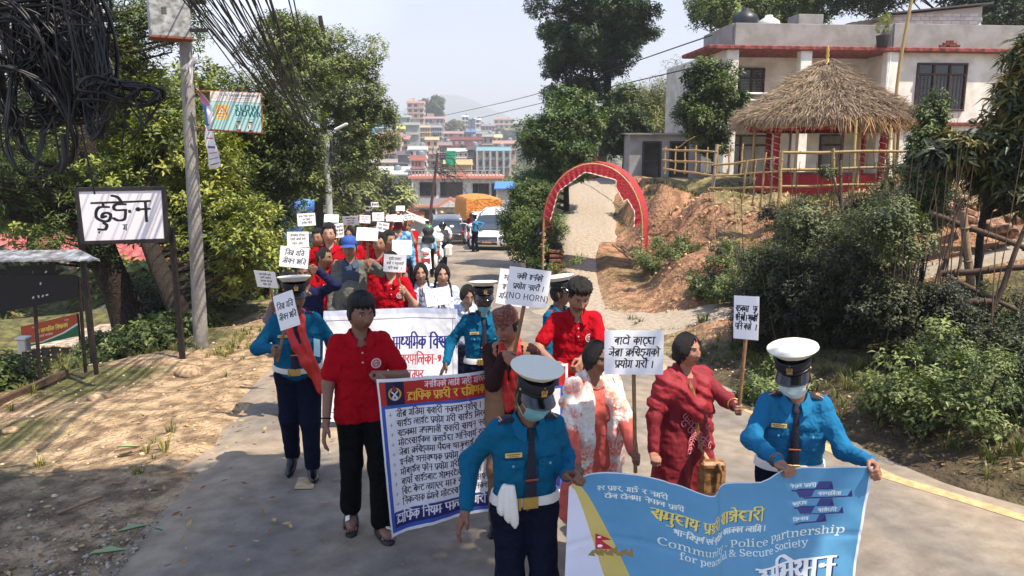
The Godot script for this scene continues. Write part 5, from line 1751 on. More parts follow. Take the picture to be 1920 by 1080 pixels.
# a window: frame, bars and a pane set back in it, in the plane z = 0 looking to +z
func window(parent: Node,xf: Transform3D,w: float,h: float,frame_m: Material,cols:=3,top:=0.28,grille:=false) -> void:
	var g:=G.new()
	var f:=0.07
	g.box(Vector3(w,f,0.12),xf*at(Vector3(0,h/2-f/2,0)),0.008); g.box(Vector3(w,f,0.12),xf*at(Vector3(0,-h/2+f/2,0)),0.008)
	for k in cols+1: g.box(Vector3(f,h-2*f,0.11),xf*at(Vector3(lerpf(-w/2+f/2,w/2-f/2,float(k)/cols),0,0)),0.008)
	if top>0.0: g.box(Vector3(w-2*f,f,0.1),xf*at(Vector3(0,h/2-h*top,0)),0.008)
	var fr:=part(parent,"window",g,frame_m)
	g=G.new()
	g.box(Vector3(w-0.04,h-0.04,0.02),xf*at(Vector3(0,0,-0.03)))
	part(fr,"pane",g,M("dark_glass",rgb(26,27,30),0.08,{"spec":0.6}))
	if grille:
		g=G.new()
		for k in cols:
			var cx:=lerpf(-w/2,w/2,(k+0.5)/cols)
			for i in 3: g.box(Vector3(0.012,h*(1.0-top)-0.1,0.012),xf*at(Vector3(cx+(i-1)*w/cols*0.22,-h*top/2,0.01)))
			for i in 4: g.box(Vector3(w/cols-0.08,0.012,0.012),xf*at(Vector3(cx,-h/2+h*(1.0-top)*(i+0.5)/4.0,0.012)))
		part(fr,"grille",g,frame_m)
func tank(called: String,label: String,p: Vector3,r: float,h: float,m: Material) -> void:
	var g:=G.new()
	var prof:=[Vector2(0,0),Vector2(r*0.96,0)]
	for k in 9: prof.append(Vector2(r*(1.0 if k % 2==0 else 0.95),h*(0.04+0.09*k)))
	prof.append_array([Vector2(r*0.85,h*0.86),Vector2(r*0.35,h*0.95),Vector2(r*0.3,h),Vector2(0,h)])
	g.lathe(prof,24)
	solo(called,g,m,label,"water tank","",at(p))
func build_house() -> void:
	var white:=wallmat("house_white",rgb(234,228,220))
	var grey:=wallmat("parapet_grey",rgb(150,147,146))
	var redband:=M("red_oxide",rgb(150,72,66),0.85,{"map":"blotch","scale":1.0})
	var wood:=M("dark_wood",rgb(70,36,32),0.6,{"map":"grain","scale3":Vector3(8,1,8)})
	var t:=thing("house","two-storey white house with grey parapet and dark red window frames behind the straw hut","house",Vector3(13.0,1.2,-29.0),0.1)
	# right block, front at z = 0, from x = 0.9 to 6.3; left part set back 1.9 m behind a row of pillars
	var g:=G.new()
	g.box(Vector3(5.6,5.05,7),at(Vector3(3.7,2.52,-3.5)),0.01)
	part(t,"wall",g,white)
	g=G.new()
	g.box(Vector3(6.4,5.05,5),at(Vector3(-2.3,2.52,-4.42)),0.01)
	g.box(Vector3(0.25,2.4,1.9),at(Vector3(-5.37,3.8,-0.97)),0.01)
	part(t,"wall",g,white)
	g=G.new()
	g.box(Vector3(13.2,0.14,3.0),at(Vector3(0.4,5.06,-1.14)),0.02)
	part(t,"eave",g,redband)
	g=G.new()
	g.box(Vector3(6.4,0.2,2.2),at(Vector3(-2.35,2.52,-0.83)),0.01)
	part(t,"balcony_floor",g,white)
	g=G.new()
	g.box(Vector3(5.72,0.13,0.25),at(Vector3(3.7,2.45,0.06)),0.015)
	part(t,"band",g,redband)
	g=G.new()
	g.box(Vector3(6.0,0.85,0.14),at(Vector3(3.75,5.56,0.02)),0.01)
	g.box(Vector3(0.14,0.85,2.0),at(Vector3(0.68,5.56,-1.05)),0.01)
	g.box(Vector3(5.6,0.85,0.14),at(Vector3(-2.2,5.56,-0.4)),0.01)
	g.box(Vector3(0.14,0.85,3.0),at(Vector3(-5.0,5.56,-1.97)),0.01)
	part(t,"parapet",g,grey)
	for x in [-5.25,-2.55,0.7]:
		g=G.new()
		g.box(Vector3(0.42,2.36,0.34),at(Vector3(x,3.81,0.06)),0.015)
		part(t,"pillar",g,white)
		g=G.new()
		g.box(Vector3(0.42,2.4,0.34),at(Vector3(x,1.21,0.06)),0.015)
		part(t,"pillar",g,white)
	window(t,at(Vector3(2.75,3.78,0.03)),1.95,1.72,wood,3,0.24,true)
	window(t,at(Vector3(-3.9,3.85,-1.9)),1.5,1.5,wood,3,0.25)
	window(t,at(Vector3(-0.7,3.75,-1.9)),1.1,1.7,wood,2,0.25)
	window(t,at(Vector3(-3.7,1.3,-1.9)),1.7,1.6,wood,3,0.25)
	window(t,at(Vector3(-0.3,1.1,-1.9)),0.95,2.05,wood,1,0.2)
	window(t,at(Vector3(3.2,1.15,0.03)),2.3,1.5,wood,3,0.25)
	g=G.new()
	for y in [3.5,3.26]: stick(g,Vector3(-5.3,y,0.1),Vector3(-2.6,y,0.1),0.035,8)
	part(t,"railing",g,M("rail_white",rgb(214,214,214),0.4))
	g=G.new()
	stick(g,Vector3(0.62,5.1,0.22),Vector3(0.5,2.2,0.2),0.03,8); stick(g,Vector3(0.72,5.1,0.22),Vector3(0.58,2.2,0.2),0.014,6)
	part(t,"drain_pipe",g,M("pipe_green",rgb(58,122,108),0.5))
	g=G.new()
	g.box(Vector3(0.95,0.42,0.9),at(Vector3(-2.0,6.19,-1.2)),0.01)
	part(t,"chimney",g,grey)
	# rooftop shed of whitewashed brick with a tin lean-to
	var s:=thing("rooftop_shed","whitewashed brick shed with a tin canopy on the house's flat roof","shed",Vector3(16.6,6.26,-31.5))
	g=G.new()
	g.prism(PackedVector2Array([Vector2(-1.75,0),Vector2(1.7,0),Vector2(1.7,1.95),Vector2(-1.75,1.62)]),-2.0,0.0)
	part(s,"wall",g,M("white_brick_core",rgb(196,190,176),0.9))
	var bricks:=[]
	var bm:=[M("brick_white",rgb(214,209,198),0.9),M("brick_white_b",rgb(204,197,184),0.9),M("brick_white_c",rgb(220,216,206),0.9)]
	g=G.new()
	g.box(Vector3(0.33,0.125,0.03),at(Vector3.ZERO),0.006)
	var one:=g.mesh()
	for j in 12:
		for i in 10:
			var x:=-1.55+i*0.345+(0.17 if j % 2 else 0.0)
			if x>1.6 or 0.09+j*0.14>1.58+(x+1.75)*0.095: continue
			part(s,"brick",one,bm[(i*7+j*3) % 3],at(Vector3(x,0.09+j*0.14,0.012)))
	g=G.new()
	g.box(Vector3(3.9,0.05,2.5),at(Vector3(0,1.86,-0.95),Basis(Vector3.BACK,0.095)))
	part(s,"roof",g,M("tin_dark",rgb(96,92,90),0.5,{"metal":0.5}))
	g=G.new()
	for k in 14: g.box(Vector3(0.13,0.04,2.2),at(Vector3(-3.55+k*0.135,1.28+k*0.022+(0.012 if k % 2 else 0.0),-0.8),Basis(Vector3.BACK,0.16)))
	part(s,"canopy",g,M("tin_dark",rgb(96,92,90),0.5))
	tank("water_tank","black ribbed water tank on the left of the house roof",Vector3(8.95,6.3,-31.0),0.5,1.75,M("tank_black",rgb(26,28,34),0.45))
	tank("water_tank","white ribbed water tank beside the black one on the house roof",Vector3(9.95,6.3,-31.3),0.46,1.55,M("tank_white",rgb(196,198,198),0.5))
	var p:=thing("flower_pot","dark pot with a small plant at the inner corner of the house's parapet","flower pot",Vector3(13.25,6.33,-28.75))
	g=G.new()
	g.lathe([Vector2(0,0),Vector2(0.17,0),Vector2(0.24,0.4),Vector2(0.2,0.4),Vector2(0,0.36)],16)
	part(p,"pot",g,M("pot_black",rgb(46,42,42),0.7))
	crown(p,"plant","small",[[Vector3(0,0.62,0),0.28,40],[Vector3(0.05,0.95,0),0.22,30]],YG,201)
	var br:=thing("brick_stack","small heap of red bricks on the ledge above the house's big window","bricks",Vector3(15.65,6.33,-28.75))
	for k in 7:
		g=G.new()
		g.box(Vector3(0.23,0.075,0.11),Transform3D(),0.006)
		part(br,"brick",g,M("brick_red",rgb(140,72,56),0.9,{"map":"blotch","scale":4.0}),at(Vector3([-0.24,0.0,0.25,-0.12,0.13,0.0,0.02][k],[0.04,0.04,0.04,0.117,0.117,0.194,0.04][k],0.12 if k==6 else 0.0),ry(0.15*sin(k*2.3))))
	# low grey shed left of the house
	var sh:=thing("shed","low grey shed with black-framed openings left of the house","shed",Vector3(5.95,1.55,-30.5))
	g=G.new()
	for q in [[-1.15,0.5],[0.02,0.36],[1.1,0.5]]: g.box(Vector3(q[1],1.5,0.14),at(Vector3(q[0],0.75,0)),0.005)
	g.box(Vector3(2.8,0.26,0.14),at(Vector3(0,1.63,0)),0.005)
	g.box(Vector3(2.7,1.7,0.1),at(Vector3(0,0.85,-1.6)))
	for x in [-1.34,1.34]: g.box(Vector3(0.1,1.76,1.5),at(Vector3(x,0.88,-0.82)))
	part(sh,"wall",g,wallmat("shed_grey",rgb(148,146,148)))
	for x in [-0.53,0.52]:
		g=G.new()
		for s2: float in [-1.0,1.0]: g.box(Vector3(0.08,1.5,0.16),at(Vector3(x+s2*0.33,0.75,0.01)))
		g.box(Vector3(0.58,0.08,0.16),at(Vector3(x,1.46,0.01))); g.box(Vector3(0.58,0.05,0.1),at(Vector3(x,0.72,0.01)))
		part(sh,"door_frame",g,M("frame_black",rgb(34,28,28),0.6))
	g=G.new()
	g.box(Vector3(3.2,0.05,2.1),at(Vector3(0.05,1.8,-0.75),Basis(Vector3.RIGHT,0.04)))
	part(sh,"roof",g,M("tin_grey",rgb(128,124,120),0.5,{"metal":0.4}))
func build_hut() -> void:
	var c:=Vector3(7.95,2.0,-20.2)
	c.y=land(c.x,20.2)
	var t:=thing("straw_hut","round straw-roofed ceremonial hut with red-wrapped posts and a red plinth","hut",c)
	var eave:=1.36; var R:=2.08; var H:=1.56
	var g:=G.new()
	var prof:=[]
	for k in 12:
		var q:=k/11.0
		prof.append(Vector2(R*(1.0-q)*(1.0+0.1*sin(PI*q))+0.04,eave+H*q))
	prof.push_front(Vector2(R*0.9,eave-0.06))
	g.lathe(prof,36)
	rumple(g,0.11,Vector3(2.2,2.2,2.2),2.0)
	var straw:=M("straw",Color.WHITE,0.9,{"vc":true})
	g.c.fill(lin(150,128,104))
	part(t,"roof",g,straw)
	var blade:=G.new()
	blade.tri(Vector3(-0.012,0,0),Vector3(0,-0.42,0.012),Vector3(0.012,0,0)); blade.tri(Vector3(0.0,0.0,-0.012),Vector3(0.01,-0.36,0.02),Vector3(0.0,0,0.012))
	var r:=RandomNumberGenerator.new()
	r.seed=77
	var xs:=[]; var cs:=[]
	for k in 9000:
		var q:=1.0-sqrt(r.randf())
		var a:=r.randf()*TAU
		var rad:=R*(1.0-q)*(1.0+0.1*sin(PI*q))+0.05
		var p:=Vector3(sin(a)*rad,eave+H*q+0.1,cos(a)*rad)
		var down:=Vector3(sin(a)*R,-H,cos(a)*R).normalized()
		var out:=Vector3(sin(a)*H,R,cos(a)*H).normalized()
		var y:=-(down+Vector3(r.randfn(),r.randfn(),r.randfn())*0.22+out*r.randf_range(-0.05,0.16)).normalized()
		if soil_noise.get_noise_3d(p.x*2.0,p.y*2.0,p.z*2.0)>0.25: y=(y+Vector3(r.randfn(),r.randfn(),r.randfn())*0.4).normalized()
		if q<0.05: y=-(down*0.5+Vector3(r.randfn()*0.2,-0.6,r.randfn()*0.2)).normalized()
		xs.append(Transform3D(frame(y,out).scaled_local(Vector3(1,r.randf_range(0.5,1.15),1)),p+out*0.03))
		cs.append(lin(112,92,72).lerp(lin(196,176,150),r.randf()))
	for k in 700:
		var a:=r.randfn()*0.35+0.35
		var q:=pow(r.randf(),2.0)*0.35
		var rad:=R*(1.0-q)+0.14
		xs.append(Transform3D(frame(Vector3(r.randfn()*0.5,1.0,r.randfn()*0.5),Vector3(sin(a),0,cos(a))).scaled_local(Vector3(1.6,r.randf_range(0.6,1.5),1)),Vector3(sin(a)*rad,eave+H*q+0.12,cos(a)*rad)))
		cs.append(lin(96,68,46).lerp(lin(186,146,100),r.randf()))
	stuff("thatch",blade.mesh(),straw,xs,cs,t)
	g=G.new()
	g.lathe([Vector2(0,eave+H-0.05),Vector2(0.12,eave+H),Vector2(0.05,eave+H+0.06),Vector2(0.035,eave+H+0.12),Vector2(0.05,eave+H+0.18),Vector2(0.03,eave+H+0.24),Vector2(0.045,eave+H+0.3),Vector2(0.02,eave+H+0.38),Vector2(0,eave+H+0.44)],12)
	part(t,"finial",g,M("finial_gold",rgb(186,150,78),0.45,{"metal":0.4}))
	var red:=M("red_cloth",rgb(158,26,32),0.85,{"bump":"folds","cm":1.0,"scale":3.0})
	g=G.new()
	g.lathe([Vector2(R*0.86,eave-0.15),Vector2(R*0.875,eave-0.14),Vector2(R*0.9,eave),Vector2(R*0.84,eave)],36)
	rumple(g,0.02,Vector3(5,4,5))
	part(t,"valance",g,red)
	for k in 4:
		var a:=TAU*k/4+0.55
		var p:=Vector3(sin(a),0,cos(a))*R*0.82
		g=G.new()
		var path:=[]; var rad:=[]
		for j in 26: path.append(p+Vector3(0,eave*j/25.0,0)); rad.append(0.078+0.01*sin(j*1.9))
		g.tube(path,rad,10)
		var post:=part(t,"post",g,red)
		g=G.new()
		var sp:=[]
		for j in 90: sp.append(p+Vector3(cos(j*0.55)*0.09,0.05+(eave-0.1)*j/89.0,sin(j*0.55)*0.09))
		g.tube(sp,0.009,4)
		part(post,"tinsel",g,M("tinsel_white",rgb(220,200,190),0.4))
	var cane:=M("bamboo",rgb(190,158,100),0.55,{"map":"grain","scale3":Vector3(6,1.2,6)})
	for k in 8:
		var a:=TAU*k/8+0.1
		g=G.new()
		stick(g,Vector3(sin(a)*R*0.88,-0.1,cos(a)*R*0.88),Vector3(sin(a)*R*0.86,eave,cos(a)*R*0.86),0.035,7)
		part(t,"bamboo_post",g,cane)
	g=G.new()
	g.lathe([Vector2(0,0.16),Vector2(1.5,0.16),Vector2(1.52,0.14),Vector2(1.66,-0.3)],30)
	part(t,"plinth",g,red)
	var pole:=G.new()
	pole.tube(curve([Vector3(11.75,land(11.75,24),-24),Vector3(11.6,4.6,-24),Vector3(11.85,7.4,-24.0),Vector3(11.95,9.2,-24.0)],5),0.05,8)
	solo("flag_pole",pole,cane,"tall thin bamboo pole standing between the straw hut and the house","pole")
func fence_bar(t: Node3D,called: String,a: Vector3,b: Vector3,r: float,m: Material) -> void:
	var g:=G.new()
	a-=t.position; b-=t.position
	g.tube([a,a.lerp(b,0.33)+Vector3(0.01,-0.012,0.008),a.lerp(b,0.67)+Vector3(-0.008,0.01,0),b],[r,r*1.08,r*0.95,r*0.85],7)
	for k in 3:
		var p:=a.lerp(b,(k+0.5)/3.0)
		g.tube([p-(b-a).normalized()*0.008,p+(b-a).normalized()*0.008],[r*1.22,r*1.22],7)
	part(t,called,g,m)
func build_fences() -> void:
	var cane: Material=mats["bamboo"]
	var t:=thing("bamboo_fence","pale bamboo rail fence along the terrace edge in front of the straw hut","fence",Vector3(5.39,1.53,-15.6))
	for q in [[Vector3(5.35,1.49,-15.6),Vector3(5.37,2.65,-15.6),0.035],[Vector3(6.37,1.51,-15.3),Vector3(6.26,2.69,-15.3),0.03],[Vector3(6.65,1.73,-15.2),Vector3(6.71,3.23,-15.4),0.028],[Vector3(7.19,1.96,-15),Vector3(7.31,3.07,-15.2),0.026],[Vector3(5.08,1.51,-15.9),Vector3(5.15,2.62,-15.9),0.02],[Vector3(4.79,1.56,-16.2),Vector3(4.87,2.46,-16.2),0.022],[Vector3(5.2,1.56,-15.7),Vector3(5.25,2.52,-15.7),0.016],[Vector3(4.95,1.53,-16),Vector3(4.98,2.46,-16),0.016]]: fence_bar(t,"post",q[0],q[1],q[2],cane)
	for q in [[Vector3(5.33,2.61,-15.62),Vector3(7.54,2.63,-14.9),0.03],[Vector3(5.35,2.27,-15.62),Vector3(7.51,2.33,-14.9),0.028],[Vector3(5.37,1.94,-15.62),Vector3(7.08,2,-15),0.026],[Vector3(4.34,2.34,-17),Vector3(5.35,2.5,-15.66),0.022],[Vector3(4.31,1.85,-17),Vector3(5.38,1.91,-15.66),0.024],[Vector3(4.39,2.11,-17),Vector3(5.36,2.23,-15.66),0.018]]: fence_bar(t,"rail",q[0],q[1],q[2],cane)
	t=thing("bamboo_fence","broken bamboo lattice on the bank between the grey shed and the hut","fence",Vector3(4.42,1.81,-17))
	for k in 8: fence_bar(t,"post",Vector3(3.9,2.07,-20)+Vector3(0.19*k,0.01*k,0.3*k),Vector3(3.91,2.77,-20)+Vector3(0.19*k+0.02*sin(k*2.0),0.05*sin(k*3.0),0.3*k),0.022,cane)
	fence_bar(t,"post",Vector3(4.37,1.81,-17),Vector3(4.43,2.79,-17),0.035,M("grey_pole",rgb(150,136,120),0.8))
	for q in [[Vector3(3.84,2.69,-20),Vector3(4.47,2.63,-17.4),0.024],[Vector3(3.85,2.42,-20),Vector3(4.48,2.38,-17.4),0.024],[Vector3(3.87,2.21,-20),Vector3(4.49,2.1,-17.4),0.024],[Vector3(4.06,2.67,-19.8),Vector3(4.31,2.98,-18.6),0.014]]: fence_bar(t,"rail",q[0],q[1],q[2],cane)
	var old:=M("old_wood",rgb(96,76,60),0.9,{"map":"grain","scale3":Vector3(9,1.4,9)})
	var pale:=M("weathered_post",rgb(158,132,104),0.9,{"map":"grain","scale3":Vector3(9,1.4,9)})
	t=thing("pole_fence","rough fence of leaning poles at the right end of the hedge","fence",Vector3(5.76,0.79,-9.6))
	fence_bar(t,"post",Vector3(5.83,0.65,-9.6),Vector3(5.59,1.89,-9.6),0.05,pale)
	for q in [[Vector3(5.49,1.83,-10.2),Vector3(6.26,1.41,-9),0.036],[Vector3(5.36,1.11,-9.6),Vector3(6.2,1.3,-8.9),0.04],[Vector3(5.08,0.8,-9.3),Vector3(5.75,0.86,-9),0.045],[Vector3(5.4,1.1,-9.5),Vector3(6.07,0.67,-8.6),0.03]]: fence_bar(t,"rail",q[0],q[1],q[2],old)
	for q in [[Vector3(5.66,0.64,-9),Vector3(6.04,1.91,-9),0.03],[Vector3(5.45,1.11,-9.7),Vector3(5.78,2.02,-10),0.022],[Vector3(5.51,1.08,-9.5),Vector3(5.74,1.59,-9.7),0.016],[Vector3(4.65,1.25,-10.8),Vector3(4.61,2.5,-11),0.022],[Vector3(4.8,1.25,-10.8),Vector3(4.52,2.28,-11),0.018],[Vector3(4.96,1.27,-10.6),Vector3(4.93,1.86,-10.6),0.036]]: fence_bar(t,"brace",q[0],q[1],q[2],old)
	# planks and stones heaped by the steps
	for k in 5:
		var g:=G.new()
		g.box(Vector3(2.0,0.05,0.28),Transform3D(Basis(Vector3.BACK,0.05)*ry(-0.1),Vector3.ZERO),0.01)
		solo("plank",g,M("plank_pink",rgb(196,158,126),0.85,{"map":"grain","scale3":Vector3(1.5,8,8)}),["lowest plank of the steps under the broad-leaved tree","second plank up of the steps under the broad-leaved tree","middle plank of the steps under the broad-leaved tree","fourth plank up of the steps under the broad-leaved tree","topmost plank of the steps under the broad-leaved tree"][k],"plank","",at(Vector3(8.19,1.69,-14.2)+Vector3(0.08*k,0.1*k,-0.34*k)))
	var stone:=M("rubble",rgb(168,128,106),0.95,{"map":"blotch","scale":2.0})
	t=thing("rubble_wall","tumbled row of reddish stones on the bank below the plank steps","rubble",Vector3(7.66,1.42,-12.6))
	var r:=RandomNumberGenerator.new()
	r.seed=9
	for k in 26:
		var g:=G.new()
		g.box(Vector3(r.randf_range(0.16,0.34),r.randf_range(0.08,0.16),r.randf_range(0.14,0.26)),Transform3D(),0.025)
		part(t,"stone",g,stone,at(Vector3(7.16,1.59,-13).lerp(Vector3(8.05,1.43,-12.2),r.randf())-t.position+Vector3(0,-0.16+0.34*r.randf(),0.25*r.randfn()),Basis.from_euler(Vector3(r.randfn()*0.3,r.randf()*3.0,r.randfn()*0.3))))
func build_arch() -> void:
	var base:=Vector3(2.05,land(2.05,19),-19)
	var t:=thing("welcome_arch","red cloth-covered bamboo arch over the rising path","arch",base,-0.3)
	var cane: Material=mats["bamboo"]
	var red:=M("arch_cloth",rgb(186,52,60),0.8,{"bump":"folds","cm":1.0,"scale":2.5,"back":Color(0.5,0.12,0.12)})
	var W:=1.2; var H:=2.62; var D:=0.85
	var pt := func(q: float, z: float, k: float) -> Vector3:
		var a:=PI*(1.0-q)
		return Vector3(cos(a)*W*k*(1.0 if absf(cos(a))<0.9 else 1.0),1.15+sin(a)*(H-1.15)*k,z)
	for z: float in [-D/2,D/2]:
		var path:=[Vector3(-W-0.02,-0.4,z)]
		for k in 17: path.append(pt.bind(k/16.0,z,1.0).call())
		path.append(Vector3(W+0.02,-0.25,z))
		var g:=G.new()
		g.tube(path,0.03,7)
		part(t,"hoop",g,cane)
	for s: float in [-1.0,1.0]:
		for k in 5:
			var g:=G.new()
			var y:=0.15+k*0.3
			stick(g,Vector3(s*W,y,-D/2),Vector3(s*W,y,D/2),0.02,6)
			if s<0: stick(g,Vector3(s*W,y,-D/2),Vector3(s*W,y+0.3,D/2),0.016,6)
			part(t,"rung",g,cane)
		var fr:=RandomNumberGenerator.new()
		fr.seed=4+int(s)
		var g2:=G.new()
		for k in 110:
			g2.col=[lin(190,40,44),lin(220,220,214),lin(40,110,96),lin(70,90,150),lin(150,60,70)][k % 5]
			g2.box(Vector3(0.05,0.02,0.012),at(Vector3(s*W+fr.randfn()*0.035,-0.35+1.3*fr.randf(),(D/2 if k % 2 else -D/2)+fr.randfn()*0.035),Basis.from_euler(Vector3(fr.randf()*3,fr.randf()*3,fr.randf()*3))))
		part(t,"garland",g2,M("tinsel",Color.WHITE,0.35,{"vc":true}))
	var rows:=[]
	for k in 41:
		var q:=lerpf(-0.06,1.06,k/40.0)
		var row:=PackedVector3Array()
		for j in 5:
			var z:=lerpf(-D/2,D/2,j/4.0)
			var p: Vector3=pt.bind(clampf(q,0,1),z,1.035-0.012*sin(PI*j/4.0)).call()
			if q<0: p.y+=q*5.0
			if q>1: p.y-=(q-1)*9.0
			row.append(p+Vector3(0,0.01*sin(k*1.7+j),0))
		rows.append(row)
	var g:=G.new()
	g.grid(rows)
	part(t,"cloth_cover",g,red)
	rows=[]
	for k in 81:
		var q:=lerpf(0.04,0.98,k/80.0)
		var row:=PackedVector3Array()
		var deep:=0.14+0.06*absf(sin(q*14.0))+(0.1 if q>0.68 and q<0.8 else 0.0)
		for j in 4:
			var p: Vector3=pt.bind(q,D/2+0.03+0.03*sin(k*1.9)*j/3.0,1.0).call()
			var inw:=Vector3(-p.x,minf(0.0,1.1-p.y),0).normalized()
			row.append(p+(inw+Vector3(0,-0.35,0))*deep*0.95*j/3.0)
		rows.append(row)
	g=G.new()
	g.grid(rows)
	var fri:=part(t,"frill",g,red)
	g=G.new()
	var hemline:=[]
	for row in rows: hemline.append(row[3]+Vector3(0,0,0.006))
	g.tube(hemline,0.014,5)
	part(fri,"white_hem",g,M("hem_white",rgb(226,200,186),0.8))
	for k in 7:
		g=G.new()
		g.box(Vector3(0.36,0.07,0.24),Transform3D(),0.01)
		solo("brick_pile",g,M("brick_old",rgb(150,96,74),0.9,{"map":"blotch","scale":4.0}),["lowest brick of the stack","second brick up in the stack","third brick up in the stack","middle brick of the stack","fifth brick up in the stack","sixth brick up in the stack","topmost brick of the stack"][k]+" inside the arch's left leg","brick","",at(Vector3(1.1,land(1.1,19.2)+0.28+0.115*k,-19.2),ry(0.12*sin(k*1.7))))
# ---------------------------------------------------------------- the town across the valley
func block(label: String,x0: float,x1: float,y0: float,y1: float,d: float,c: Color,floors: int,cols: int,o:={}) -> void:
	var w:=x1-x0; var h:=y1-y0
	c=muted(c)
	var deep: float=o.get("deep",w*0.7)
	var t:=thing("town_house",label,"house",Vector3((x0+x1)/2,y0,-d),deg_to_rad(o.get("yaw",0.0)))
	var m:=M("town_"+c.to_html(false),c,0.9,{"map":"plaster","scale":0.12})
	var g:=G.new()
	g.box(Vector3(w,h+4.0,deep),at(Vector3(0,h/2-2.0,-deep/2)))
	part(t,"wall",g,m)
	var kind: String=o.get("roof","flat")
	var rc: Color=o.get("trim",Color(minf(1,c.r*1.12),minf(1,c.g*1.1),minf(1,c.b*1.1)))
	if o.has("trim"): rc=muted(rc)
	var rm:=M("town_trim_"+rc.to_html(false),rc,0.85)
	g=G.new()
	if kind=="slope":
		g.prism(PackedVector2Array([Vector2(-deep-0.6,0),Vector2(1.2,-1.3),Vector2(1.2,-1.05),Vector2(-deep-0.6,0.3)]),-w/2-0.6,w/2+0.6,at(Vector3(0,h+1.2,0),ry(-PI/2)))
		part(t,"roof",g,rm)
	else:
		for s: float in [-1.0,1.0]: g.box(Vector3(0.25,0.9,deep),at(Vector3(s*(w/2-0.1),h+0.45,-deep/2)))
		g.box(Vector3(w+0.5,0.9,0.25),at(Vector3(0,h+0.45,0.1)))
		g.box(Vector3(w+0.8,0.25,0.9),at(Vector3(0,h,0.3)))
		part(t,"parapet",g,rm)
	var fh:=h/floors
	if o.get("slabs",true):
		for k in range(1,floors):
			g=G.new()
			g.box(Vector3(w+0.4,0.25,0.9),at(Vector3(0,fh*k,0.35)))
			part(t,"floor_slab",g,rm)
	var wm: Material=M("town_window",rgb(58,54,60),0.35)
	if o.has("win"): wm=M("town_window_"+o.win.to_html(false),o.win,0.4)
	if cols>0:
		var ww: float=minf(1.7,w/cols*0.55)*o.get("wide",1.0)
		g=G.new()
		g.box(Vector3(ww,fh*0.5,0.16))
		var one:=g.mesh()
		var fr:=G.new()
		for s: float in [-1.0,1.0]: fr.box(Vector3(0.14,fh*0.55,0.2),at(Vector3(s*ww/2,0,0)))
		fr.box(Vector3(ww,0.14,0.2),at(Vector3(0,fh*0.27,0)))
		var frm:=fr.mesh()
		for j in floors:
			for i in cols:
				if (i*5+j*3+int(d)) % 7==0 and cols>2: continue
				var p:=Vector3(lerpf(-w/2,w/2,(i+0.5)/cols),fh*(j+0.52),0.06)
				var win:=part(t,"window",one,wm,at(p))
				if d<260: part(win,"frame",frm,rm)
		for j in floors:
			for i in mini(2,cols): part(t,"window",one,wm,Transform3D(ry(PI/2),Vector3(w/2+0.06,fh*(j+0.52),-deep*(0.28+0.42*i))))
	if o.get("tank",true):
		g=G.new()
		g.lathe([Vector2(0,0),Vector2(0.75,0),Vector2(0.75,1.3),Vector2(0.3,1.6),Vector2(0,1.6)],10,at(Vector3(w*0.22,h+0.2,-deep*0.5)))
		part(t,"water_tank",g,M("tank_black",rgb(26,28,34),0.45) if int(d) % 2 else M("tank_grey",rgb(120,130,140),0.5))
	if o.get("hutch",false):
		g=G.new()
		g.box(Vector3(w*0.35,2.4,deep*0.4),at(Vector3(-w*0.25,h+1.2,-deep*0.6)))
		part(t,"stair_room",g,m)
	if o.get("posts",false):
		for i in cols+1:
			g=G.new()
			g.box(Vector3(0.45,h,0.45),at(Vector3(lerpf(-w/2,w/2,float(i)/cols),h/2,1.2)))
			part(t,"column",g,M("town_conc",rgb(170,160,152),0.9))
# px rows: [label, x0, x1, y top, y base, distance, colour, floors, columns, options]; x and y are metres worked out for each distance
func build_town() -> void:
	for q in TOWN: block(q[0],q[1],q[2],q[3],q[4],q[5],Color(q[6]),q[7],q[8],q[9])
	tree("hilltop_tree","big round tree on the skyline above the town","tree",[Vector3(-42.02,14.33,-420),Vector3(-41.9,21.27,-420)],1.0,clumps_in(Vector3(-41.83,25.41,-420),Vector3(5.2,5.6,5),40,1.5,2.6,90,301),"far",[lin(52,66,40),lin(84,100,60),lin(112,126,80)],302,{"size":3.0})
	tree("hilltop_tree","pale brownish tree between the tall houses of the town","tree",[Vector3(-28.32,8.92,-380),Vector3(-28.26,13.21,-380)],0.6,clumps_in(Vector3(-28.25,14.22,-380),Vector3(4,3.6,4),26,1.2,2.0,70,303),"far",[lin(110,108,74),lin(146,140,104)],304,{"size":3.0})
	tree("hilltop_tree","row of grey-green trees under the cream house at the right of the town","trees",[Vector3(-4.88,10.59,-480),Vector3(-4.87,14.41,-480)],0.6,clumps_in(Vector3(-4.77,11.98,-470),Vector3(16,3.5,5),60,1.5,2.6,60,305),"far",[lin(58,72,48),lin(94,106,74)],306,{"size":3.5,"reach":20.0})
func muted(c: Color) -> Color:
	var l:=c.get_luminance()
	return c.lerp(Color(l,l,l),0.28)
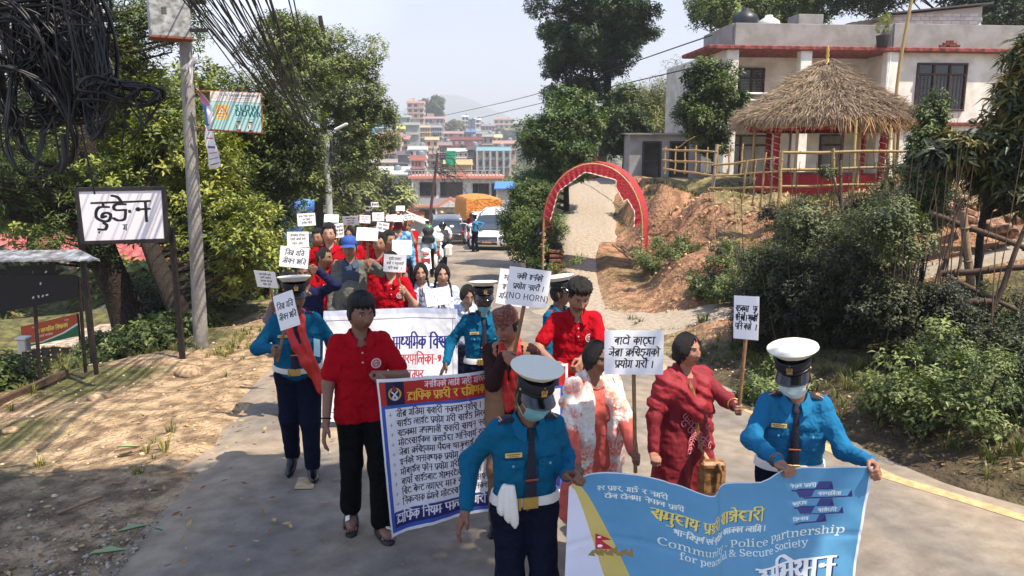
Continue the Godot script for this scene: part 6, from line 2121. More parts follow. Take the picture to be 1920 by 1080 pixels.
func build_white_house() -> void:
	var t:=thing("white_house","two-storey white house with red-edged roof and pediment porch at the road's far end","house",Vector3(-6.6,-6.9,-90),0.05)
	var white:=M("far_white",rgb(206,204,202),0.9,{"map":"plaster","scale":0.3})
	var trim:=M("far_trim",rgb(196,128,112),0.85)
	var grey:=M("far_grey",rgb(160,160,160),0.9)
	var frame_m:=M("far_frame",rgb(52,48,50),0.5)
	var g:=G.new()
	g.box(Vector3(9.8,7.2,8),at(Vector3(0.1,3.1,-4.0)))
	part(t,"wall",g,white)
	g=G.new()
	g.box(Vector3(11.0,0.28,9),at(Vector3(0.2,6.75,-3.9))); g.box(Vector3(10.2,0.26,1.4),at(Vector3(-0.1,3.5,0.5)))
	part(t,"cornice",g,trim)
	g=G.new()
	g.box(Vector3(9.9,0.8,0.2),at(Vector3(0.1,3.98,0.9)))
	part(t,"balcony_wall",g,grey)
	for q in [[-3.1,5.4,1.9,1.6],[-0.4,5.35,2.6,1.7],[3.0,5.3,1.9,1.5],[4.5,5.2,0.55,1.7],[-3.2,2.2,1.9,1.7]]: window(t,at(Vector3(q[0],q[1],0.06)),q[2],q[3],frame_m,3 if q[2]>1 else 1,0.0)
	window(t,at(Vector3(-0.55,1.7,0.06)),0.85,1.9,M("far_door",rgb(70,40,52),0.6),1,0.0)
	g=G.new()
	for q in [[-0.55,3.35,1.9,1.2,1.3],[0.7,6.7,0.75,0.95,0.5]]:
		g.prism(PackedVector2Array([Vector2(q[0]-q[2],q[1]),Vector2(q[0]+q[2],q[1]),Vector2(q[0],q[1]+q[3])]),0.3,q[4])
	part(t,"pediment",g,trim)
	g=G.new()
	for q in [[-0.55,3.4,1.3,0.8,1.32]]: g.prism(PackedVector2Array([Vector2(q[0]-q[2],q[1]),Vector2(q[0]+q[2],q[1]),Vector2(q[0],q[1]+q[3])]),1.2,q[4])
	part(t,"pediment_panel",g,white)
	for x in [-2.15,1.0]:
		g=G.new()
		g.lathe([Vector2(0.17,0.6),Vector2(0.15,0.8),Vector2(0.13,3.2),Vector2(0.18,3.4)],12,at(Vector3(x,0,1.05)))
		part(t,"column",g,white)
	g=G.new()
	for k in 26: g.lathe([Vector2(0.05,6.9),Vector2(0.1,7.1),Vector2(0.05,7.3),Vector2(0.09,7.5)],6,at(Vector3(-4.9+k*0.4,0,0.4)))
	g.box(Vector3(10.4,0.1,0.16),at(Vector3(0.1,7.54,0.4)))
	part(t,"balustrade",g,grey)
	t=thing("low_house","small house with an orange tiled roof left of the white house","house",Vector3(-13.2,-8.2,-88))
	g=G.new()
	g.box(Vector3(5.5,3.6,5),at(Vector3(0,1.2,-2.5)))
	part(t,"wall",g,white)
	g=G.new()
	g.prism(PackedVector2Array([Vector2(-5.6,0),Vector2(0.5,0),Vector2(-2.5,1.5)]),-3.1,3.1,at(Vector3(0,3.0,0),ry(-PI/2)))
	part(t,"roof",g,M("roof_orange",rgb(206,122,92),0.85))
	t=thing("shop_hut","small grey gabled hut at the head of the marching column","hut",Vector3(-8.9,-4.4,-62))
	g=G.new()
	g.prism(PackedVector2Array([Vector2(-1.7,0),Vector2(1.7,0),Vector2(1.7,1.4),Vector2(0,2.1),Vector2(-1.7,1.4)]),-3.0,0.0)
	part(t,"wall",g,grey)
	g=G.new()
	for s: float in [-1.0,1.0]: g.box(Vector3(2.1,0.08,3.4),at(Vector3(s*0.95,1.8,-1.4),Basis(Vector3.BACK,-s*0.39)))
	part(t,"roof",g,M("roof_pale",rgb(206,190,176),0.7))
	t=thing("tin_house","low pale house with a bright blue tin roof behind the shaded tree","house",Vector3(-8.28,-1.35,-27)+Vector3(0,-0.4,0))
	g=G.new()
	g.box(Vector3(3.4,1.6,3),at(Vector3(-1.0,0.5,-1.5)))
	part(t,"wall",g,M("far_white",Color.WHITE))
	window(t,at(Vector3(-1.6,0.85,0.03)),0.8,0.6,M("far_green",rgb(70,92,84),0.6),2,0.0)
	g=G.new()
	for k in 20: g.box(Vector3(0.19,0.05,3.8),Transform3D(Basis(Vector3.RIGHT,0.32),Vector3(-2.9+k*0.19,1.95+(0.015 if k % 2 else 0.0),-1.4)))
	part(t,"roof",g,M("tin_blue",rgb(96,150,200),0.45,{"metal":0.2}))
	g=G.new()
	g.box(Vector3(5.0,3.2,3.0),at(Vector3.ZERO))
	t=thing("roadside_house","pale concrete house right of the lorry, half hidden by bushes","house",Vector3(1.2,-4.2,-70))
	g=G.new()
	g.box(Vector3(5.0,4.2,4.0),at(Vector3(0,1.6,-2.0)))
	part(t,"wall",g,M("far_conc",rgb(186,178,170),0.9))
	g=G.new()
	g.box(Vector3(5.6,0.12,4.6),at(Vector3(0,3.85,-2),Basis(Vector3.RIGHT,0.1)))
	part(t,"roof",g,M("tin_blue2",rgb(70,120,190),0.5))
	# below the road on the left
	t=thing("school_hall","long low building with a salmon red tin roof in the valley on the left","building",Vector3(-16.6,-4.9,-33))
	g=G.new()
	g.box(Vector3(6.4,2.2,4.5),at(Vector3(0,0.9,-2.5)))
	part(t,"wall",g,M("far_white",Color.WHITE))
	g=G.new()
	for k in 18: g.box(Vector3(0.385,0.05,5.6),Transform3D(Basis(Vector3.RIGHT,0.36),Vector3(-3.3+k*0.385,2.6+(0.02 if k % 2 else 0.0),-2.0)))
	part(t,"roof",g,M("tin_red",rgb(202,104,98),0.6,{"map":"blotch","scale":0.4}))
	t=thing("school_hall","second salmon-roofed building behind the notice board's tin roof","building",Vector3(-24.5,-5.2,-38))
	g=G.new()
	g.box(Vector3(12.0,2.2,4.5),at(Vector3(0,0.9,-2.5)))
	part(t,"wall",g,M("far_white",Color.WHITE))
	g=G.new()
	for k in 32: g.box(Vector3(0.385,0.05,5.4),Transform3D(Basis(Vector3.RIGHT,0.3),Vector3(-6.0+k*0.385,2.6+(0.02 if k % 2 else 0.0),-2.0)))
	part(t,"roof",g,mats["tin_red"])
	t=thing("small_shelter","small grey-roofed shelter on the valley meadow","shelter",Vector3(-23.48,-4.42,-48))
	g=G.new()
	g.prism(PackedVector2Array([Vector2(-1.5,0),Vector2(1.5,0),Vector2(0,1.1)]),-2.5,0.0,at(Vector3(0,1.6,0),ry(0.7)))
	part(t,"roof",g,M("slate",rgb(92,98,110),0.6))
	for s: float in [-1.0,1.0]:
		g=G.new()
		stick(g,Vector3(s*1.2,-1,-0.3),Vector3(s*1.2,1.7,-0.3),0.08)
		part(t,"post",g,M("pipe_green",Color.WHITE))
	# yard with paths, gate and hoarding
	g=G.new()
	var rows:=[]
	for q in [[Vector3(-11.25,-2.52,-16),Vector3(-7.2,-2.11,-16)],[Vector3(-12.4,-2.64,-18.5),Vector3(-8.55,-2.34,-18.5)],[Vector3(-13.71,-2.7,-21.5),Vector3(-10.62,-2.54,-21.5)],[Vector3(-13.93,-2.84,-25),Vector3(-12.19,-2.76,-25)],[Vector3(-15.46,-2.96,-30),Vector3(-14.2,-2.96,-30)]]:
		var row:=PackedVector3Array()
		for k in 7:
			var p: Vector3=q[0].lerp(q[1],k/6.0)
			row.append(Vector3(p.x,maxf(p.y,land(p.x,-p.z))+0.06,p.z))
		rows.append(row)
	g.grid(rows)
	struct("path",g,M("yard_paving",rgb(196,178,160),0.9,{"map":"blotch","scale":0.8}),"pale paved yard path in the valley below the notice board")
	t=thing("gate","dark sheet-metal gate studded with pale dots below the notice board","gate",Vector3(-8.81,-1.74,-14.5))
	for k in 9:
		g=G.new()
		var top:=0.46+0.2*sin(PI*(k+0.5)/9.0)
		g.box(Vector3(0.185,top,0.03),at(Vector3(-0.75+k*0.19,top/2,0)),0.004)
		var pnl:=part(t,"panel",g,M("gate_black",rgb(34,30,28),0.6))
		g=G.new()
		for j in 7: g.box(Vector3(0.022,0.03,0.012),at(Vector3(-0.66+k*0.19,0.04+j*top/7.0,0.02)))
		for j in 2: g.box(Vector3(0.05,0.022,0.03),at(Vector3(-0.8+k*0.19+j*0.09,top+0.012,0.0)))
		part(pnl,"stud",g,M("gate_stud",rgb(214,180,120),0.6))
	for q in [[Vector3(-8.24,-1.8,-14.4),"pale blue-grey gate post beside the studded gate",rgb(150,164,174)],[Vector3(-7.91,-1.75,-14.4),"cream gate post right of the studded gate",rgb(214,198,160)],[Vector3(-9.86,-1.7,-15.2),"white gate post left of the studded gate",rgb(220,214,204)]]:
		g=G.new()
		g.box(Vector3(0.18,0.9,0.18),at(Vector3(0,0.15,0)),0.02); g.box(Vector3(0.24,0.06,0.24),at(Vector3(0,0.62,0)),0.02)
		solo("gate_post",g,M("gp"+q[1].left(6),q[2],0.9),q[1],"gate post","",at(q[0]))
	var im:=blank(512,200,Color(0.72,0.27,0.1))
	fill_poly(im,[Vector2(0,200),Vector2(0,165),Vector2(180,178),Vector2(380,135),Vector2(512,82),Vector2(512,200)],Color(0.9,0.88,0.8))
	fill_poly(im,[Vector2(0,200),Vector2(0,176),Vector2(180,188),Vector2(390,148),Vector2(512,100),Vector2(512,200)],Color(0.08,0.4,0.24))
	write(im,"आमा माध्यमिक विद्यालय",120,96,34,Color(0.95,0.85,0.35),1.1,0.8)
	write(im,"सुनारदेवी नगरपालिका",150,136,16,Color(0.95,0.9,0.8),1.0,0.8)
	write(im,"अनन्तलिङ्ग",100,40,13,Color(0.95,0.9,0.8),1.0,0.8); write(im,"भक्तपुर",400,40,13,Color(0.95,0.9,0.8),1.0,0.8)
	t=thing("hoarding","orange and green printed hoarding seen between the notice board's posts","hoarding",Vector3(-10.38,-1.22,-17))
	var a: Vector3=Vector3(-11.31,-1.84,-17.4); var b: Vector3=Vector3(-9.54,-1.37,-16.6)
	var hh:=0.5
	g=G.new()
	g.quad(a-t.position,a-t.position+Vector3(0,hh,0),b-t.position+Vector3(0,hh,0),b-t.position)
	part(t,"print",g,printed("hoarding",im,0.6))
	g=G.new()
	for p in [a,b]: stick(g,p-t.position+Vector3(0,-0.9,-0.03),p-t.position+Vector3(0,hh,-0.03),0.025)
	part(t,"frame",g,M("post_dark",rgb(52,40,36),0.7))
var TOWN:=[
	["house wrapped in bright green net at the left end of the skyline",-61.3,-56.9,8.1,20.1,330,"1fae96",4,2,{"win":Color("c8f0e8")}],
	["turquoise house with white-framed windows beside the netted house",-55.2,-52,7.9,17.7,320,"2f9fa8",4,1,{"trim":Color("e4eef0")}],
	["pale grey house with rooftop clutter right of the turquoise house",-56,-52.7,9.3,21.6,345,"b9bcc4",4,2,{"trim":Color("e0e0e4"),"hutch":true}],
	["grey two-storey house with square dark windows below the skyline",-50,-42.5,11.2,17.3,330,"a5aaa8",2,4,{}],
	["tall cream and pink house at the top of the town next to the round tree",-50.3,-42.1,16.5,26.2,380,"d8c4a8",4,3,{"trim":Color("e09a94"),"hutch":true}],
	["blank grey-green house behind the yellow frame",-39.8,-34.3,5.9,12.8,290,"9aa39c",2,0,{"tank":false}],
	["beige house with a row of tall orange-brown windows",-34.9,-31.2,6.4,12.2,300,"c8b08e",3,4,{"win":Color("8a6440")}],
	["bluish grey house with many narrow windows next to the beige one",-32.5,-27.8,7,12.6,312,"9ba2ac",3,5,{}],
	["pinkish house with cluttered roof under the round tree",-40.1,-31.5,13,18.3,365,"b89c98",2,5,{"hutch":true}],
	["bright yellow framed house front with one dark window",-39.2,-36.7,8,10.9,270,"dfe04a",1,1,{"tank":false,"wide":1.2,"slabs":false}],
	["peach house with a pink terrace band left of the dark gable wall",-39.2,-32.4,-0,7.7,230,"dcc09c",3,4,{"trim":Color("dc8e80")}],
	["dark slate gable wall between two pale houses",-29.1,-26.1,-2.1,2.2,200,"77727a",2,0,{"tank":false}],
	["white house with red balconies below the yellow frame",-26.3,-21.7,-2.4,3.5,200,"d6d4d0",3,3,{"trim":Color("ded8d2")}],
	["white house with red balcony wall behind the white house's roof terrace",-19.3,-16.7,-1.8,1.3,150,"d8cfcb",2,4,{"trim":Color("cc7466")}],
	["maroon house behind the dark utility pole",-21.5,-17.8,0.6,4.9,230,"7c5458",2,3,{"trim":Color("c09a90")}],
	["orange-cream house left of the maroon one",-26.9,-22.9,1.8,6.7,245,"dcb890",2,2,{}],
	["pink house with long red roof and white windows in the middle of the town",-21.3,-9.6,2.8,7,262,"c78a84",2,6,{"trim":Color("b05c58"),"win":Color("d8d4d4")}],
	["grey-beige plain house right of the long pink house",-9.6,-6.1,2.8,7.9,258,"a8a294",2,2,{}],
	["cream yellow house with two dark windows above the blue-edged block",-6.9,-3.4,3.5,7.8,262,"e8dca0",2,2,{}],
	["low pinkish brown house at the right edge of the town",-5.7,1.3,1.8,5.5,240,"c09c88",2,4,{}],
	["unfinished concrete block with open bays, pink front and pale blue roof edge",-8.4,-0.4,-2.9,3.2,190,"c8988a",3,5,{"trim":Color("8cc0cc"),"posts":true,"win":Color("3a3840")}],
	["dark brick wing left of the open concrete block",-10.9,-8.3,-2.4,3.5,192,"6e6066",3,2,{"win":Color("2c2a30")}],
	["cluttered white house with small balconies right of the green tank",-16.7,-11.4,-1.7,3,205,"cfcac4",3,4,{}],
	["orange flat-roofed shed behind the white house's balustrade",-12.9,-7.8,-1.3,0.5,150,"e0b078",1,0,{"tank":false}],
	["white and grey tower house on the ridge right of the pale tree",-28.5,-24.9,13.7,22.9,450,"c4ccd0",4,2,{}],
	["dark blue-grey narrow house on the ridge",-24.9,-21.2,13.7,20.8,450,"646c80",4,2,{"win":Color("a0a8b8")}],
	["small white house on the ridge beside the dark blue one",-22.2,-18.7,17.3,22.2,470,"dcdfe0",2,1,{}],
	["row of low grey houses along the ridge",-22,-10.4,12.5,18.9,480,"a89c9c",2,6,{"hutch":true}],
	["large cream house with pink balcony on the ridge",-11.9,1.4,14.7,24.3,520,"d6c2ae",3,4,{"trim":Color("d8a498"),"hutch":true}],
	["bare concrete house at the right end of the ridge",0.7,13.3,11.2,21.6,520,"b0aa9c",3,4,{}],
	["small house with a vivid blue roof in the upper town",-24.9,-18.9,9.3,13,400,"8a8890",1,3,{"roof":"slope","trim":Color("4668b8")}],
	["peach house half hidden by the airy tree, upper left of the town",-59.3,-51.6,5.8,12.3,285,"dba688",3,4,{"trim":Color("e8c8a0")}],
	["lower peach house half hidden by the airy tree",-51,-40.8,-1.4,5.6,235,"d8b898",3,5,{"trim":Color("c86e5c")}],
	["grey house with terrace between the peach house and the slate gable",-37.7,-29.6,-3.3,0.2,205,"b0a89c",2,4,{}],
	["pale house with a tin roof at the foot of the town's left side",-26.6,-20.5,-3.8,-1.5,150,"c8beb0",1,4,{"roof":"slope","trim":Color("b8b4b0")}],
	["brownish house wedged under the beige orange-windowed house",-25.6,-20.8,-1.1,2.4,222,"a88c78",2,4,{}],
	["tan house with red roof right of the turquoise roofs",-39.9,-34.6,3.1,7,262,"c8a888",2,3,{"roof":"slope","trim":Color("b8645a")}],
	["grey-blue house in the gap between the ridge row and the blue roof",-18.1,-8.7,8.2,12.4,400,"98a0a8",2,5,{}],
	["dull pink house below the ridge row",-28.6,-20.5,7.2,10.7,330,"bb9a94",2,4,{}],
]
# ---------------------------------------------------------------- roadside things
func build_roadside() -> void:
	var iron:=M("iron_dark",rgb(44,34,32),0.6,{"map":"blotch","scale":3.0})
	# the concrete pole with its meter box and torn posters
	var foot:=Vector3(-5.05,land(-5.05,12.2)-0.3,-12.2)
	var t:=thing("utility_pole","round grey concrete pole on the left verge with a meter box near its top","utility pole",foot)
	var g:=G.new()
	g.tube([Vector3.ZERO,Vector3(0.06,3.0,0),Vector3(0.16,9.0,0)],[0.115,0.1,0.07],18)
	part(t,"shaft",g,M("pole_concrete",rgb(150,146,142),0.9,{"map":"plaster","scale3":Vector3(2,0.7,2),"bump":"relief","cm":0.4}))
	t=thing("meter_box","grey steel meter box with a rusty underside strapped to the concrete pole","meter box",Vector3(-5.14,4.5,-12))
	g=G.new()
	g.box(Vector3(0.56,0.62,0.34),Transform3D(ry(0.5),Vector3(0.05,0.1,0)),0.01)
	var bx:=part(t,"box",g,M("box_grey",rgb(176,180,180),0.5,{"map":"blotch","scale":2.0}))
	g=G.new()
	g.box(Vector3(0.6,0.03,0.38),Transform3D(ry(0.5),Vector3(0.05,-0.225,0)),0.005)
	part(bx,"base",g,M("rust",rgb(128,74,56),0.9))
	g=G.new()
	for k in 3: g.box(Vector3(0.07,0.018,0.012),Transform3D(ry(0.5),Vector3(0.05,0.1,0))*at(Vector3(-0.08,0.09-0.035*k,0.172)))
	part(bx,"louvre",g,M("box_dark",rgb(84,88,92),0.6))
	g=G.new()
	g.box(Vector3(0.5,0.05,0.06),at(Vector3(0.36,-0.1,0.0))); g.box(Vector3(0.5,0.05,0.06),at(Vector3(0.36,0.3,0.0)))
	part(t,"bracket",g,iron)
	# slow down sign
	var im:=blank(420,320,Color(0.68,0.84,0.82))
	im.fill_rect(Rect2i(0,0,420,80),Color(0.9,0.87,0.84))
	disc(im,38,38,24,Color(0.85,0.62,0.55),20.0)
	latin(im,"C. V. Lastal Secondary School",84,36,22,Color(0.12,0.13,0.35),"Droid Sans",700,1.0)
	im.fill_rect(Rect2i(140,48,200,4),Color(0.4,0.4,0.5)); im.fill_rect(Rect2i(140,62,200,3),Color(0.5,0.5,0.55))
	im.fill_rect(Rect2i(0,80,420,3),Color(0.3,0.5,0.5))
	im.fill_rect(Rect2i(50,108,106,122),Color(0.92,0.72,0.34))
	fill_poly(im,[Vector2(103,116),Vector2(150,186),Vector2(58,186)],Color(0.78,0.22,0.14)); fill_poly(im,[Vector2(103,130),Vector2(137,180),Vector2(70,180)],Color(0.95,0.92,0.85))
	for x in [96,112]:
		disc(im,x,154,4,Color(0.12,0.12,0.2)); im.fill_rect(Rect2i(x-4,158,8,16),Color(0.12,0.12,0.2))
	im.fill_rect(Rect2i(62,198,80,22),Color(0.96,0.84,0.6)); im.fill_rect(Rect2i(72,206,60,6),Color(0.5,0.4,0.3))
	latin(im,"SLOW",208,150,46,Color(0.06,0.4,0.44),"Droid Sans",700,1.12); latin(im,"DOWN",208,196,46,Color(0.06,0.4,0.44),"Droid Sans",700,1.12)
	im.fill_rect(Rect2i(208,212,160,5),Color(0.5,0.7,0.7))
	for x in [238,332]:
		disc(im,x,248,13,Color(0.82,0.6,0.46)); im.fill_rect(Rect2i(x-15,234,30,9),Color(0.1,0.1,0.1)); im.fill_rect(Rect2i(x-12,262,24,40),Color(0.93,0.92,0.85)); im.fill_rect(Rect2i(x-20,266,9,24),Color(0.3,0.36,0.2)); im.fill_rect(Rect2i(x-12,300,30,12),Color(0.5,0.2,0.18))
	im.fill_rect(Rect2i(0,312,420,8),Color(0.66,0.4,0.36))
	var a: Vector3=Vector3(-4.55,3.52,-12); var b: Vector3=Vector3(-3.84,3.5,-12.15); var c: Vector3=Vector3(-3.86,2.9,-12.15); var e: Vector3=Vector3(-4.61,2.95,-12)
	t=thing("road_sign","pale blue slow down school sign bracketed to the concrete pole","sign",(a+c)/2.0)
	g=G.new()
	g.quad(e-t.position,a-t.position,b-t.position,c-t.position)
	part(t,"print",g,printed("slow_down",im,0.45))
	g=G.new()
	var z:=Vector3(0,0,-0.03)
	for q in [[a,b],[b,c],[c,e],[e,a]]: stick(g,q[0]-t.position+z,q[1]-t.position+z,0.014)
	stick(g,a-t.position+z,a-t.position+z+Vector3(-0.22,0.0,0),0.014); stick(g,e-t.position+z,e-t.position+z+Vector3(-0.22,0.04,0),0.014)
	g.quad(e-t.position+z*0.4,c-t.position+z*0.4,b-t.position+z*0.4,a-t.position+z*0.4)
	part(t,"frame",g,M("sign_frame",rgb(150,92,70),0.6))
	# torn posters hanging from the pole
	for q in [["torn hanging poster printed pink and blue on the pole's right side",[Vector3(-4.76,3.57,-12),Vector3(-4.56,3.37,-11.95),Vector3(-4.52,3.17,-11.95),Vector3(-4.57,2.97,-11.98),Vector3(-4.64,2.88,-12)],[Vector3(-4.73,3.54,-12),Vector3(-4.68,3.29,-12),Vector3(-4.66,3.07,-12),Vector3(-4.64,2.9,-12)],0],
			["lower torn strip of white poster dangling from the pole",[Vector3(-4.67,2.93,-12),Vector3(-4.67,2.7,-12),Vector3(-4.65,2.49,-12),Vector3(-4.63,2.35,-12)],[Vector3(-4.52,2.93,-11.95),Vector3(-4.47,2.69,-11.9),Vector3(-4.44,2.54,-11.9),Vector3(-4.41,2.4,-11.9)],1],
			["curled scrap of white paper taped high on the pole",[Vector3(-4.96,3.85,-12),Vector3(-4.86,3.93,-12),Vector3(-4.79,4.01,-12)],[Vector3(-4.92,3.82,-12),Vector3(-4.83,3.87,-12),Vector3(-4.7,3.98,-12)],2],
			["narrow white paper strip hanging below the curled scrap on the pole",[Vector3(-4.82,3.98,-12),Vector3(-4.84,3.8,-12),Vector3(-4.84,3.62,-12)],[Vector3(-4.75,3.98,-12),Vector3(-4.79,3.8,-12),Vector3(-4.83,3.62,-12)],2]]:
		var pim:=blank(128,256,Color(0.9,0.88,0.9))
		if q[3]==0:
			pim.fill_rect(Rect2i(20,0,108,90),Color(0.8,0.5,0.62)); fill_poly(pim,[Vector2(128,60),Vector2(128,190),Vector2(90,200),Vector2(70,90)],Color(0.3,0.5,0.75)); pim.fill_rect(Rect2i(20,100,40,70),Color(0.92,0.92,0.95)); pim.fill_rect(Rect2i(30,180,60,8),Color(0.35,0.35,0.3))
		elif q[3]==1:
			for k in 5: pim.fill_rect(Rect2i(16,40+k*42,96,7 if k!=1 else 14),[Color(0.7,0.4,0.4),Color(0.5,0.25,0.5),Color(0.7,0.45,0.5),Color(0.5,0.5,0.55),Color(0.25,0.25,0.3)][k])
		var rows:=[]
		var l:=curve(q[1],6); var r2:=curve(q[2],6)
		var n:=mini(l.size(),r2.size())
		t=thing("poster",q[0],"poster",q[1][0])
		for k in n:
			var row:=PackedVector3Array()
			var A: Vector3=l[int(float(k)/n*l.size())]; var B: Vector3=r2[int(float(k)/n*r2.size())]
			for i in 5: row.append(A.lerp(B,i/4.0)-t.position+Vector3(0,0,0.03*sin(i*1.6+k*0.5)))
			rows.append(row)
		g=G.new()
		g.grid(rows)
		part(t,"sheet",g,printed("poster"+q[0],pim,0.5,{"back":Color(0.3,0.3,0.3)}))
	# village name sign
	im=blank(512,320,Color(0.9,0.88,0.9))
	write(im,"ढुङेन",84,204,122,Color(0.05,0.045,0.05),1.0,1.12,0.0,0.02)
	write(im,"ग",250,250,34,Color(0.05,0.045,0.05),1.3,1.1)
	fill_poly(im,[Vector2(92,254),Vector2(114,250),Vector2(104,268)],Color(0.3,0.25,0.15))
	a=Vector3(-5.93,2.11,-10.6); b=Vector3(-4.81,2.12,-10.75); c=Vector3(-4.82,1.4,-10.75); e=Vector3(-5.91,1.38,-10.6)
	t=thing("village_sign","large white village name sign in a black frame on two iron posts","sign",Vector3(-4.81,-0.34,-10.9))
	g=G.new()
	g.quad(e-t.position,a-t.position,b-t.position,c-t.position)
	part(t,"board",g,printed("village_name",im,0.4))
	g=G.new()
	for q in [[a,b],[b,c],[c,e],[e,a]]:
		var d:=(q[1]-q[0]) as Vector3
		g.box(Vector3(0.055,d.length()+0.05,0.05),Transform3D(frame(d,Vector3(0,0,1)),(q[0]+q[1])/2.0-t.position+Vector3(0,0,-0.01)),0.005)
	g.quad(e-t.position+Vector3(0,0,-0.02),c-t.position+Vector3(0,0,-0.02),b-t.position+Vector3(0,0,-0.02),a-t.position+Vector3(0,0,-0.02))
	part(t,"frame",g,M("sign_black",rgb(36,28,28),0.5))
	for q in [[Vector3(-4.81,1.58,-10.85),Vector3(-4.81,-0.41,-10.9)],[Vector3(-5.99,1.56,-10.65),Vector3(-5.94,-0.57,-10.6)]]:
		g=G.new()
		var d: Vector3=q[1]-q[0]
		g.box(Vector3(0.075,d.length(),0.06),Transform3D(frame(d,Vector3(0,0,1)),(q[0]+q[1])/2.0-t.position+Vector3(0,0,-0.05)),0.006)
		part(t,"post",g,iron)
	# notice board with its little tin roof
	t=thing("notice_board","black notice board under a grey tin roof at the left edge","notice board",Vector3(-6.19,-0.4,-9.6))
	g=G.new()
	var rows:=[]
	for q in [[Vector3(-6.39,1.35,-9),Vector3(-5.05,1.31,-9.4)],[Vector3(-6.52,1.4,-9.2),Vector3(-5.48,1.39,-9.75)],[Vector3(-6.73,1.42,-9.5),Vector3(-5.93,1.32,-10.2)]]:
		var row:=PackedVector3Array()
		for k in 25: row.append((q[0] as Vector3).lerp(q[1],k/24.0)-t.position+Vector3(0,0.012*(k % 2),0))
		rows.append(row)
	var under:=[]
	for r2 in rows:
		var q2:=PackedVector3Array()
		for p in r2: q2.append(p+Vector3(0,-0.02,0))
		under.append(q2)
	g.grid(rows); g.grid(under); g.grid([rows[0],under[0]]); g.grid([rows[2],under[2]])
	part(t,"roof",g,M("tin_pale",rgb(176,178,182),0.45,{"metal":0.3,"map":"blotch","scale":1.0}))
	g=G.new()
	for q in [[Vector3(-6.69,0.59,-9.3),Vector3(-6.62,1.14,-9.3),Vector3(-5.44,1.1,-9.55),Vector3(-5.46,0.81,-9.55),0.0],[Vector3(-6.23,0.97,-9.35),Vector3(-6.2,1.23,-9.35),Vector3(-5.69,1.24,-9.5),Vector3(-5.71,1.08,-9.5),-0.03]]:
		var off: Vector3=Vector3(0,0,q[4])-t.position
		g.quad(q[0]+off,q[1]+off,q[2]+off,q[3]+off)
		var o2:=off+Vector3(0,0,-0.025)
		g.quad(q[3]+o2,q[2]+o2,q[1]+o2,q[0]+o2)
		for k in 4: g.quad(q[k]+off,q[(k+1) % 4]+off,q[(k+1) % 4]+o2,q[k]+o2)
	part(t,"board",g,M("board_black",rgb(26,22,24),0.55))
	g=G.new()
	for q in [[58,512],[84,511],[76,532],[62,558],[72,556],[80,555],[88,553]]:
		g.box(Vector3(0.018,0.032,0.004),at(board_spot(q[0],q[1])-t.position,Basis(Vector3.BACK,q[0]*0.7)))
	part(t,"lettering",g,M("chalk",rgb(210,206,200),0.8))
	for q in [[Vector3(-5.35,1.28,-9.5),Vector3(-5.31,-0.19,-9.5),0.045],[Vector3(-5.97,0.82,-9.45),Vector3(-5.98,-0.37,-9.4),0.035],[Vector3(-5.56,1.04,-9.75),Vector3(-5.62,-0.25,-9.8),0.035]]:
		g=G.new()
		var d: Vector3=q[1]-q[0]
		g.box(Vector3(q[2],d.length(),q[2]),Transform3D(frame(d,Vector3(0,0,1)),(q[0]+q[1])/2.0-t.position+Vector3(0,0,-0.05)),0.004)
		part(t,"post",g,iron)
	g=G.new()
	g.box(Vector3(0.07,(Vector3(-5.98,-0.25,-8.4)-Vector3(-5.9,-0.26,-9.9)).length(),0.09),Transform3D(frame(Vector3(-5.98,-0.25,-8.4)-Vector3(-5.9,-0.26,-9.9),Vector3.UP),(Vector3(-5.98,-0.25,-8.4)+Vector3(-5.9,-0.26,-9.9))/2.0),0.01)
	solo("beam",g,M("beam_brown",rgb(104,82,64),0.9,{"map":"grain","scale3":Vector3(8,8,1)}),"brown timber edging laid along the grass below the notice board","timber")
func board_spot(u: float, v: float) -> Vector3:
	var q:=(u+60.0)/205.0
	var lo: Vector3=(Vector3(-6.69,0.59,-9.3)).lerp(Vector3(-5.46,0.81,-9.55),q)
	var hi: Vector3=(Vector3(-6.62,1.14,-9.3)).lerp(Vector3(-5.44,1.1,-9.55),q)
	return lo.lerp(hi,clampf(((lerpf(598,558,q))-v)/(lerpf(598,558,q)-516.0),-0.2,1.3))+Vector3(0,0,0.006 if v>516 else -0.02)
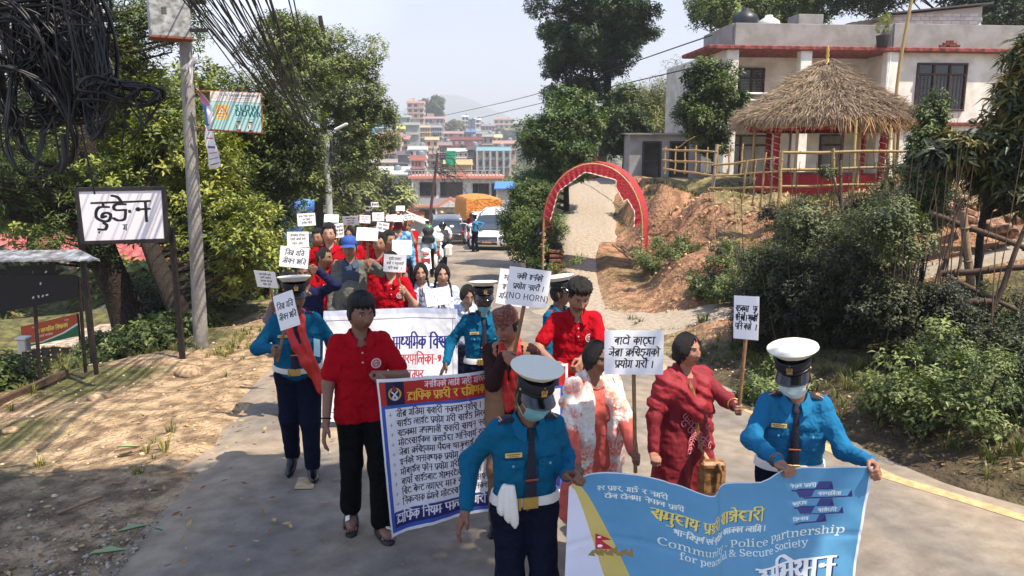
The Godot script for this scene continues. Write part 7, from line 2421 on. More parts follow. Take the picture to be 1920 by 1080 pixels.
func build_cables() -> void:
	var black:=M("cable",rgb(20,18,20),0.5)
	var r:=RandomNumberGenerator.new()
	r.seed=33
	# coils of spare cable hanging at the upper left
	var coils:=[[Vector3(-3.01,3.17,-5.2),0.27,0.36,40,"tangled black mass of spare cable coils at the upper left"],[Vector3(-2.65,3.31,-5),0.12,0.5,16,"bunch of tall cable loops right of the tangled black mass"],[Vector3(-2.48,2.98,-4.9),0.27,0.075,9,"flat cable coil sticking out to the right below the tall loops"],[Vector3(-3.1,2.78,-5.1),0.22,0.34,6,"thin loose cable loops hanging lowest at the upper left"],[Vector3(-3.33,3.41,-5.5),0.2,0.3,36,"dense knot of cables at the top left corner"]]
	for q in coils:
		var t:=thing("cable_coil",q[4],"cable coil",q[0])
		var left: int=q[3]
		while left>0:
			var rx: float=q[1]*r.randf_range(0.35,1.05); var ry2: float=q[2]*r.randf_range(0.6,1.1)
			var o:=Vector3(r.randfn()*q[1]*0.28,r.randfn()*q[2]*0.12,r.randfn()*0.08)
			var tilt:=Basis.from_euler(Vector3(r.randfn()*0.2,r.randfn()*0.6,r.randfn()*0.16))
			var w1:=r.randf()*3.0
			for n in r.randi_range(2,5):
				left-=1
				var g:=G.new()
				var path:=[]
				var e:=1.0+r.randfn()*0.035
				for i in 33:
					var a:=TAU*i/32.0
					path.append(o+tilt*Vector3(cos(a)*rx*e*(1.0-0.25*sin(a))+0.02*sin(2.0*a+w1),sin(a)*ry2*e+0.015*sin(3.0*a+w1),0.03*sin(3.0*a+n)))
				g.tube(path,r.randf_range(0.006,0.0105),6)
				part(t,"loop",g,black)
		var m:=G.new()
		for k in int(q[3])*2:
			var a:=Vector3(r.randfn()*q[1]*0.35,q[2]*r.randf_range(0.0,0.9),r.randfn()*0.07)
			var b:=a+Vector3(r.randfn()*0.08,-absf(r.randfn())*0.3,r.randfn()*0.06)
			m.tube(curve([a,a.lerp(b,0.5)+Vector3(r.randfn()*0.1,r.randfn()*0.1,0),b],5),r.randf_range(0.003,0.008),5)
		part(t,"loose_strands",m,black)
	for k in 5:
		var g:=G.new()
		g.tube(curve([Vector3(-3.5,3.47,-5.2)+Vector3(0,0.03*k,0),Vector3(-2.98,3.5,-5.2)+Vector3(0,0.035*k,0.02*k),Vector3(-2.58,3.57,-5.1)+Vector3(0,0.03*k,0),Vector3(-1.97,3.87,-4.9)],6),0.016,6)
		solo("overhead_cable",g,black,"thick cable carrying the black coils across the top left","cable","cables carrying the coils")
	for q in [[[Vector3(-2.85,2.72,-5),Vector3(-2.85,2.56,-5),Vector3(-2.89,2.47,-5)],0.018],[[Vector3(-2.82,3.62,-5),Vector3(-2.83,3.21,-5),Vector3(-2.82,2.92,-5.05),Vector3(-2.82,2.69,-5),Vector3(-2.86,2.56,-5),Vector3(-3.07,2.44,-5),Vector3(-3.23,2.59,-5),Vector3(-3.24,2.82,-5)],0.007]]:
		var g:=G.new()
		g.tube(curve(q[0],8),q[1],7)
		solo("cable_tail",g,black,"short thick cable end wrapped below the coils" if q[1]>0.01 else "long loose cable hanging in a wide loop at the far left","cable")
	# the fan of wires to the far pole
	var far: Vector3=Vector3(-5.54,2.99,-23.5)
	for k in 40:
		var u:=385.0+5.0*k+r.randfn()*9.0
		var near:=Vector3(-1.53,2.71,-6.5)+Vector3((u-612.0)*0.0045*2.0,0.0045*2.0*262.0,0)
		if k>33: near=Vector3(-2.12,2.75,-9)+Vector3((330.0+20.0*(k-33)-612.0)*0.0062*1.5,0.0062*1.5*300.0,0)
		var path:=[]
		var end:=far+Vector3(r.randfn()*0.25,r.randfn()*0.4-0.1,r.randfn()*0.2)
		for i in 15:
			var q:=i/14.0
			path.append(near.lerp(end,q)-Vector3(0,1.3*(1.0+0.35*r.randf())*q*(1.0-q),0))
		var g:=G.new()
		path.push_front(near+(near-end)*0.5)
		g.tube(path,0.0065+0.0055*r.randf(),5)
		solo("overhead_cable",g,black,"one of the black wires fanning down to the distant concrete pole","cable","wires strung to the distant pole")
	for q in [[Vector3(-5.85,5.9,-70),Vector3(1.34,6.2,-50),Vector3(5.96,6.06,-24),"single wire crossing the sky towards the house roof"],[Vector3(-3.78,5.43,-70),Vector3(1.4,5.7,-52),Vector3(6.41,5.45,-26),"faint second wire crossing the sky lower down"],[Vector3(-5.14,2.39,-23.6),Vector3(-8.19,1.19,-60),Vector3(-3.3,0.76,-88),"slack wire from the distant pole to the white house"],[Vector3(-5.29,2.63,-23.6),Vector3(-8.88,1.15,-50),Vector3(-9.17,0.45,-84),"wire from the distant pole to the dark iron pole"],[Vector3(-3.44,3.35,-5.4),Vector3(-3.54,3.99,-7),Vector3(-4.73,5.17,-11.5),"wire from the coils up to the concrete pole"]]:
		var g:=G.new()
		g.tube(curve([q[0],q[1],q[2]],8),0.022 if q[0].z<-30 else 0.008,5)
		solo("overhead_cable",g,black,q[3],"cable")
	var t:=thing("utility_pole","distant pale concrete pole hung with tangled wires, behind the marchers on the left","utility pole",Vector3(far.x,-1.15,far.z))
	var g:=G.new()
	g.tube([Vector3(0,-0.4,0),Vector3(0,4.3,0)],[0.12,0.09],12)
	part(t,"shaft",g,M("pole_pale",rgb(172,172,170),0.8))
	g=G.new()
	for k in 40:
		var a:=Vector3(r.randfn()*0.1,3.7+r.randfn()*0.4,r.randfn()*0.1)
		var b:=a+Vector3(r.randf_range(-0.8,0.5),r.randf_range(-1.0,0.3),r.randfn()*0.2)
		g.tube(curve([a,a.lerp(b,0.5)+Vector3(0,-0.25,0),b],4),0.009,4)
	part(t,"wire_tangle",g,M("cable_grey",rgb(70,66,66),0.7))
	t=thing("street_light","small white street lamp on a bracket beside the distant pole","street light",Vector3(-5.02,3.36,-23.2))
	g=G.new()
	g.box(Vector3(0.42,0.07,0.2),Transform3D(Basis(Vector3.BACK,0.45),Vector3.ZERO),0.02)
	part(t,"head",g,M("lamp_white",rgb(216,216,214),0.5))
	g=G.new()
	stick(g,Vector3(-0.18,-0.1,0),Vector3(-0.55,-0.35,0),0.025)
	part(t,"arm",g,M("pole_pale",Color.WHITE))
	t=thing("utility_pole","dark reddish iron pole with a knot of wires in front of the white house","utility pole",Vector3(-8.2,-6.6,-76))
	g=G.new()
	stick(g,Vector3(-0.35,-0.5,0),Vector3(1.0,9.2,0),0.17,8,0.12)
	part(t,"shaft",g,M("pole_iron",rgb(74,40,38),0.7))
	g=G.new()
	for k in 26:
		var a:=Vector3(0.9+r.randfn()*0.3,8.2+r.randfn()*0.7,r.randfn()*0.2)
		g.tube(curve([a,a+Vector3(r.randf_range(0,1.6),-0.8*r.randf(),0),a+Vector3(r.randf_range(0.5,3.4),-2.4*r.randf(),0)],4),0.03,4)
	part(t,"wire_tangle",g,black)
	g=G.new()
	g.box(Vector3(1.0,1.5,0.8),at(Vector3(2.1,8.7,-2)),0.05)
	part(t,"green_box",g,M("tank_green",rgb(40,160,120),0.6))
# ---------------------------------------------------------------- vehicles: nose towards +z
func wheel(t: Node3D,p: Vector3,r: float,w: float) -> void:
	var g:=G.new()
	var b:=Basis(Vector3.BACK,PI/2)
	g.lathe([Vector2(r*0.62,-w/2),Vector2(r*0.92,-w/2),Vector2(r,-w*0.32),Vector2(r,w*0.32),Vector2(r*0.92,w/2),Vector2(r*0.62,w/2),Vector2(r*0.62,-w/2)],24,at(p,b))
	var wh:=part(t,"wheel",g,M("tyre",rgb(28,27,27),0.9))
	g=G.new()
	g.lathe([Vector2(0,-w*0.3),Vector2(r*0.6,-w*0.4),Vector2(r*0.63,0),Vector2(r*0.6,w*0.4),Vector2(0,w*0.3)],20,at(p,b))
	for k in 5: g.box(Vector3(r*0.16,r*0.55,w*0.9),at(p,Basis(Vector3.RIGHT,TAU*k/5)*ry(PI/2))*at(Vector3(0,r*0.33,0)))
	part(wh,"rim",g,M("rim_alloy",rgb(150,150,152),0.35,{"metal":0.7}))
func car(label: String,xf: Transform3D,paint: Material,o:={}) -> void:
	var t:=thing("car",label,"car",xf.origin)
	t.basis=xf.basis
	var W: float=o.get("w",0.88); var L: float=o.get("l",2.1); var belt: float=o.get("belt",1.0); var top: float=o.get("top",1.62)
	# body: stations along z [z, half width, bottom, top]
	var rows:=[]
	for s in [[-L,0.72,0.55,0.85],[-L+0.05,0.9,0.42,belt-0.04],[-L+0.35,0.985,0.3,belt],[-0.9,1.0,0.27,belt],[0.4,1.0,0.27,belt-0.01],[1.0,0.995,0.28,belt-0.02],[L-0.45,0.96,0.3,belt-0.1],[L-0.12,0.88,0.34,belt-0.17],[L-0.02,0.82,0.42,belt-0.24],[L,0.78,0.5,belt-0.34]]:
		var row:=PackedVector3Array()
		for k in 20:
			var a:=TAU*k/20.0
			var cx:=signf(cos(a))*pow(absf(cos(a)),0.38); var cy:=signf(sin(a))*pow(absf(sin(a)),0.45)
			row.append(Vector3(cx*W*s[1]*(1.0 if cy<0.5 else 1.0-0.06*(cy-0.5)),lerpf(s[2],s[3],cy*0.5+0.5),s[0]))
		rows.append(row)
	var g:=G.new()
	g.grid(rows,true)
	for e in [0,rows.size()-1]:
		var c:=PackedVector3Array()
		for k in 20: c.append(Vector3(0,0.66,rows[e][0].z))
		g.grid([rows[e],c],true)
	part(t,"body",g,paint)
	g=G.new()
	rows=[]
	for s in [[-L+0.12,belt-0.03,0.94],[-L+0.32,lerpf(belt,top,0.8),0.8],[-L+0.5,top,0.76],[-0.3,top+0.02,0.77],[0.35,top-0.03,0.76],[0.62,top-0.13,0.77],[1.18,belt-0.02,0.9]]:
		rows.append(PackedVector3Array([Vector3(-W*0.965,belt-0.05,clampf(s[0],-L+0.15,1.15)),Vector3(-W*lerpf(0.965,s[2],0.55),lerpf(belt-0.05,s[1],0.55),s[0]),Vector3(-W*s[2],s[1]-0.03,s[0]),Vector3(-W*s[2]*0.9,s[1],s[0]),Vector3(W*s[2]*0.9,s[1],s[0]),Vector3(W*s[2],s[1]-0.03,s[0]),Vector3(W*lerpf(0.965,s[2],0.55),lerpf(belt-0.05,s[1],0.55),s[0]),Vector3(W*0.965,belt-0.05,clampf(s[0],-L+0.15,1.15))]))
	g.grid(rows)
	part(t,"window",g,M("car_glass",rgb(38,44,46),0.06,{"spec":0.8,"clear":1.0}))
	g=G.new()
	rows=[]
	for q in [[-L+0.36,-0.06],[-L+0.5,0.015],[-0.3,0.04],[0.36,-0.01],[0.56,-0.08]]:
		var row:=PackedVector3Array()
		for k in 9:
			var u:=k/4.0-1.0
			row.append(Vector3(u*W*0.775,top+q[1]-0.05*u*u*u*u,q[0]))
		rows.append(row)
	g.grid(rows)
	part(t,"roof",g,paint)
	g=G.new()
	for s: float in [-1.0,1.0]:
		stick(g,Vector3(s*W*0.755,top-0.06,0.56),Vector3(s*W*0.93,belt-0.02,1.17),0.035)
		stick(g,Vector3(s*W*0.77,top-0.05,-0.2),Vector3(s*W*0.965,belt-0.02,-0.25),0.035)
		stick(g,Vector3(s*W*0.77,top-0.06,-L+0.4),Vector3(s*W*0.94,belt-0.02,-L+0.16),0.07)
		stick(g,Vector3(s*W*0.765,top-0.035,0.56),Vector3(s*W*0.765,top-0.03,-L+0.4),0.03)
	part(t,"pillar",g,paint)
	for s: float in [-1.0,1.0]:
		g=G.new()
		g.ball(Vector3(s*(W+0.1),belt+0.07,0.82),Vector3(0.11,0.085,0.06),Basis(),10,6)
		part(t,"mirror",g,paint)
		for z in [1.32,-1.3]: wheel(t,Vector3(s*(W-0.1),0.335,z),0.335,0.21)
		g=G.new()
		g.ball(Vector3(s*W*0.72,belt-0.24,L-0.14),Vector3(0.2,0.085,0.13),Basis(Vector3.UP,s*0.5),12,6)
		part(t,"headlight",g,M("headlight",rgb(60,62,68),0.08,{"clear":1.0}))
		g=G.new()
		g.ball(Vector3(s*W*0.68,0.52,L-0.07),Vector3(0.13,0.1,0.08),Basis(),10,6)
		part(t,"fog_lamp",g,M("trim_black",rgb(24,24,25),0.6))
		g=G.new()
		g.box(Vector3(0.16,0.26,0.16),at(Vector3(s*W*0.83,belt-0.08,-L+0.1)),0.05)
		part(t,"tail_light",g,M("tail_red",rgb(170,30,30),0.2,{"clear":1.0}))
	g=G.new()
	g.box(Vector3(W*1.0,0.2,0.06),at(Vector3(0,belt-0.27,L-0.01)),0.02)
	part(t,"grille",g,M("trim_black",rgb(24,24,25),0.6))
	g=G.new()
	for k in 3: g.box(Vector3(W*0.95,0.025,0.03),at(Vector3(0,belt-0.21-0.06*k,L+0.022)),0.008)
	part(t,"grille_bar",g,M("chrome",rgb(190,192,195),0.2,{"metal":0.9}))
	g=G.new()
	g.box(Vector3(W*1.75,0.16,0.2),at(Vector3(0,0.36,L-0.13)),0.05); g.box(Vector3(W*1.0,0.1,0.08),at(Vector3(0,0.53,L-0.02)),0.02)
	g.box(Vector3(W*1.7,0.26,0.16),at(Vector3(0,0.42,-L+0.02)),0.05)
	part(t,"bumper",g,M("trim_black",rgb(24,24,25),0.6))
	for z in [L+0.03,-L-0.08]:
		g=G.new()
		g.box(Vector3(0.5,0.12,0.02),at(Vector3(0,0.6 if z>0 else 0.75,z)),0.005)
		var pl:=part(t,"number_plate",g,M("plate_red",rgb(150,26,30),0.6))
		g=G.new()
		for k in 7: g.box(Vector3(0.03,0.06,0.006),at(Vector3(-0.18+k*0.06,0.6 if z>0 else 0.75,z+0.01*signf(z))))
		part(pl,"figures",g,M("plate_white",rgb(230,228,224),0.6))
func motorbike(label: String,xf: Transform3D,body: Material,o:={}) -> void:
	var t:=thing("motorcycle",label,"motorcycle",xf.origin)
	t.basis=xf.basis
	wheel(t,Vector3(0,0.3,0.66),0.3,0.11); wheel(t,Vector3(0,0.3,-0.64),0.3,0.13)
	var dark:=M("bike_black",rgb(26,26,28),0.45)
	var g:=G.new()
	g.ball(Vector3(0,0.84,0.16),Vector3(0.15,0.15,0.3),Basis(Vector3.RIGHT,0.15),14,8)
	part(t,"fuel_tank",g,body)
	g=G.new()
	g.ball(Vector3(0,0.8,-0.36),Vector3(0.14,0.075,0.42),Basis(Vector3.RIGHT,0.06),14,8)
	part(t,"seat",g,dark)
	g=G.new()
	g.box(Vector3(0.26,0.34,0.42),at(Vector3(0,0.47,0.02)),0.06)
	stick(g,Vector3(0,0.75,-0.6),Vector3(0,0.45,-0.1),0.04)
	for s: float in [-1.0,1.0]:
		stick(g,Vector3(s*0.09,0.3,0.66),Vector3(s*0.09,1.0,0.4),0.028); stick(g,Vector3(s*0.08,0.3,-0.64),Vector3(s*0.08,0.42,0.05),0.03); stick(g,Vector3(s*0.13,0.33,-0.6),Vector3(s*0.1,0.78,-0.5),0.03)
	stick(g,Vector3(0.16,0.3,0.1),Vector3(0.17,0.4,-0.85),0.045)
	part(t,"frame",g,dark)
	g=G.new()
	g.tube(curve([Vector3(-0.38,1.06,0.24),Vector3(-0.2,1.1,0.36),Vector3(0,1.04,0.42),Vector3(0.2,1.1,0.36),Vector3(0.38,1.06,0.24)],5),0.018,6)
	for s: float in [-1.0,1.0]:
		stick(g,Vector3(s*0.26,1.1,0.34),Vector3(s*0.34,1.26,0.34),0.008); g.ball(Vector3(s*0.36,1.29,0.34),Vector3(0.075,0.05,0.02),Basis(),10,6)
	part(t,"handlebar",g,dark)
	g=G.new()
	g.ball(Vector3(0,0.95,0.52),Vector3(0.11,0.11,0.09),Basis(),12,8)
	part(t,"headlight",g,M("headlight",Color.WHITE))
	g=G.new()
	g.box(Vector3(0.16,0.06,0.05),at(Vector3(0,0.76,-0.82)),0.02)
	part(t,"tail_light",g,M("tail_red",Color.WHITE))
	g=G.new()
	g.box(Vector3(0.24,0.16,0.015),at(Vector3(0,0.58,-0.88),Basis(Vector3.RIGHT,0.25)),0.004)
	part(t,"number_plate",g,M("plate_red",Color.WHITE))
	g=G.new()
	rows_fender(g,Vector3(0,0.3,0.66),0.34,0.4,2.4); rows_fender(g,Vector3(0,0.3,-0.64),0.36,1.2,3.6)
	part(t,"mudguard",g,body)
	if o.get("boxes",false):
		for s: float in [-1.0,1.0]:
			g=G.new()
			g.box(Vector3(0.24,0.36,0.5),at(Vector3(s*0.36,0.62,-0.52)),0.06)
			part(t,"pannier",g,body)
		g=G.new()
		g.box(Vector3(0.46,0.3,0.4),at(Vector3(0,1.04,-0.74)),0.08)
		part(t,"top_box",g,body)
		g=G.new()
		g.ball(Vector3(0,1.02,0.5),Vector3(0.36,0.3,0.14),Basis(),14,8)
		part(t,"fairing",g,body)
func rows_fender(g: G,c: Vector3,r: float,a0: float,a1: float) -> void:
	var rows:=[]
	for k in 12:
		var a:=lerpf(a0,a1,k/11.0)
		var row:=PackedVector3Array()
		for i in 5: row.append(c+Vector3((i-2)*0.036,sin(a)*(r-0.008*(i-2)*(i-2)),cos(a)*(r-0.008*(i-2)*(i-2))))
		rows.append(row)
	g.grid(rows)
func build_vehicles() -> void:
	var on:=func(x: float,d: float) -> Vector3: return Vector3(x,road_y(d)+0.05,-d)
	var slope:=Basis(Vector3.RIGHT,0.06)
	car("white compact SUV facing us with a red number plate",Transform3D(ry(-0.16)*slope,on.bind(-0.72,34.6).call()),M("paint_white",rgb(226,226,224),0.3,{"clear":0.8}))
	car("dark grey hatchback seen from behind, left of the white SUV",Transform3D(ry(PI+0.12)*Basis(Vector3.RIGHT,-0.07),on.bind(-3.35,39.5).call()),M("paint_dark",rgb(58,60,64),0.3,{"clear":0.8}),{"l":1.95,"top":1.52,"belt":0.95})
	# the loaded lorry
	var t:=thing("lorry","lorry with its load under an orange tarpaulin behind the white SUV","lorry",on.bind(-1.95,54.0).call(),0.22)
	var orange:=M("tarp_orange",rgb(206,128,48),0.6,{"bump":"folds","cm":4.0,"scale":0.7})
	var rows:=[]
	var g:=G.new()
	var sec:=[]
	for k in 17:
		var u:=k/16.0*4.0
		var y:=0.0
		var x:=0.0
		if u<1.0: x=-1.25; y=lerpf(1.2,2.75,u)
		elif u<3.0: x=lerpf(-1.2,1.2,(u-1.0)/2.0); y=2.82+0.12*sin(PI*(u-1.0)/2.0)
		else: x=1.25; y=lerpf(2.75,1.2,u-3.0)
		sec.append(Vector2(x,y))
	for j in 14:
		var z:=lerpf(0.0,-5.2,j/13.0)
		var row:=PackedVector3Array()
		for p in sec: row.append(Vector3(p.x*(1.0+0.025*sin(j*2.1+p.y*3.0)),p.y-(0.1 if j in [0,13] else 0.0)+0.05*sin(j*1.4)*(1.0 if p.y>2.7 else 0.0),z))
		rows.append(row)
	g.grid(rows)
	var front:=[]
	for j in 9:
		var row:=PackedVector3Array()
		for i in 15:
			var x:=lerpf(-1.25,1.25,i/14.0)
			row.append(Vector3(x,lerpf(2.72+0.1*cos(x),1.3+0.22*absf(sin(x*2.6))+(0.35 if absf(x-0.1)<0.35 else 0.0),j/8.0),0.03+0.08*sin(x*5.0+j*0.5)*(j/8.0)+0.05*sin(j*1.2+x*9.0)))
		front.append(row)
	g.grid(front)
	part(t,"tarpaulin",g,orange)
	g=G.new()
	g.box(Vector3(2.4,0.9,5.2),at(Vector3(0,1.05,-2.6)),0.03)
	part(t,"cargo_bed",g,M("lorry_dark",rgb(66,58,54),0.8))
	g=G.new()
	g.box(Vector3(2.1,1.45,1.5),at(Vector3(0,1.25,0.85)),0.12)
	part(t,"cab",g,M("lorry_grey",rgb(176,172,164),0.5))
	g=G.new()
	g.box(Vector3(1.8,0.6,0.05),at(Vector3(0,1.55,1.6)),0.02)
	part(t,"windscreen",g,M("car_glass",Color.WHITE))
	g=G.new()
	g.box(Vector3(2.15,0.25,0.2),at(Vector3(0,0.55,1.62)),0.04)
	part(t,"bumper",g,M("lorry_red",rgb(150,60,56),0.6))
	for s: float in [-1.0,1.0]:
		for z in [0.9,-3.6]: wheel(t,Vector3(s*0.95,0.45,z),0.45,0.3)
		g=G.new()
		g.ball(Vector3(s*0.8,0.85,1.6),Vector3(0.14,0.14,0.06),Basis(),10,6)
		part(t,"headlight",g,M("headlight",Color.WHITE))
	motorbike("black motorcycle ridden away by the backpacker in a green helmet",Transform3D(ry(PI+0.1),on.bind(-2.42,21.6).call()),M("bike_black",Color.WHITE))
	motorbike("white police motorcycle with boxes, ridden away behind the girls",Transform3D(ry(PI-0.05),on.bind(-2.32,24.6).call()),M("bike_white",rgb(226,224,216),0.3,{"clear":0.6}),{"boxes":true})
	motorbike("motorcycle with a maroon-clad rider waiting beside the SUV",Transform3D(ry(0.1),on.bind(-2.05,36.0).call()),M("bike_red",rgb(150,30,40),0.3,{"clear":0.6}))
	motorbike("dark motorcycle parked at the bushes behind the SUV",Transform3D(ry(-0.5),on.bind(0.75,36.5).call()),M("bike_black",Color.WHITE))
# ---------------------------------------------------------------- banners
# a cloth between two top corners, hanging down; sag drops the top edge, lean pushes the bottom towards +z
func banner(called: String,label: String,top: Array,drop: Array,im: Image,o:={}) -> void:
	var t:=thing("banner",label,"banner",top[0])
	var rows:=[]
	var nx:=130; var ny:=70
	for j in ny+1:
		var row:=PackedVector3Array()
		for i in nx+1:
			var u:=i/float(nx); var v:=j/float(ny)
			var p:=along(top,u).lerp(along(drop,u),v)
			var w: float=o.get("wave",0.018)
			p.z+=w*(sin(u*17.0+v*3.0)*(0.4+v)+0.7*sin(u*7.0-v*5.0))+0.5*w*fold_noise.get_noise_2d(u*9.0,v*6.0)
			for c in o.get("creases",[]): p.z+=0.007*exp(-pow((u-c)/0.007,2.0))
			for c in o.get("hcreases",[]): p.z-=0.007*exp(-pow((v-c)/0.01,2.0))
			row.append(p-t.position)
		rows.append(row)
	var g:=G.new()
	g.grid(rows)
	part(t,"cloth",g,printed(called,im,0.5,{"back":Color(0.25,0.25,0.25)}))
	g=G.new()
	var back:=[]
	for r in rows:
		var q:=PackedVector3Array()
		for p in r: q.append(p+Vector3(0,0,-0.004))
		back.append(q)
	g.grid(back)
	part(t,"lining",g,M("banner_back",rgb(214,216,222),0.6))
func along(pts: Array,u: float) -> Vector3:
	var k:=u*(pts.size()-1)
	var i:=mini(int(k),pts.size()-2)
	var a: Vector3=pts[maxi(i-1,0)]; var b: Vector3=pts[i]; var c: Vector3=pts[i+1]; var d: Vector3=pts[mini(i+2,pts.size()-1)]
	return b.cubic_interpolate(c,a,d,k-i)
func emblem(im: Image, cx: float, cy: float, r: float) -> void:
	disc(im,cx,cy,r,Color(0.86,0.66,0.28),r*0.76)
	im.fill_rect(Rect2i(int(cx-r*0.3),int(cy-r*1.1),int(r*0.6),int(r*0.5)),im.get_pixel(int(cx),int(cy)))
	for s: float in [-1.0,1.0]: fill_poly(im,[Vector2(cx-s*r*0.5,cy+r*0.55),Vector2(cx+s*r*0.42,cy-r*0.5),Vector2(cx+s*r*0.58,cy-r*0.38),Vector2(cx-s*r*0.36,cy+r*0.68)],Color(0.9,0.9,0.92))
	fill_poly(im,[Vector2(cx,cy+r*0.1),Vector2(cx+r*0.42,cy+r*0.75),Vector2(cx+r*0.25,cy+r),Vector2(cx-r*0.25,cy+r),Vector2(cx-r*0.42,cy+r*0.75)],Color(0.8,0.84,0.9))
	disc(im,cx,cy+r*0.55,r*0.2,Color(0.35,0.5,0.75))
	fill_poly(im,[Vector2(cx-r*0.16,cy-r*1.25),Vector2(cx+r*0.4,cy-r*0.85),Vector2(cx,cy-r*0.85),Vector2(cx+r*0.35,cy-r*0.45),Vector2(cx-r*0.16,cy-r*0.45)],Color(0.8,0.1,0.2))
func build_banners() -> void:
	# front banner
	var W:=1180; var H:=1260
	var im:=blank(W,H,Color(0.16,0.46,0.68))
	for yy in H:
		for q in 24:
			var x:=q/23.0
			im.fill_rect(Rect2i(int(q*W/24.0),yy,W/24+1,1),Color(0.29,0.55,0.73).lerp(Color(0.5,0.72,0.85),clampf(0.55*yy/H+0.25*sin(x*3.0),0,1)))
	for k in 2:
		var pts:=[]
		for i in 24:
			var q:=i/23.0
			pts.append(Vector2((42 if k==0 else 20)+330*pow(q,0.62)*(1.0 if k==0 else 0.72)+20*q,q*H*1.0))
		pts.append(Vector2(0,H)); pts.append(Vector2(0,0))
		fill_poly(im,pts,Color(0.82,0.74,0.42) if k==0 else Color(0.87,0.88,0.95))
	im.fill_rect(Rect2i(0,0,W,5),Color(0.9,0.93,0.96)); im.fill_rect(Rect2i(W-14,0,14,H),Color(0.9,0.92,0.95))
	fill_poly(im,[Vector2(150,345),Vector2(205,388),Vector2(172,390),Vector2(212,440),Vector2(150,440)],Color(0.75,0.1,0.22))
	disc(im,164,372,7,Color.WHITE); disc(im,166,420,9,Color.WHITE)
	for q in 9: fill_poly(im,[Vector2(120+q*16,470-20*(q % 2)),Vector2(140+q*16,440-10*(q % 3)),Vector2(150+q*15,480)],Color(0.6,0.5,0.3))
	var gold:=Color(0.96,0.87,0.42)
	var pale:=Color(0.93,0.95,0.9)
	write(im,"हर प्रहर, गाउँ र नगरी",158,102,26,pale,0.9,0.78); write(im,"टोल टोलमा नेपाल प्रहरी",184,146,26,pale,0.9,0.78)
	for q in [[3,Color(0.08,0.2,0.36)],[0,gold]]: write(im,"समुदाय प्रहरी साझेदारी",322+q[0],232+q[0],60,q[1],0.9,0.72,0.08,0.02)
	write(im,"शान्तिपूर्ण एवं सुरक्षित समाजका लागि ।",386,292,31,pale,1.0,0.72,0.08,0.02)
	latin(im,"Community - Police Partnership",336,372,46,pale,"Droid Serif",400,0.8); latin(im,"for peaceful & Secure Society",404,424,38,pale,"Droid Serif",400,0.8)
	for q in [[905,78,150,"नेपाल प्रहरी",0],[945,124,170,"सहभागिता",1],[912,172,150,"समुदाय",0],[948,214,146,"साझेदारी",1],[914,258,130,"विश्वास",0]]:
		var flip: int=q[4]
		fill_poly(im,[Vector2(q[0]+10,q[1]+20),Vector2(q[0]+q[2],q[1]+8),Vector2(q[0]+q[2]+6,q[1]+44),Vector2(q[0]+30,q[1]+48)],Color(0.17,0.15,0.42))
		fill_poly(im,[Vector2(q[0],q[1]),Vector2(q[0]+q[2],q[1]),Vector2(q[0]+q[2]-10,q[1]+38),Vector2(q[0]+14,q[1]+40)],Color(0.36,0.62,0.8))
		fill_poly(im,[Vector2(q[0]+(110 if flip==0 else 0),q[1]),Vector2(q[0]+(q[2] if flip==0 else 60),q[1]),Vector2(q[0]+(q[2]-10 if flip==0 else 50),q[1]+38),Vector2(q[0]+(100 if flip==0 else 14),q[1]+39)],Color(0.2,0.26,0.52))
		write(im,q[3],q[0]+(22 if flip==0 else 70),q[1]+30,18,pale,1.0,0.8)
	write(im,"अभियान",772,616,112,Color(0.1,0.16,0.36),1.2,0.72); write(im,"अभियान",767,611,112,Color(0.96,0.97,0.98),1.1,0.72)
	write(im,"जनता प्रहरी सम्बन्ध",420,690,60,pale,1.0,0.8)
	banner("front_banner","blue community police banner held at the front of the march",[Vector3(0.26,1.1,-3.32),Vector3(0.36,1.15,-3.36),Vector3(0.54,1.14,-3.38),Vector3(0.76,1.08,-3.4),Vector3(0.94,1.01,-3.42),Vector3(1.01,1.05,-3.46),Vector3(1.2,1.05,-3.48),Vector3(1.32,1.11,-3.5),Vector3(1.53,1.12,-3.5),Vector3(1.72,1.13,-3.48)],
		[Vector3(0.22,0.17,-3.2),Vector3(0.37,0.12,-3.22),Vector3(0.58,0.09,-3.25),Vector3(0.79,0.03,-3.3),Vector3(0.94,0.03,-3.3),Vector3(1.09,-0.01,-3.35),Vector3(1.22,-0.01,-3.35),Vector3(1.36,-0.03,-3.38),Vector3(1.47,-0.01,-3.38),Vector3(1.59,0,-3.38)],im,{"creases":[0.32,0.5,0.66,0.8],"hcreases":[0.3,0.62],"wave":0.012})
	# traffic rules banner
	im=blank(1240,1000,Color(0.93,0.93,0.955))
	im.fill_rect(Rect2i(24,20,1192,960),Color(0.22,0.36,0.72))
	im.fill_rect(Rect2i(24,20,1192,150),Color(0.74,0.16,0.13))
	for x in [80,1050]:
		im.fill_rect(Rect2i(x,20,120,150),Color(0.09,0.09,0.24))
		emblem(im,x+60,98,42)
	im.fill_rect(Rect2i(60,190,1120,664),Color(0.93,0.93,0.955))
	im.fill_rect(Rect2i(60,862,1120,92),Color(0.14,0.13,0.42))
	write(im,"जनहितको लागि जारी गरिएको सूचना",330,70,36,Color(0.96,0.93,0.93),1.0,0.85); write(im,"ट्राफिक प्रहरी र दक्षिणकाली माध्यमिक",220,148,52,Color(0.95,0.78,0.3),1.15,0.84)
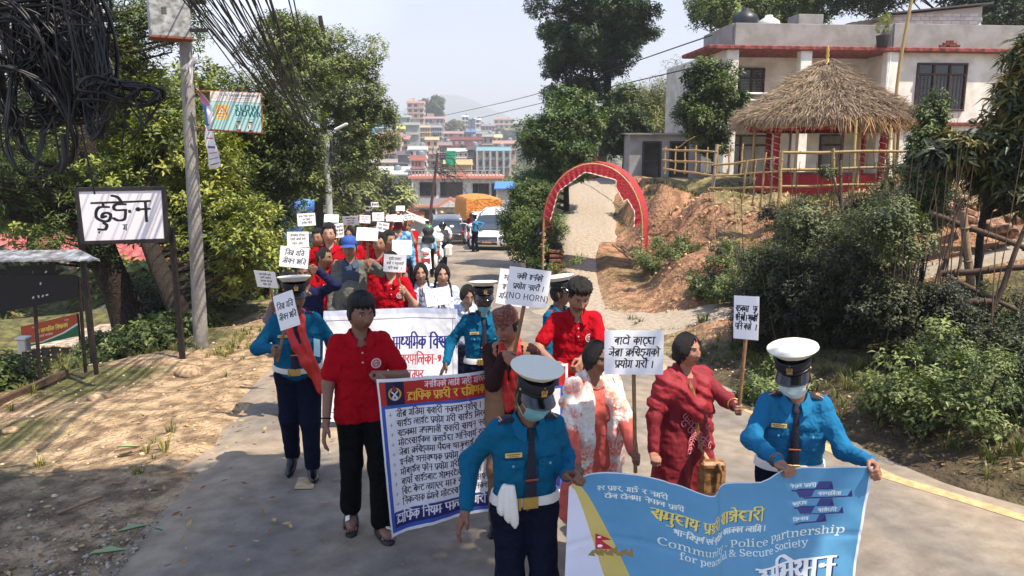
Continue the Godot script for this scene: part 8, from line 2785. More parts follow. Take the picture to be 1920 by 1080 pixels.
	var rules:=["तीब्र गतिमा सवारी नचलाउनुहोस् ।","साईड लाईट प्रयोग गरी साईड मिरर हेरेर","सडकमा जथाभावी सवारी साधन नरोकौं ।","मोटरसाईकल चलाउँदा अनिवार्य रुपमा","जेब्रा क्रसिङ्गमा पैदल यात्रुलाई बाटो","हर्नको अनावश्यक प्रयोग नगरौं ।","मोबाईल फोन प्रयोग गरी सवारी साधन","बायाँ साईडबाट ओभरटेक नगरौं ।","सिट बेल्ट लगाएर मात्र सवारी साधन","निकज्याक ढंगले मोटरसाईकल नचलाऔं"]
	for k in 10:
		var y:=248+k*64
		write(im,"+",84,y,34,Color(0.55,0.56,0.64),0.9)
		write(im,rules[k],140,y,40,Color(0.08,0.075,0.13),0.95,0.88)
	write(im,"ट्राफिक नियम पालना गरौं ।",80,930,56,Color(0.95,0.95,0.97),1.2,0.95)
	banner("rules_banner","white traffic rules banner with red heading held in the second row",[Vector3(-0.84,1.22,-4.62),Vector3(-0.58,1.19,-4.78),Vector3(-0.28,1.18,-4.9),Vector3(0,1.16,-5.1),Vector3(0.4,1.12,-5.35)],[Vector3(-0.76,0.2,-4.56),Vector3(-0.56,0.2,-4.72),Vector3(-0.27,0.2,-4.86),Vector3(0.02,0.19,-5.05),Vector3(0.4,0.17,-5.35)],im,{"wave":0.014,"creases":[0.5],"hcreases":[0.5]})
	# school banner
	im=blank(900,700,Color(0.94,0.945,0.965))
	for q in [[26,60,848,4],[26,60,4,600],[846,60,4,600],[26,640,820,4]]: im.fill_rect(Rect2i(q[0],q[1],q[2],q[3]),Color(0.15,0.2,0.45))
	im.fill_rect(Rect2i(0,0,900,34),Color(0.82,0.84,0.93))
	write(im,"श्री दक्षिणकाली माध्यमिक विद्यालय",40,250,72,Color(0.1,0.12,0.5),1.0,0.72); write(im,"सूर्यविनायक नगरपालिका-९",215,348,56,Color(0.75,0.15,0.2),1.0,0.78); write(im,"भक्तपुर",505,440,52,Color(0.72,0.15,0.25),1.0,0.78)
	write(im,"६",470,520,44,Color(0.1,0.1,0.2)); write(im,"सडक सुरक्षा कार्यक्रम",150,590,50,Color(0.1,0.12,0.5),1.0,0.8)
	banner("school_banner","white school banner with blue and red lettering in the third row",[Vector3(-1.84,1.08,-7.4),Vector3(-1.35,1.1,-7.4),Vector3(-0.94,1.11,-7.4),Vector3(-0.53,1.11,-7.35)],[Vector3(-1.88,-0.02,-7.3),Vector3(-1.37,-0.01,-7.3),Vector3(-0.95,0.01,-7.3),Vector3(-0.53,0.05,-7.25)],im,{"wave":0.012})
# ---------------------------------------------------------------- the march
# a figure whose head (or cap) reaches the given point
func walker(label: String,top: Vector3,o: Dictionary) -> Dictionary:
	var d:=-top.z
	var y:=land(top.x,d)
	if top.x>tab(LEFT,d) and top.x<tab(RIGHT,d): y=road_y(d)+0.05
	o.label=label
	o.at=Vector3(top.x-o.get("dx",0.0),y,top.z-o.get("dz",0.0))
	var cap: float=o.get("cap",0.02)
	o.h=clampf((top.y-y-cap)*1.0,1.42,1.9)
	if not o.has("cell"): o.cell=0.0105 if d<5.6 else 0.013 if d<8.0 else 0.017 if d<10.0 else 0.026
	o.leg_cell=0.013 if d<7.0 else 0.026
	return person(o)
const UP:=Vector3(0,1,0)
const TOWARD:=Vector3(0.1,0.1,1)
func build_march() -> void:
	var fold:={"bump":"folds","cm":1.0,"scale":1.8,"spec":0.18}
	var weave:=func(key: String,c: Color) -> StandardMaterial3D: return M(key,c,0.88,fold)
	var blue: Material=weave.bind("police_blue",rgb(18,88,122)).call()
	var blue2: Material=weave.bind("police_blue_light",rgb(34,104,146)).call()
	var navy: Material=weave.bind("navy_trousers",rgb(20,24,42)).call()
	var red: Material=weave.bind("red_polo",rgb(158,14,28)).call()
	var black: Material=weave.bind("black_trousers",rgb(17,17,19)).call()
	var khaki: Material=weave.bind("khaki_trousers",rgb(120,96,74)).call()
	var school: Material=weave.bind("school_shirt",rgb(186,194,214)).call()
	var dark:=Color(0.18,0.088,0.055); var brown:=Color(0.31,0.16,0.1); var fair:=Color(0.44,0.25,0.17)
	var curly:=M("hair_curly",rgb(18,15,14),0.6,{"bump":"speck","cm":0.8,"scale":14.0})
	var g: G
	# front officer on the left
	var f:=walker("officer in a pale blue face mask looking down, front left corner of the blue banner",Vector3(0.06,1.63,-3.42),{"yaw":14.0,"cap":0.015,"dz":0.06,"lean":7.0,"head":[8,13,-3],"top":blue,"legs":navy,"hair":"under","bare_chest":false,"w":0.98,"look":{"skin":dark},"step":0.4,
		"L":[Vector3(0.29,1.14,-3.3),Vector3(-0.5,0.55,0.2),Vector3(0.9,-0.1,0.5),Vector3(0.35,-1.0,-0.3)],"R":Vector3(-0.29,0.82,0.03)})
	officer(f,{"shirt":blue,"stripes":2}); peaked_cap(f,0.0,0.98); mask(f,rgb(112,166,176))
	g=G.new()
	for k in 3: g.tube(curve([front_of(f.tor+f.leg,-0.115+k*0.012,0.955,0.045)+Vector3(0,0,0.016),front_of(f.tor+f.leg,-0.13+k*0.02,0.9,0.045)+Vector3(0,0,0.03),front_of(f.leg,-0.135+k*0.03,0.8-0.03*k,0.045)+Vector3(0,0,0.02)],5),[0.012,0.016,0.018,0.018,0.02,0.022,0.022,0.024,0.024,0.02,0.006],7)
	part(f.root,"belt_cloth",g,M("belt_white",Color.WHITE))
	# front officer on the right
	f=walker("sergeant with chevrons and a white face mask gripping the right end of the blue banner",Vector3(1.5,1.57,-3.86),{"head_size":1.12,"yaw":-12.0,"cap":0.0,"dz":0.1,"lean":9.0,"head":[-16,10,7],"top":blue2,"legs":navy,"hair":"under","bare_chest":false,"w":1.1,"look":{"skin":brown},"step":-0.3,
		"R":[Vector3(1.32,1.11,-3.5),Vector3(-0.95,-0.15,0.2),Vector3(0.35,-0.35,0.9),Vector3(-1.0,-0.6,0.1)],"L":[Vector3(1.72,1.1,-3.48),Vector3(-0.3,0.8,0.1),Vector3(-0.1,0.1,1.0),Vector3(0.3,-1.0,0.0)]})
	officer(f,{"shirt":blue2,"stripes":3,"chevron":true}); peaked_cap(f,0.0,0.98); mask(f,rgb(196,216,216))
	g=G.new()
	for k in 2: g.tube(ring_pts(f.W["R"]-(f.W["R"]-f.E["R"]).normalized()*(0.012+0.012*k),(f.W["R"]-f.E["R"]).normalized(),0.036),0.0035,5)
	part(f.root,"bracelet",g,M("bracelet_brass",rgb(128,104,76),0.4,{"metal":0.6}))
	# woman in the pale shawl
	var coral: Material=M("coral_kurta",rgb(188,84,72),0.8,{"bump":"folds","cm":0.9,"scale":1.1})
	f=walker("woman in a white shawl printed with coral flowers, holding up a placard",Vector3(0.48,1.4,-4.42),{"f":true,"yaw":24.0,"head":[12,4,0],"top":coral,"top_name":"kurta","legs":coral,"hair":"parted","hem":0.42,"flare":0.115,"w":1.06,"look":{"skin":Color(0.2,0.095,0.06),"lines":1.2},"step":0.3,
		"L":[Vector3(0.69,0.9,-4.12),UP,Vector3(0.25,0.2,1.0),Vector3(0.8,-0.9,0.0)],"R":[Vector3(0.36,0.84,-4.05),Vector3(1,0,0),Vector3(0,0.1,1.0)]})
	var im:=blank(512,512,Color(0.9,0.87,0.83))
	var r:=RandomNumberGenerator.new()
	r.seed=61
	for k in 74:
		var cx:=r.randf()*512; var cy:=r.randf()*512
		for q in 9:
			var a:=TAU*q/9.0
			disc(im,cx+cos(a)*20*r.randf_range(0.5,1.3),cy+sin(a)*20*r.randf_range(0.5,1.3),r.randf_range(5,13),Color(0.84,0.42,0.34).lerp(Color(0.9,0.62,0.56),r.randf()))
	for k in 60: disc(im,r.randf()*512,r.randf()*512,r.randf_range(2,5),Color(0.62,0.4,0.42))
	var shawl_m:=M("flower_shawl",Color.WHITE,0.85,{"map":ImageTexture.create_from_image(im),"scale":2.0,"bump":"folds","cm":0.9,"scale_b":1.0})
	shawl(f,shawl_m,"flowers",0.02)
	g=G.new()
	g.tube(neck_loop(f,0.085,0.05),0.0022,5)
	part(f.root,"necklace",g,M("beads_red",rgb(150,40,36),0.4))
	g=G.new()
	g.ball(f.hx*(on_face(0.0,0.043,f.look)+Vector3(0,0,0.001)),Vector3(0.0045,0.0045,0.002),Basis(),8,5)
	part(f.root,"forehead_mark",g,M("mark_red",rgb(120,16,20),0.6))
	# woman in maroon
	var maroon: Material=M("maroon_dress",rgb(116,12,28),0.75,{"bump":"folds","cm":0.9,"scale":1.1})
	f=walker("woman in a maroon dress and shawl with a tan shoulder bag, holding up a placard",Vector3(1.07,1.46,-4.62),{"f":true,"yaw":26.0,"head":[10,-4,0],"top":maroon,"top_name":"dress","legs":maroon,"hair":"bun","hem":0.42,"flare":0.12,"w":1.12,"look":{"skin":Color(0.34,0.165,0.11),"lines":1.3},"step":-0.3,
		"L":[Vector3(1.28,1.16,-4.22),UP,Vector3(0.15,0.3,1.0),Vector3(0.9,-0.9,0.0)],"R":[Vector3(0.82,0.68,-4.3),Vector3(1,0,0),Vector3(0,0,1.0),Vector3(-1,-0.6,-0.4)]})
	shawl(f,M("maroon_shawl",rgb(134,12,30),0.7,{"bump":"folds","cm":1.0,"scale":1.2,"rim":0.4}),"cowl",0.0)
	g=G.new()
	for k in 40:
		var x:=0.0+0.22*r.randf()-0.08; var y:=0.72+0.36*r.randf()
		var sp:=[]
		for q in 14:
			var a:=q*0.55
			var rad:=0.028*(1.0-q/16.0)
			sp.append(front_of(f.tor,x+cos(a)*rad,y+sin(a)*rad,0.05)+Vector3(0,0,0.007))
		g.tube(sp,0.0032,4)
	part(f.root,"embroidery",g,M("thread_pale",rgb(206,120,130),0.7))
	g=G.new()
	g.tube([f.hx*Vector3(0.012,0.112,0.05),f.hx*Vector3(0.004,0.098,0.078),f.hx*Vector3(0.0,0.082,0.089)],[0.003,0.004,0.004],6)
	part(f.root,"hair_parting",g,M("mark_red",Color.WHITE))
	g=G.new()
	for k in 2: g.tube(ring_pts(f.W["L"]-(f.W["L"]-f.E["L"]).normalized()*(0.02+0.01*k),(f.W["L"]-f.E["L"]).normalized(),0.037),0.003,5)
	part(f.root,"bangle",g,M("gold",Color.WHITE))
	var bag:=thing("shoulder_bag","small tan leather shoulder bag hanging at the maroon woman's hip","bag",Vector3(1.21,0.65,-4.42))
	g=G.new()
	g.box(Vector3(0.165,0.2,0.075),at(Vector3(0,0.0,0)),0.03)
	var tanm:=M("bag_leather",rgb(164,118,70),0.5,{"map":"blotch","scale":5.0})
	part(bag,"pouch",g,tanm)
	g=G.new()
	g.box(Vector3(0.15,0.05,0.085),at(Vector3(0,0.1,0.006)),0.015); g.tube([Vector3(0.02,0.12,0.05),Vector3(0.045,0.06,0.062),Vector3(0.04,0.0,0.06)],[0.012,0.01,0.006],6)
	part(bag,"flap",g,tanm)
	g=G.new()
	var li: Vector3=f.root.transform.affine_inverse()*bag.position
	var strap:=[bag.position+Vector3(0,0.09,0.0)]
	for k in 7:
		var q:=k/6.0
		strap.append(f.root.transform*(front_of(f.tor,lerpf(li.x,-0.03,q),lerpf(li.y+0.16,1.16,q),0.05)+Vector3(0,0,0.012)))
	rows_strap(g,strap,bag.position)
	part(bag,"strap",g,tanm)
	# young man at the left end of the rules banner
	f=walker("young man in a red polo shirt and black trousers at the rules banner's left end",Vector3(-1,1.7,-4.95),{"yaw":18.0,"head":[16,8,0],"top":red,"legs":black,"hair":"fringe","sleeve":"short","hem":0.83,"flare":0.118,"w":0.98,"fold":0.005,"look":{"skin":dark*1.15,"stubble":0.25},"step":0.55,"shoes":false,"cuff":0.075,
		"L":[Vector3(-0.84,1.2,-4.68),Vector3(-0.6,0.6,0.3),Vector3(0.6,0.1,0.8),Vector3(0.8,-1.0,0.1)],"R":Vector3(-0.25,0.815,0.12)})
	polo(f,red)
	sandals(f,0.55)
	g=G.new()
	g.tube(ring_pts(f.W["R"]-(f.W["R"]-f.E["R"]).normalized()*0.03,(f.W["R"]-f.E["R"]).normalized(),0.03),0.004,6)
	part(f.root,"wristband",g,black)
	# elder with the cloth cap
	var brownsleeve: Material=weave.bind("dark_sleeve",rgb(52,34,36)).call()
	f=walker("elderly man in a patterned cloth cap, tan waistcoat and red scarf, holding a placard",Vector3(-0.01,1.63,-5),{"yaw":-6.0,"head":[-26,16,0],"cap":0.05,"top":brownsleeve,"legs":khaki,"hair":"under","w":1.0,"hem":0.8,"look":{"skin":Color(0.27,0.125,0.078),"lines":2.4,"moustache":true,"moustache_col":Color(0.3,0.28,0.26),"seed":3.0},"step":-0.4,
		"R":[Vector3(0.01,1.32,-4.7),Vector3(0.3,0.95,0.0),Vector3(0.5,0.2,0.8),Vector3(-0.25,-1.0,0.0)],"L":Vector3(0.24,0.85,0.08)})
	waistcoat(f,M("tan_waistcoat",rgb(142,106,78),0.85,{"bump":"folds","cm":0.7,"scale":1.2}))
	scarf(f,M("red_scarf",rgb(206,44,36),0.55,{"bump":"folds","cm":0.8,"scale":1.4,"rim":0.4,"back":Color(0.4,0.1,0.08)}),0.34)
	g=G.new()
	var rows:=[]
	for q in [[0.04,0.087,0.0],[0.075,0.09,0.0],[0.11,0.087,0.004],[0.135,0.078,0.01],[0.15,0.05,0.012],[0.153,0.0,0.012]]:
		var row:=PackedVector3Array()
		for k in 36:
			var a:=TAU*k/36.0
			row.append(f.hx*Vector3(sin(a)*q[1]*0.93,q[0]+0.016*sin(a)*(q[0]/0.15)+0.02*(1.0 if q[0]>0.1 and q[1]>0.06 else 0.0)*cos(a+0.6),cos(a)*q[1]*1.16+q[2]-0.006))
		rows.append(row)
	g.grid(rows,true)
	im=blank(256,256,Color(0.42,0.24,0.2))
	for k in 420: im.fill_rect(Rect2i(r.randi() % 256,r.randi() % 256,3+r.randi() % 8,3+r.randi() % 5),[Color(0.6,0.42,0.36),Color(0.28,0.13,0.12),Color(0.68,0.5,0.42)][k % 3])
	part(f.root,"cloth_cap",g,M("topi_print",Color.WHITE,0.8,{"map":ImageTexture.create_from_image(im),"scale":3.0}))
	# young man with curly hair at the right end
	f=walker("curly-haired young man in a red polo, looking down at the rules banner's right end",Vector3(0.49,1.67,-5.85),{"yaw":6.0,"head":[6,20,0],"cap":0.025,"lean":3.0,"top":red,"legs":black,"hair":"curly","hair_mat":curly,"sleeve":"short","hem":0.83,"flare":0.118,"look":{"skin":brown,"stubble":0.55,"moustache":true,"seed":2.0},"step":-0.5,
		"R":[Vector3(0.34,1.1,-5.4),Vector3(-0.9,0.3,0.2),Vector3(0.4,-0.1,0.9),Vector3(-1,-0.8,0)],"L":[Vector3(0.46,1.07,-5.42),Vector3(-0.3,0.8,0.3),Vector3(-0.4,0.0,0.9),Vector3(1,-0.8,0)]})
	polo(f,red)
	# officers of the second row
	f=walker("officer with his face mask pulled under the chin, behind the elder",Vector3(-0.25,1.5,-6.55),{"yaw":8.0,"cap":0.045,"head":[4,4,0],"top":blue,"legs":navy,"hair":"under","bare_chest":false,"look":{"skin":Color(0.075,0.036,0.024)},"step":0.4,"R":Vector3(-0.33,0.86,0.1)})
	officer(f,{"shirt":blue,"stripes":2}); peaked_cap(f); mask(f,rgb(120,176,186),true)
	f=walker("officer turned to the right behind the curly-haired young man",Vector3(0.41,1.51,-6.75),{"yaw":58.0,"cap":0.045,"head":[20,0,0],"top":blue,"legs":navy,"hair":"under","bare_chest":false,"look":{"skin":dark},"step":-0.4})
	officer(f,{"shirt":blue,"stripes":2}); peaked_cap(f)
	f=walker("stout officer in a red scarf holding a placard before his face, left side",Vector3(-1.73,1.62,-6.05),{"yaw":10.0,"cap":0.045,"head":[12,4,0],"top":blue,"legs":navy,"hair":"under","bare_chest":false,"belly":0.045,"w":1.1,"look":{"skin":dark,"moustache":true},"step":0.5,"shoes":true,
		"R":[Vector3(-1.77,1.12,-5.66),Vector3(0.12,1,0.05),Vector3(0.25,0.1,1.0),Vector3(-1,-0.8,-0.2)],"L":Vector3(0.33,0.88,0.06)})
	officer(f,{"shirt":blue,"stripes":2,"tie":true}); peaked_cap(f)
	scarf(f,M("red_scarf",Color.WHITE),0.52,true)
	g=G.new()
	g.box(Vector3(0.075,0.14,0.004),chest_spot(f,0.155,1.16,0.02))
	part(f.root,"name_card",g,M("card_cyan",rgb(170,214,222),0.4))
	# girls in school uniform
	f=walker("schoolgirl looking down beside the officer with the lowered mask",Vector3(-0.45,1.31,-7.5),{"f":true,"yaw":8.0,"head":[10,22,0],"top":school,"legs":navy,"hair":"parted","look":{"skin":fair},"step":0.3})
	collar(f,school)
	for q in [["schoolgirl with two braids and a striped tie, left of the pair behind the school banner",Vector3(-1.02,1.4,-8.55),"braid",null,4.0],["schoolgirl holding a placard at her chest, right of the pair behind the school banner",Vector3(-0.75,1.44,-8.2),"braid",[Vector3(-0.75,0.93,-7.95),UP,Vector3(0.1,0.2,1)],8.0]]:
		f=walker(q[0],q[1],{"f":true,"yaw":q[4],"head":[2,2,0],"cell":0.013,"top":school,"legs":navy,"hair":q[2],"look":{"skin":fair},"step":0.3,"R":q[3]})
		collar(f,school)
		var tie:=on_chest(f,[Vector2(0,1.4),Vector2(0,1.36),Vector2(0,1.2),Vector2(0,1.08)],[0.03,0.028,0.05,0.055],0.012)
		part(f.root,"tie",tie,M("striped_tie",Color.WHITE,0.7,{"map":stripes(),"scale":9.0}))
	# man in the blue cap
	var jacket: Material=weave.bind("grey_jacket",rgb(104,104,98)).call()
	var slate: Material=weave.bind("slate_polo",rgb(68,80,98)).call()
	f=walker("man in a blue baseball cap and open grey jacket, smiling among the red shirts",Vector3(-1.95,1.63,-9.25),{"cell":0.014,"yaw":8.0,"cap":0.04,"head":[-6,2,0],"top":jacket,"top_name":"jacket","legs":khaki,"hair":"under","belly":0.02,"hem":0.84,"look":{"skin":brown},"step":0.4,
		"L":[Vector3(-1.7,1.33,-9),UP,Vector3(0.0,0.3,1.0),Vector3(1,-0.8,-0.2)]})
	g=nets(f.tor.slice(0,6).map(func(q): return [q[0]+Vector3(0,0,0.02),q[1]+Vector3(0,0,0.02),q[2]*0.98,q[3]*0.96]),0.016,0.045,[Plane(Vector3.RIGHT,0.105),Plane(Vector3.LEFT,0.105),Plane(Vector3.BACK,0.5),Plane(Vector3.FORWARD,0.0)])
	part(f.root,"polo_shirt",g,slate)
	collar(f,slate)
	baseball_cap(f,M("cap_blue",rgb(40,76,150),0.8))
	# the red shirts
	var rp:=[["red-shirted man with cropped hair turning to his left, behind the stout officer",Vector3(-2.3,1.47,-9.3),14.0,58.0,"cropped",null],["tall red-shirted man with thick black hair, left edge of the crowd",Vector3(-2.56,1.62,-10.8),4.0,4.0,"short",[Vector3(-2.8,1.28,-10.55),UP,Vector3(-0.1,0.3,1)]],["red-shirted man whose face is hidden by a crumpled placard",Vector3(-1.32,1.53,-8.35),6.0,2.0,"short",[Vector3(-1.17,1.17,-8.05),UP,Vector3(0.2,0.2,1)]],
		["red-shirted woman just right of the blank bright placard",Vector3(-1.76,1.55,-10.2),0.0,4.0,"short",null],["red-shirted man with thick hair, second right of the blank bright placard",Vector3(-1.76,1.51,-10.9),10.0,34.0,"short",null],["red-shirted man peering out left of the tall man",Vector3(-3.01,1.43,-12),0.0,-6.0,"short",null],["red-shirted woman behind the blue-capped man",Vector3(-2.45,1.52,-11.6),0.0,8.0,"bun",[Vector3(-2.6,1.29,-11.4),UP,Vector3(0,0.3,1)]],
		["red-shirted marcher right behind the blue-capped man's raised hand",Vector3(-2.43,1.4,-12.2),0.0,0.0,"short",[Vector3(-2.29,1.41,-12),UP,Vector3(0,0.3,1)]],["red-shirted marcher under the row of small placards",Vector3(-2.4,1.41,-13.4),4.0,0.0,"short",[Vector3(-2.29,1.31,-13.2),UP,Vector3(0,0.3,1)]],["red-shirted marcher at the right side of the column, beside the man in pale blue",Vector3(-2.11,1.37,-15.5),10.0,10.0,"short",[Vector3(-2.06,1.12,-15.2),UP,Vector3(0,0.3,1)]],
		["dark-haired marcher at the tail of the column, leftmost head",Vector3(-3.48,1.29,-19.5),0.0,0.0,"short",[Vector3(-3.59,1.12,-19.3),UP,Vector3(0,0.3,1)]],["marcher at the tail of the column, middle head",Vector3(-3.24,1.26,-19),0.0,10.0,"bun",null],["dark-haired marcher at the tail of the column, rightmost head",Vector3(-2.84,1.3,-18.5),0.0,10.0,"short",[Vector3(-2.67,1.13,-18.3),UP,Vector3(0,0.3,1)]],["marcher hidden behind the small placards in the middle of the column",Vector3(-3.07,1.33,-16.5),0.0,0.0,"short",[Vector3(-2.16,1.25,-12.9),UP,Vector3(0,0.3,1)]]]
	for q in rp:
		f=walker(q[0],q[1],{"yaw":q[2],"head":[q[3],3,0],"top":red,"legs":black if int(q[1].x*10) % 2 else khaki,"hair":q[4],"sleeve":"short","hem":0.83,"f":q[4]=="bun","look":{"skin":[brown,fair,dark*1.3][absi(int(q[1].x*31)) % 3],"seed":q[1].x},"step":0.4 if int(q[1].z*10) % 2 else -0.4,"L":q[5] if q[5] and q[5][0].x>q[1].x else null,"R":q[5] if q[5] and q[5][0].x<=q[1].x else null,"group":""})
		polo(f,red)
	# others
	var track: Material=weave.bind("navy_tracksuit",rgb(32,36,64)).call()
	f=walker("person in a navy track jacket, face hidden by the slogan placard",Vector3(-2.09,1.52,-7.7),{"yaw":6.0,"top":track,"top_name":"jacket","legs":track,"hair":"short","look":{"skin":dark},"L":[Vector3(-1.96,1.48,-7.45),Vector3(0.2,1,0),Vector3(0,0.3,1),Vector3(1,-0.8,0)],"step":0.3})
	f=walker("dark-haired person half hidden behind the stout officer's cap",Vector3(-2.32,1.41,-7.9),{"yaw":0.0,"top":weave.bind("grey_top",rgb(120,110,116)).call(),"legs":navy,"hair":"bun","f":true,"look":{"skin":dark},"R":[Vector3(-2.37,1.11,-7.55),Vector3(-0.15,1,0),Vector3(0,0.3,1)],"step":0.3})
	f=walker("marcher in a pale blue patterned jacket, white cap and dark red face cloth",Vector3(-2.15,1.46,-14.6),{"cell":0.02,"yaw":10.0,"cap":0.03,"top":M("sky_jacket",Color.WHITE,0.8,{"map":noise_tex(19,0.02,rgb(40,84,130),rgb(128,186,222),256,2,FastNoiseLite.TYPE_SIMPLEX_SMOOTH,0.45),"scale":1.5}),"top_name":"jacket","legs":navy,"hair":"short","look":{"skin":brown},"step":0.3})
	baseball_cap(f,M("cap_pale",rgb(214,204,196),0.8))
	mask(f,rgb(96,30,40))
	# riders and the officer at the cars
	f=walker("motorcyclist with a black backpack and a green and white helmet, riding away",Vector3(-2.34,0.41,-21.6),{"cell":0.018,"yaw":184.0,"lean":8.0,"top":weave.bind("sky_shirt",rgb(140,178,206)).call(),"legs":black,"hair":"none","look":{"skin":brown},"step":0.0,"cap":0.03})
	helmet(f,M("helmet_green",rgb(60,130,60),0.3,{"clear":0.8}),M("helmet_white",rgb(220,224,205),0.3))
	g=nets([[Vector3(-0.08,1.34,-0.17),Vector3(0.08,1.34,-0.17),0.085],[Vector3(-0.09,1.08,-0.18),Vector3(0.09,1.08,-0.18),0.1],[Vector3(-0.08,1.15,-0.25),Vector3(0.08,1.15,-0.25),0.06],[Vector3(0,1.2,-0.17),Vector3(0,1.3,-0.18),0.12]],0.02,0.05)
	part(f.root,"backpack",g,M("bag_black",rgb(30,30,33),0.7,{"bump":"folds","cm":0.6,"scale":2.0}))
	f=walker("police rider in a grey shirt and black helmet, riding away on the white motorcycle",Vector3(-2.22,0.44,-24.6),{"cell":0.018,"yaw":178.0,"lean":5.0,"w":1.1,"top":weave.bind("grey_shirt",rgb(74,74,80)).call(),"legs":navy,"hair":"none","look":{"skin":brown},"step":0.0,"cap":0.03})
	helmet(f,M("helmet_black",rgb(22,22,24),0.25,{"clear":0.8}),null)
	f=walker("traffic officer standing in the road before the white SUV with hands behind his back",Vector3(-1.5,0.14,-31.5),{"cell":0.018,"yaw":-120.0,"cap":0.045,"top":M("police_bright",rgb(30,120,172),0.75),"legs":navy,"hair":"under","look":{"skin":dark},"step":0.3,"L":Vector3(0.1,0.98,-0.2),"R":Vector3(-0.1,0.98,-0.2)})
	peaked_cap(f)
	f=walker("rider in maroon with a dark helmet on the motorcycle beside the SUV",Vector3(-1.89,-0.15,-36.2),{"cell":0.024,"yaw":8.0,"cap":0.03,"top":weave.bind("maroon_jacket",rgb(110,24,40)).call(),"legs":black,"hair":"none","look":{"skin":brown},"step":0.0})
	helmet(f,M("helmet_black",Color.WHITE),null)
	f=walker("man in a straw-coloured cap seen above the dark car's roof",Vector3(-4.27,-0.87,-47),{"cell":0.03,"yaw":20.0,"top":weave.bind("maroon_jacket",Color.WHITE).call(),"legs":black,"hair":"short","look":{"skin":brown},"step":0.2})
	baseball_cap(f,M("cap_straw",rgb(222,186,140),0.8))
	f=walker("woman in a pink top and orange-red skirt standing beyond the red arch",Vector3(3.46,2.71,-33.5),{"cell":0.024,"f":true,"yaw":160.0,"top":weave.bind("pink_top",rgb(206,66,116)).call(),"legs":weave.bind("orange_skirt",rgb(214,78,50)).call(),"leg_name":"skirt","hair":"bun","look":{"skin":brown},"step":0.1})
	build_placards()
func rows_strap(g: G,pts: Array,o: Vector3) -> void:
	var rows:=[]
	for p in pts:
		rows.append(PackedVector3Array([p-o+Vector3(-0.011,0,0),p-o+Vector3(0,0,0.003),p-o+Vector3(0.011,0,0)]))
	g.grid(rows)
func ring_pts(c: Vector3,n: Vector3,r: float) -> Array:
	var b:=frame(n,Vector3(0.2,0.3,1))
	var out:=[]
	for k in 19: out.append(c+b*Vector3(cos(TAU*k/18.0)*r,0,sin(TAU*k/18.0)*r))
	return out
func neck_loop(f: Dictionary,r: float,drop: float) -> Array:
	var out:=[]
	for k in 25:
		var a:=lerpf(-2.6,2.6,k/24.0)
		var x:=sin(a)*r*0.75
		var y:=1.43-drop*(1.0+cos(a))*0.5
		out.append(front_of(f.tor,x*f.s,y*f.s)+Vector3(0,0,0.004) if absf(a)<1.6 else f.U.call(x,y,-0.02*absf(a)))
	return out
func stripes() -> ImageTexture:
	var im:=blank(64,64,Color(0.5,0.52,0.6))
	for k in 4: fill_poly(im,[Vector2(k*32-64,0),Vector2(k*32-50,0),Vector2(k*32+14,64),Vector2(k*32,64)],Color(0.2,0.2,0.3))
	return ImageTexture.create_from_image(im)
# cloth laid round the shoulders: «flowers» hangs down both sides, «cowl» crosses the chest and falls over one shoulder
func shawl(f: Dictionary,m: Material,kind: String,spread: float) -> void:
	var s: float=f.s
	var l:=[]
	var U: Callable=f.U
	for side: float in [-1.0,1.0]:
		var key:="R" if side<0 else "L"
		l.append([U.call(side*0.045,1.44,-0.045),U.call(side*0.17,1.375,-0.01),0.048*s,0.066*s])
		l.append([U.call(0,1.4,-0.075),U.call(side*0.14,1.25,-0.085),0.06*s,0.075*s])
		l.append([U.call(side*0.05,1.43,0.0),U.call(side*0.095,1.3,0.1),0.036*s,0.05*s])
		if kind=="flowers":
			l.append([f.S[key],f.S[key].lerp(f.E[key],0.95),0.064*s,0.07*s])
			l.append([U.call(side*0.095,1.3,0.1),U.call(side*(0.09+spread),1.05,0.12),0.045*s,0.05*s])
			l.append([U.call(side*(0.09+spread),1.05,0.12),U.call(side*(0.1+spread),0.75,0.12),0.05*s,0.052*s])
			l.append([U.call(side*(0.1+spread),0.75,0.12),U.call(side*(0.11+spread),0.5,0.1),0.052*s,0.05*s])
			l.append([f.S[key].lerp(f.E[key],0.4)+Vector3(0,-0.04,0.02),U.call(side*(0.13+spread),0.85,0.05),0.075*s,0.08*s])
	if kind=="cowl":
		l.append([U.call(0.095,1.33,0.09),U.call(0.02,1.21,0.155),0.05*s,0.055*s])
		l.append([U.call(-0.1,1.32,0.09),U.call(-0.02,1.19,0.15),0.05*s,0.05*s])
		l.append([U.call(-0.17,1.33,0.04),U.call(0.0,1.13,0.15),0.055*s,0.045*s])
		l.append([U.call(0.13,1.34,0.06),U.call(0.1,1.17,0.15),0.06*s,0.05*s])
		l.append([U.call(-0.17,1.37,0.0),U.call(-0.235,1.22,0.0),0.08*s,0.082*s])
		l.append([U.call(0.17,1.36,-0.02),U.call(0.22,1.2,-0.03),0.078*s,0.07*s])
		l.append([U.call(0.24,1.1,-0.05),U.call(0.25,0.62,-0.02),0.06*s,0.075*s])
	var g:=nets(l,0.0095,0.045*s)
	if kind=="flowers":drape(g,0.0065,Vector3(1,0.1,0.5),88.0)
	else: drape(g,0.006,Vector3(0.55,0.8,0.1),84.0)
	part(f.root,"shawl",g,m)
